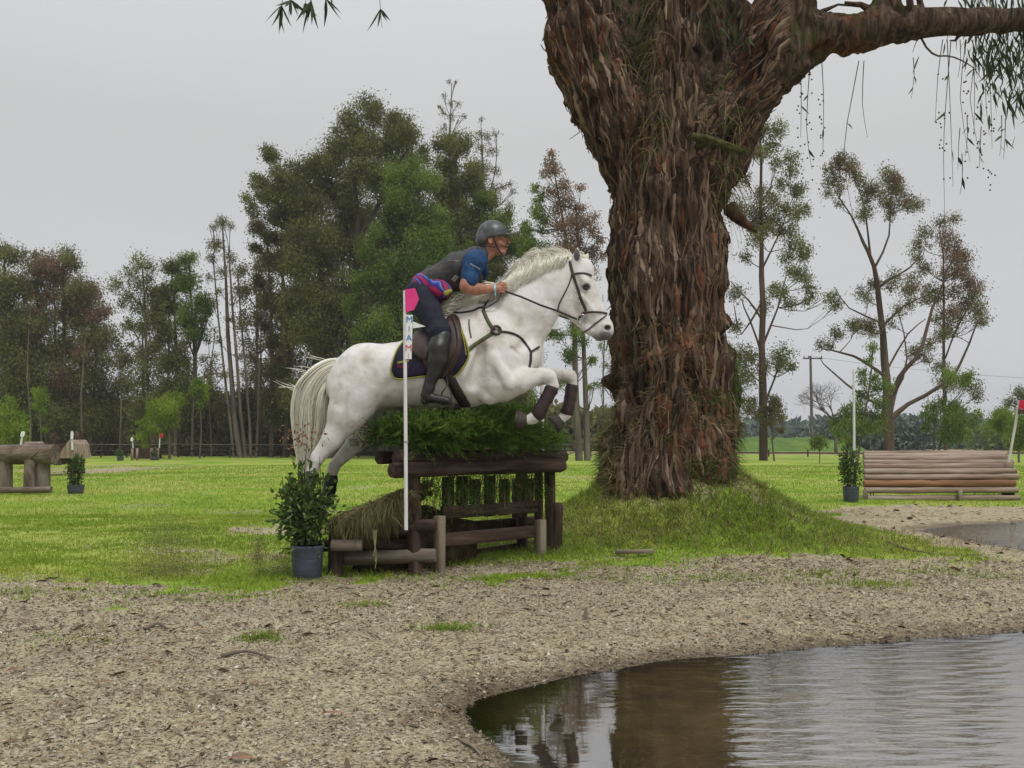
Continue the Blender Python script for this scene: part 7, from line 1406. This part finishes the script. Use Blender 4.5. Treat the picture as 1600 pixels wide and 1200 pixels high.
willow('wide drooping green tree above the right half of the rolled-log jump', 42, [[(1458, 706, 2), (1462, 640, 1.4), (1480, 600, .8)], [(1464, 706, 1.6), (1480, 650, 1)]], [(1492, 582, 11), (1504, 588, 10), (1482, 592, 9), (1514, 596, 8), (1462, 636, 10), (1476, 632, 12), (1492, 636, 12), (1508, 640, 12), (1522, 648, 9), (1530, 660, 7), (1456, 652, 11), (1474, 654, 13), (1492, 660, 13), (1484, 680, 14), (1468, 676, 11), (1500, 678, 10), (1450, 668, 7), (1532, 678, 4), (1440, 645, 6)], 37, mt=m_lfG, cover=2.6)
willow('pale green rounded tree left of the leaning red-flag pole', 60, [[(1558, 704, 1.4), (1560, 670, 1)]], [(1556, 652, 11), (1566, 646, 11), (1576, 652, 11), (1562, 664, 11), (1546, 660, 8), (1572, 668, 10)], 38)
willow('drooping shrub tree at the extreme right edge', 44, [[(1592, 706, 1.6), (1592, 660, 1)]], [(1592, 660, 12), (1600, 676, 13), (1586, 684, 11), (1606, 655, 12), (1596, 694, 10)], 39, mt=m_lfG)
willow('low drooping tree at the foot of the tall slender gum', 47, [[(1210, 714, 1.6), (1205, 650, 1)]], [(1206, 626, 10), (1196, 640, 10), (1214, 638, 10), (1222, 652, 8), (1204, 656, 10), (1188, 650, 8), (1168, 640, 9), (1160, 626, 8), (1176, 626, 8), (1220, 670, 6)], 40, mt=m_lfO)
tree('eucalyptus_tree', 'dark distant tree with two round heads above the leaning red-flag pole', 'tree', 90, [[(1590, 702, 2), (1592, 640, 1.5)]], [(1592, 612, 11), (1604, 616, 12), (1580, 626, 9), (1596, 630, 10), (1574, 634, 6), (1610, 632, 12)], m_lfD, ls=.35, seed=41, tmat=m_trR)
# leafless shrub near the utility pole
R = np.random.default_rng(5); b = MB(); Yb = 75; base = at(1306, 703, Yb); base[2] = gz(base[0], Yb); tip0 = at(1306, 660, Yb)
b.tube([base, tip0], [.16, .1], 6)
def rec(p, d, L, r, n):
    e = p + d * L; b.tube([p, (p + e) / 2 + R.normal(0, .05, 3) * L, e], [r, r * .8, r * .55], 4, caps=False)
    if n:
        for k in range(3): q = d + R.normal(0, .45, 3); q /= np.linalg.norm(q); rec(e, q, L * .72, r * .55, n - 1)
for k in range(6): q = np.array((R.normal(0, .7), R.normal(0, .4), 1.)); q /= np.linalg.norm(q); rec(tip0, q, 1.35, .06, 4)
o = b.build('bare_tree', m_trk); recenter(o, base); tag(o, 'leafless grey tree between the utility pole and the dark green drooping tree', 'tree')
# second row of the wood
SR = [(-10, 420, 26, 'D', 'at the left edge'), (36, 440, 24, 'D', 'between the two leftmost gums'), (84, 425, 26, 'D', 'behind the left half of the rusty gum'), (132, 440, 26, 'O', 'behind the right half of the rusty gum'), (222, 500, 20, 'D', 'behind the slim clumped gum'), (262, 450, 22, 'D', 'behind the yellow-green gum'), (304, 470, 24, 'D', 'right of the yellow-green gum'), (400, 400, 24, 'O', 'left of the russet gum'), (440, 330, 30, 'D', 'behind the russet gum'), (490, 300, 34, 'D', 'behind the left flank of the domed gum'), (545, 260, 36, 'D', 'behind the crown of the domed gum'), (600, 250, 36, 'O', 'between domed gum and fresh green gum'), (655, 270, 36, 'D', 'behind the fresh green gum'), (710, 290, 34, 'D', 'behind the right side of the fresh green gum'), (760, 340, 30, 'D', 'behind the helmet'), (812, 410, 24, 'G', 'behind the mane of the horse')]
for i_, (x_, yt, hw, mt_, lab) in enumerate(SR):
    RR = np.random.default_rng(300 + i_); bl = []; n_ = max(5, int((690 - yt) / 24))
    for k_ in range(n_):
        f = k_ / (n_ - 1); y_ = yt + 10 + (680 - yt) * f; wd_ = hw * (.45 + .75 * math.sin(math.pi * min(1, f * 1.1 + .12)))
        for q in range(3): bl.append((x_ + RR.uniform(-1, 1) * wd_, y_ + RR.normal(0, 8), RR.uniform(.55, .95) * hw * .8))
    tree('eucalyptus_tree', 'dark second-row gum ' + lab, 'tree', 67, [[(x_, 711, 3), (x_ + 2, (yt + 711) / 2, 2.2), (x_, yt + 10, .8)]], bl, {'D': m_lfD, 'O': m_lfO, 'G': m_lfG}[mt_], ls=.30, seed=300 + i_, group=G1, gap=.46, cover=1.35, twigs=0)
# understorey thickets in the wood
G3 = 'undergrowth thickets along the edge of the wood'
for i_, (xs_, Yv, mt, lab, yb) in enumerate([((18, 90), 64, m_lfD, 'dark undergrowth thicket at the left end of the wood', 640), ((90, 190), 66, m_lfD, 'dark undergrowth thicket behind the brown ramp jump', 636), ((285, 350), 60, m_lfO, 'reddish-olive thicket left of the bare-stemmed gums', 612), ((345, 425), 62, m_lfO, 'olive thicket behind the bare-stemmed gums', 615), ((420, 520), 61, m_lfO, 'olive thicket behind the bushy grey-bag shrub', 612), ((520, 640), 62, m_lfD, 'dark thicket behind the belly of the horse', 640), ((640, 830), 63, m_lfD, 'dark thicket behind the brush fence', 625)]):
    bl = []; RR = np.random.default_rng(i_ + 70)
    for x_ in np.arange(xs_[0], xs_[1], 11):
        for y_ in np.arange(yb, 712, 15): bl.append((x_ + RR.normal(0, 5), y_ + RR.normal(0, 5) + 14 * RR.random(), RR.uniform(11, 19)))
    tree('thicket', lab, 'bush', Yv, [[(sum(xs_) / 2 + q * 14, 714, 1.6), (sum(xs_) / 2 + q * 16 + 4, yb + 20, .8)] for q in (-2, -1, 0, 1, 2)], bl, mt, ls=.30, seed=70 + i_, group=G3, gap=.15, cover=2.2, brn=False, tmat=m_trR)
# slim stems inside the wood, each a young tree of its own
G4 = 'thin young stems inside the wood'
YL = ['in front of the left edge gum', 'between the brown-patched gum trunks', 'at the right edge of the rusty gum', 'left of the airy-topped bare-stemmed group', 'just right of the airy-topped group', 'left of the horse tail', 'right beside the horse tail top', 'short, behind the bushy shrub', 'thick, seen under the belly of the horse']
for i_, (x_, y1, y2) in enumerate([(48, 714, 470), (128, 714, 520), (186, 714, 560), (330, 716, 520), (408, 716, 480), (464, 717, 520), (480, 717, 560), (492, 718, 600), (598, 718, 590)]):
    tree('young_tree', 'bare young stem with few leaves ' + YL[i_], 'tree', 59, [[(x_, y1, 1.7 if x_ != 598 else 9), (x_ + (i_ % 3 - 1) * 4, (y1 + y2) / 2, 1.4 if x_ != 598 else 8), (x_ + (i_ % 2) * 6, y2, .7)]], [(x_ + 4, y2 - 4, 8), (x_ - 5, y2 + 12, 7), (x_ + 6, y2 + 34, 7)], m_lfO, ls=.2, seed=90 + i_, group=G4, cover=1.2)
# distant wood, hedges, hills
def farwood(nm, x0, x1, Yv, ytop, amp, mt, ls, n, seed, kind='stuff', ybase=706, tall=None):
    R = np.random.default_rng(seed); X0, X1 = at(x0, 690, Yv)[0], at(x1, 690, Yv)[0]; m = n; xx = R.uniform(X0, X1, m); zt_ = at(800, ytop, Yv)[2]; prof = zt_ * (1 - amp + amp * 2 * (fbm(np.stack([xx / (zt_ * 1.1), xx * 0, xx * 0], -1), 3, seed) - .12)); z_ = prof * R.random(m) ** .75; yy = Yv + R.normal(0, 2.5, m); p = np.stack([xx, yy, z_ + .1], -1)
    ccl = .5 + .6 * (vn(p / (zt_ * .25), seed + 1) - .5) + R.normal(0, .1, m); b = MB(); leafcloud(b, p, R.normal(0, 1, (m, 3)) - np.array((0, 0, .5)), ls * R.uniform(.6, 1.3, m), ls * .3, np.clip(ccl, 0, 1), R); tag(b.build(nm, mt), None, None, kind=kind)
farwood('distant_wood', -120, 960, 95, 628, .30, m_lfD, .75, 26000, 3); farwood('distant_wood', -100, 330, 80, 600, .45, m_lfD, .6, 16000, 4)
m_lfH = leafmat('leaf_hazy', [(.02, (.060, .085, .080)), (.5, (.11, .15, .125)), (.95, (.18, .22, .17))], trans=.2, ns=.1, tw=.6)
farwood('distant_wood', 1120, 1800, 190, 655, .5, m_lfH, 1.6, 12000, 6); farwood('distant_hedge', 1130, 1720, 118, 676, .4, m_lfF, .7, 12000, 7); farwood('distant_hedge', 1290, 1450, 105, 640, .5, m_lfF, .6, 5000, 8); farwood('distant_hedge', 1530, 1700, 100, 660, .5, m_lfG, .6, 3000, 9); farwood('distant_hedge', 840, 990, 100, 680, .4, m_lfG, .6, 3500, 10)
# low green bank beyond the field on the right, haze-tinted hills on the horizon
m_bank, nt = newmat('green_bank'); finish(nt, ramp(nt, noise(nt, coords(nt, 'pos'), .35, 5, .6), [(.3, (.05, .10, .018)), (.7, (.12, .20, .035))]), .95, noise(nt, coords(nt, 'pos'), 1.2, 4), .6, .4)
def ridge(nm, x0, x1, Yv, ytop, depth, mt, seed, amp=.35):
    X = np.linspace(at(x0, 690, Yv)[0], at(x1, 690, Yv)[0], 160); hz = at(800, ytop, Yv)[2]; V_ = []; K = 7
    prof = hz * (1 - amp + 2 * amp * (fbm(np.stack([X / (X[-1] - X[0]) * 5, X * 0, X * 0], -1), 4, seed) - .1)) * np.sin(np.linspace(.04, math.pi - .04, 160)) ** .25
    for q in range(K): f = q / (K - 1); V_.append(np.stack([X, np.full(160, Yv + (f - .5) * depth), -.6 + (prof + .6) * math.sin(math.pi * f) ** .8], -1))
    V_ = np.array(V_); i, j = np.meshgrid(np.arange(K - 1), np.arange(159), indexing='ij'); b = MB(); b.add(V_.reshape(-1, 3), np.stack([i * 160 + j, i * 160 + j + 1, (i + 1) * 160 + j + 1, (i + 1) * 160 + j], -1).reshape(-1, 4)); tag(b.build(nm, mt), None, None, kind='structure')
ridge('green_bank', 1120, 1330, 88, 680, 12, m_bank, 3); ridge('green_bank', 860, 990, 95, 686, 10, m_bank, 4)
m_hill, nt = newmat('haze_tinted_hill'); finish(nt, (.17, .22, .27), 1.0)  # bluish distance haze is put into the hill colour itself
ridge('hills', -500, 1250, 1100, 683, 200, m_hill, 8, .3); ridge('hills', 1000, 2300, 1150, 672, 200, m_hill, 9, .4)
# parked white shapes far off
for px, lab in ((1436, 'tiny white car parked far away across the field, right of the wide-branched tree'),):
    c = at(px, 692, 115); o = thing('parked_car', lab, 'car', (c[0], 115, 0)); b = MB(); b.box((c[0], 115, .55), (4.4, 1.7, .75), bev=.25); b.box((c[0] - .2, 115, 1.15), (2.4, 1.5, .55), bev=.22); b.build('body', m_card, o)
    for dx in (-1.4, 1.4): b = MB(); b.tube([(c[0] + dx, 114.1, .32), (c[0] + dx, 114.3, .32)], .33, 12); b.build('wheel', m_dkl, o)
print('LEAVES', NLEAF)

# thin air between here and the hills
b = MB(); b.box((0, 620, 34), (3400, 1300, 73)); hz = b.build('haze', newmat('haze')[0], smooth=False); nt = hz.data.materials[0].node_tree
pv = N(nt, 'ShaderNodeVolumePrincipled', i_Density=.0006); pv.inputs['Color'].default_value = (.82, .86, .95, 1); oo = N(nt, 'ShaderNodeOutputMaterial'); nt.links.new(pv.outputs[0], oo.inputs['Volume']); tag(hz, None, None, kind='stuff')
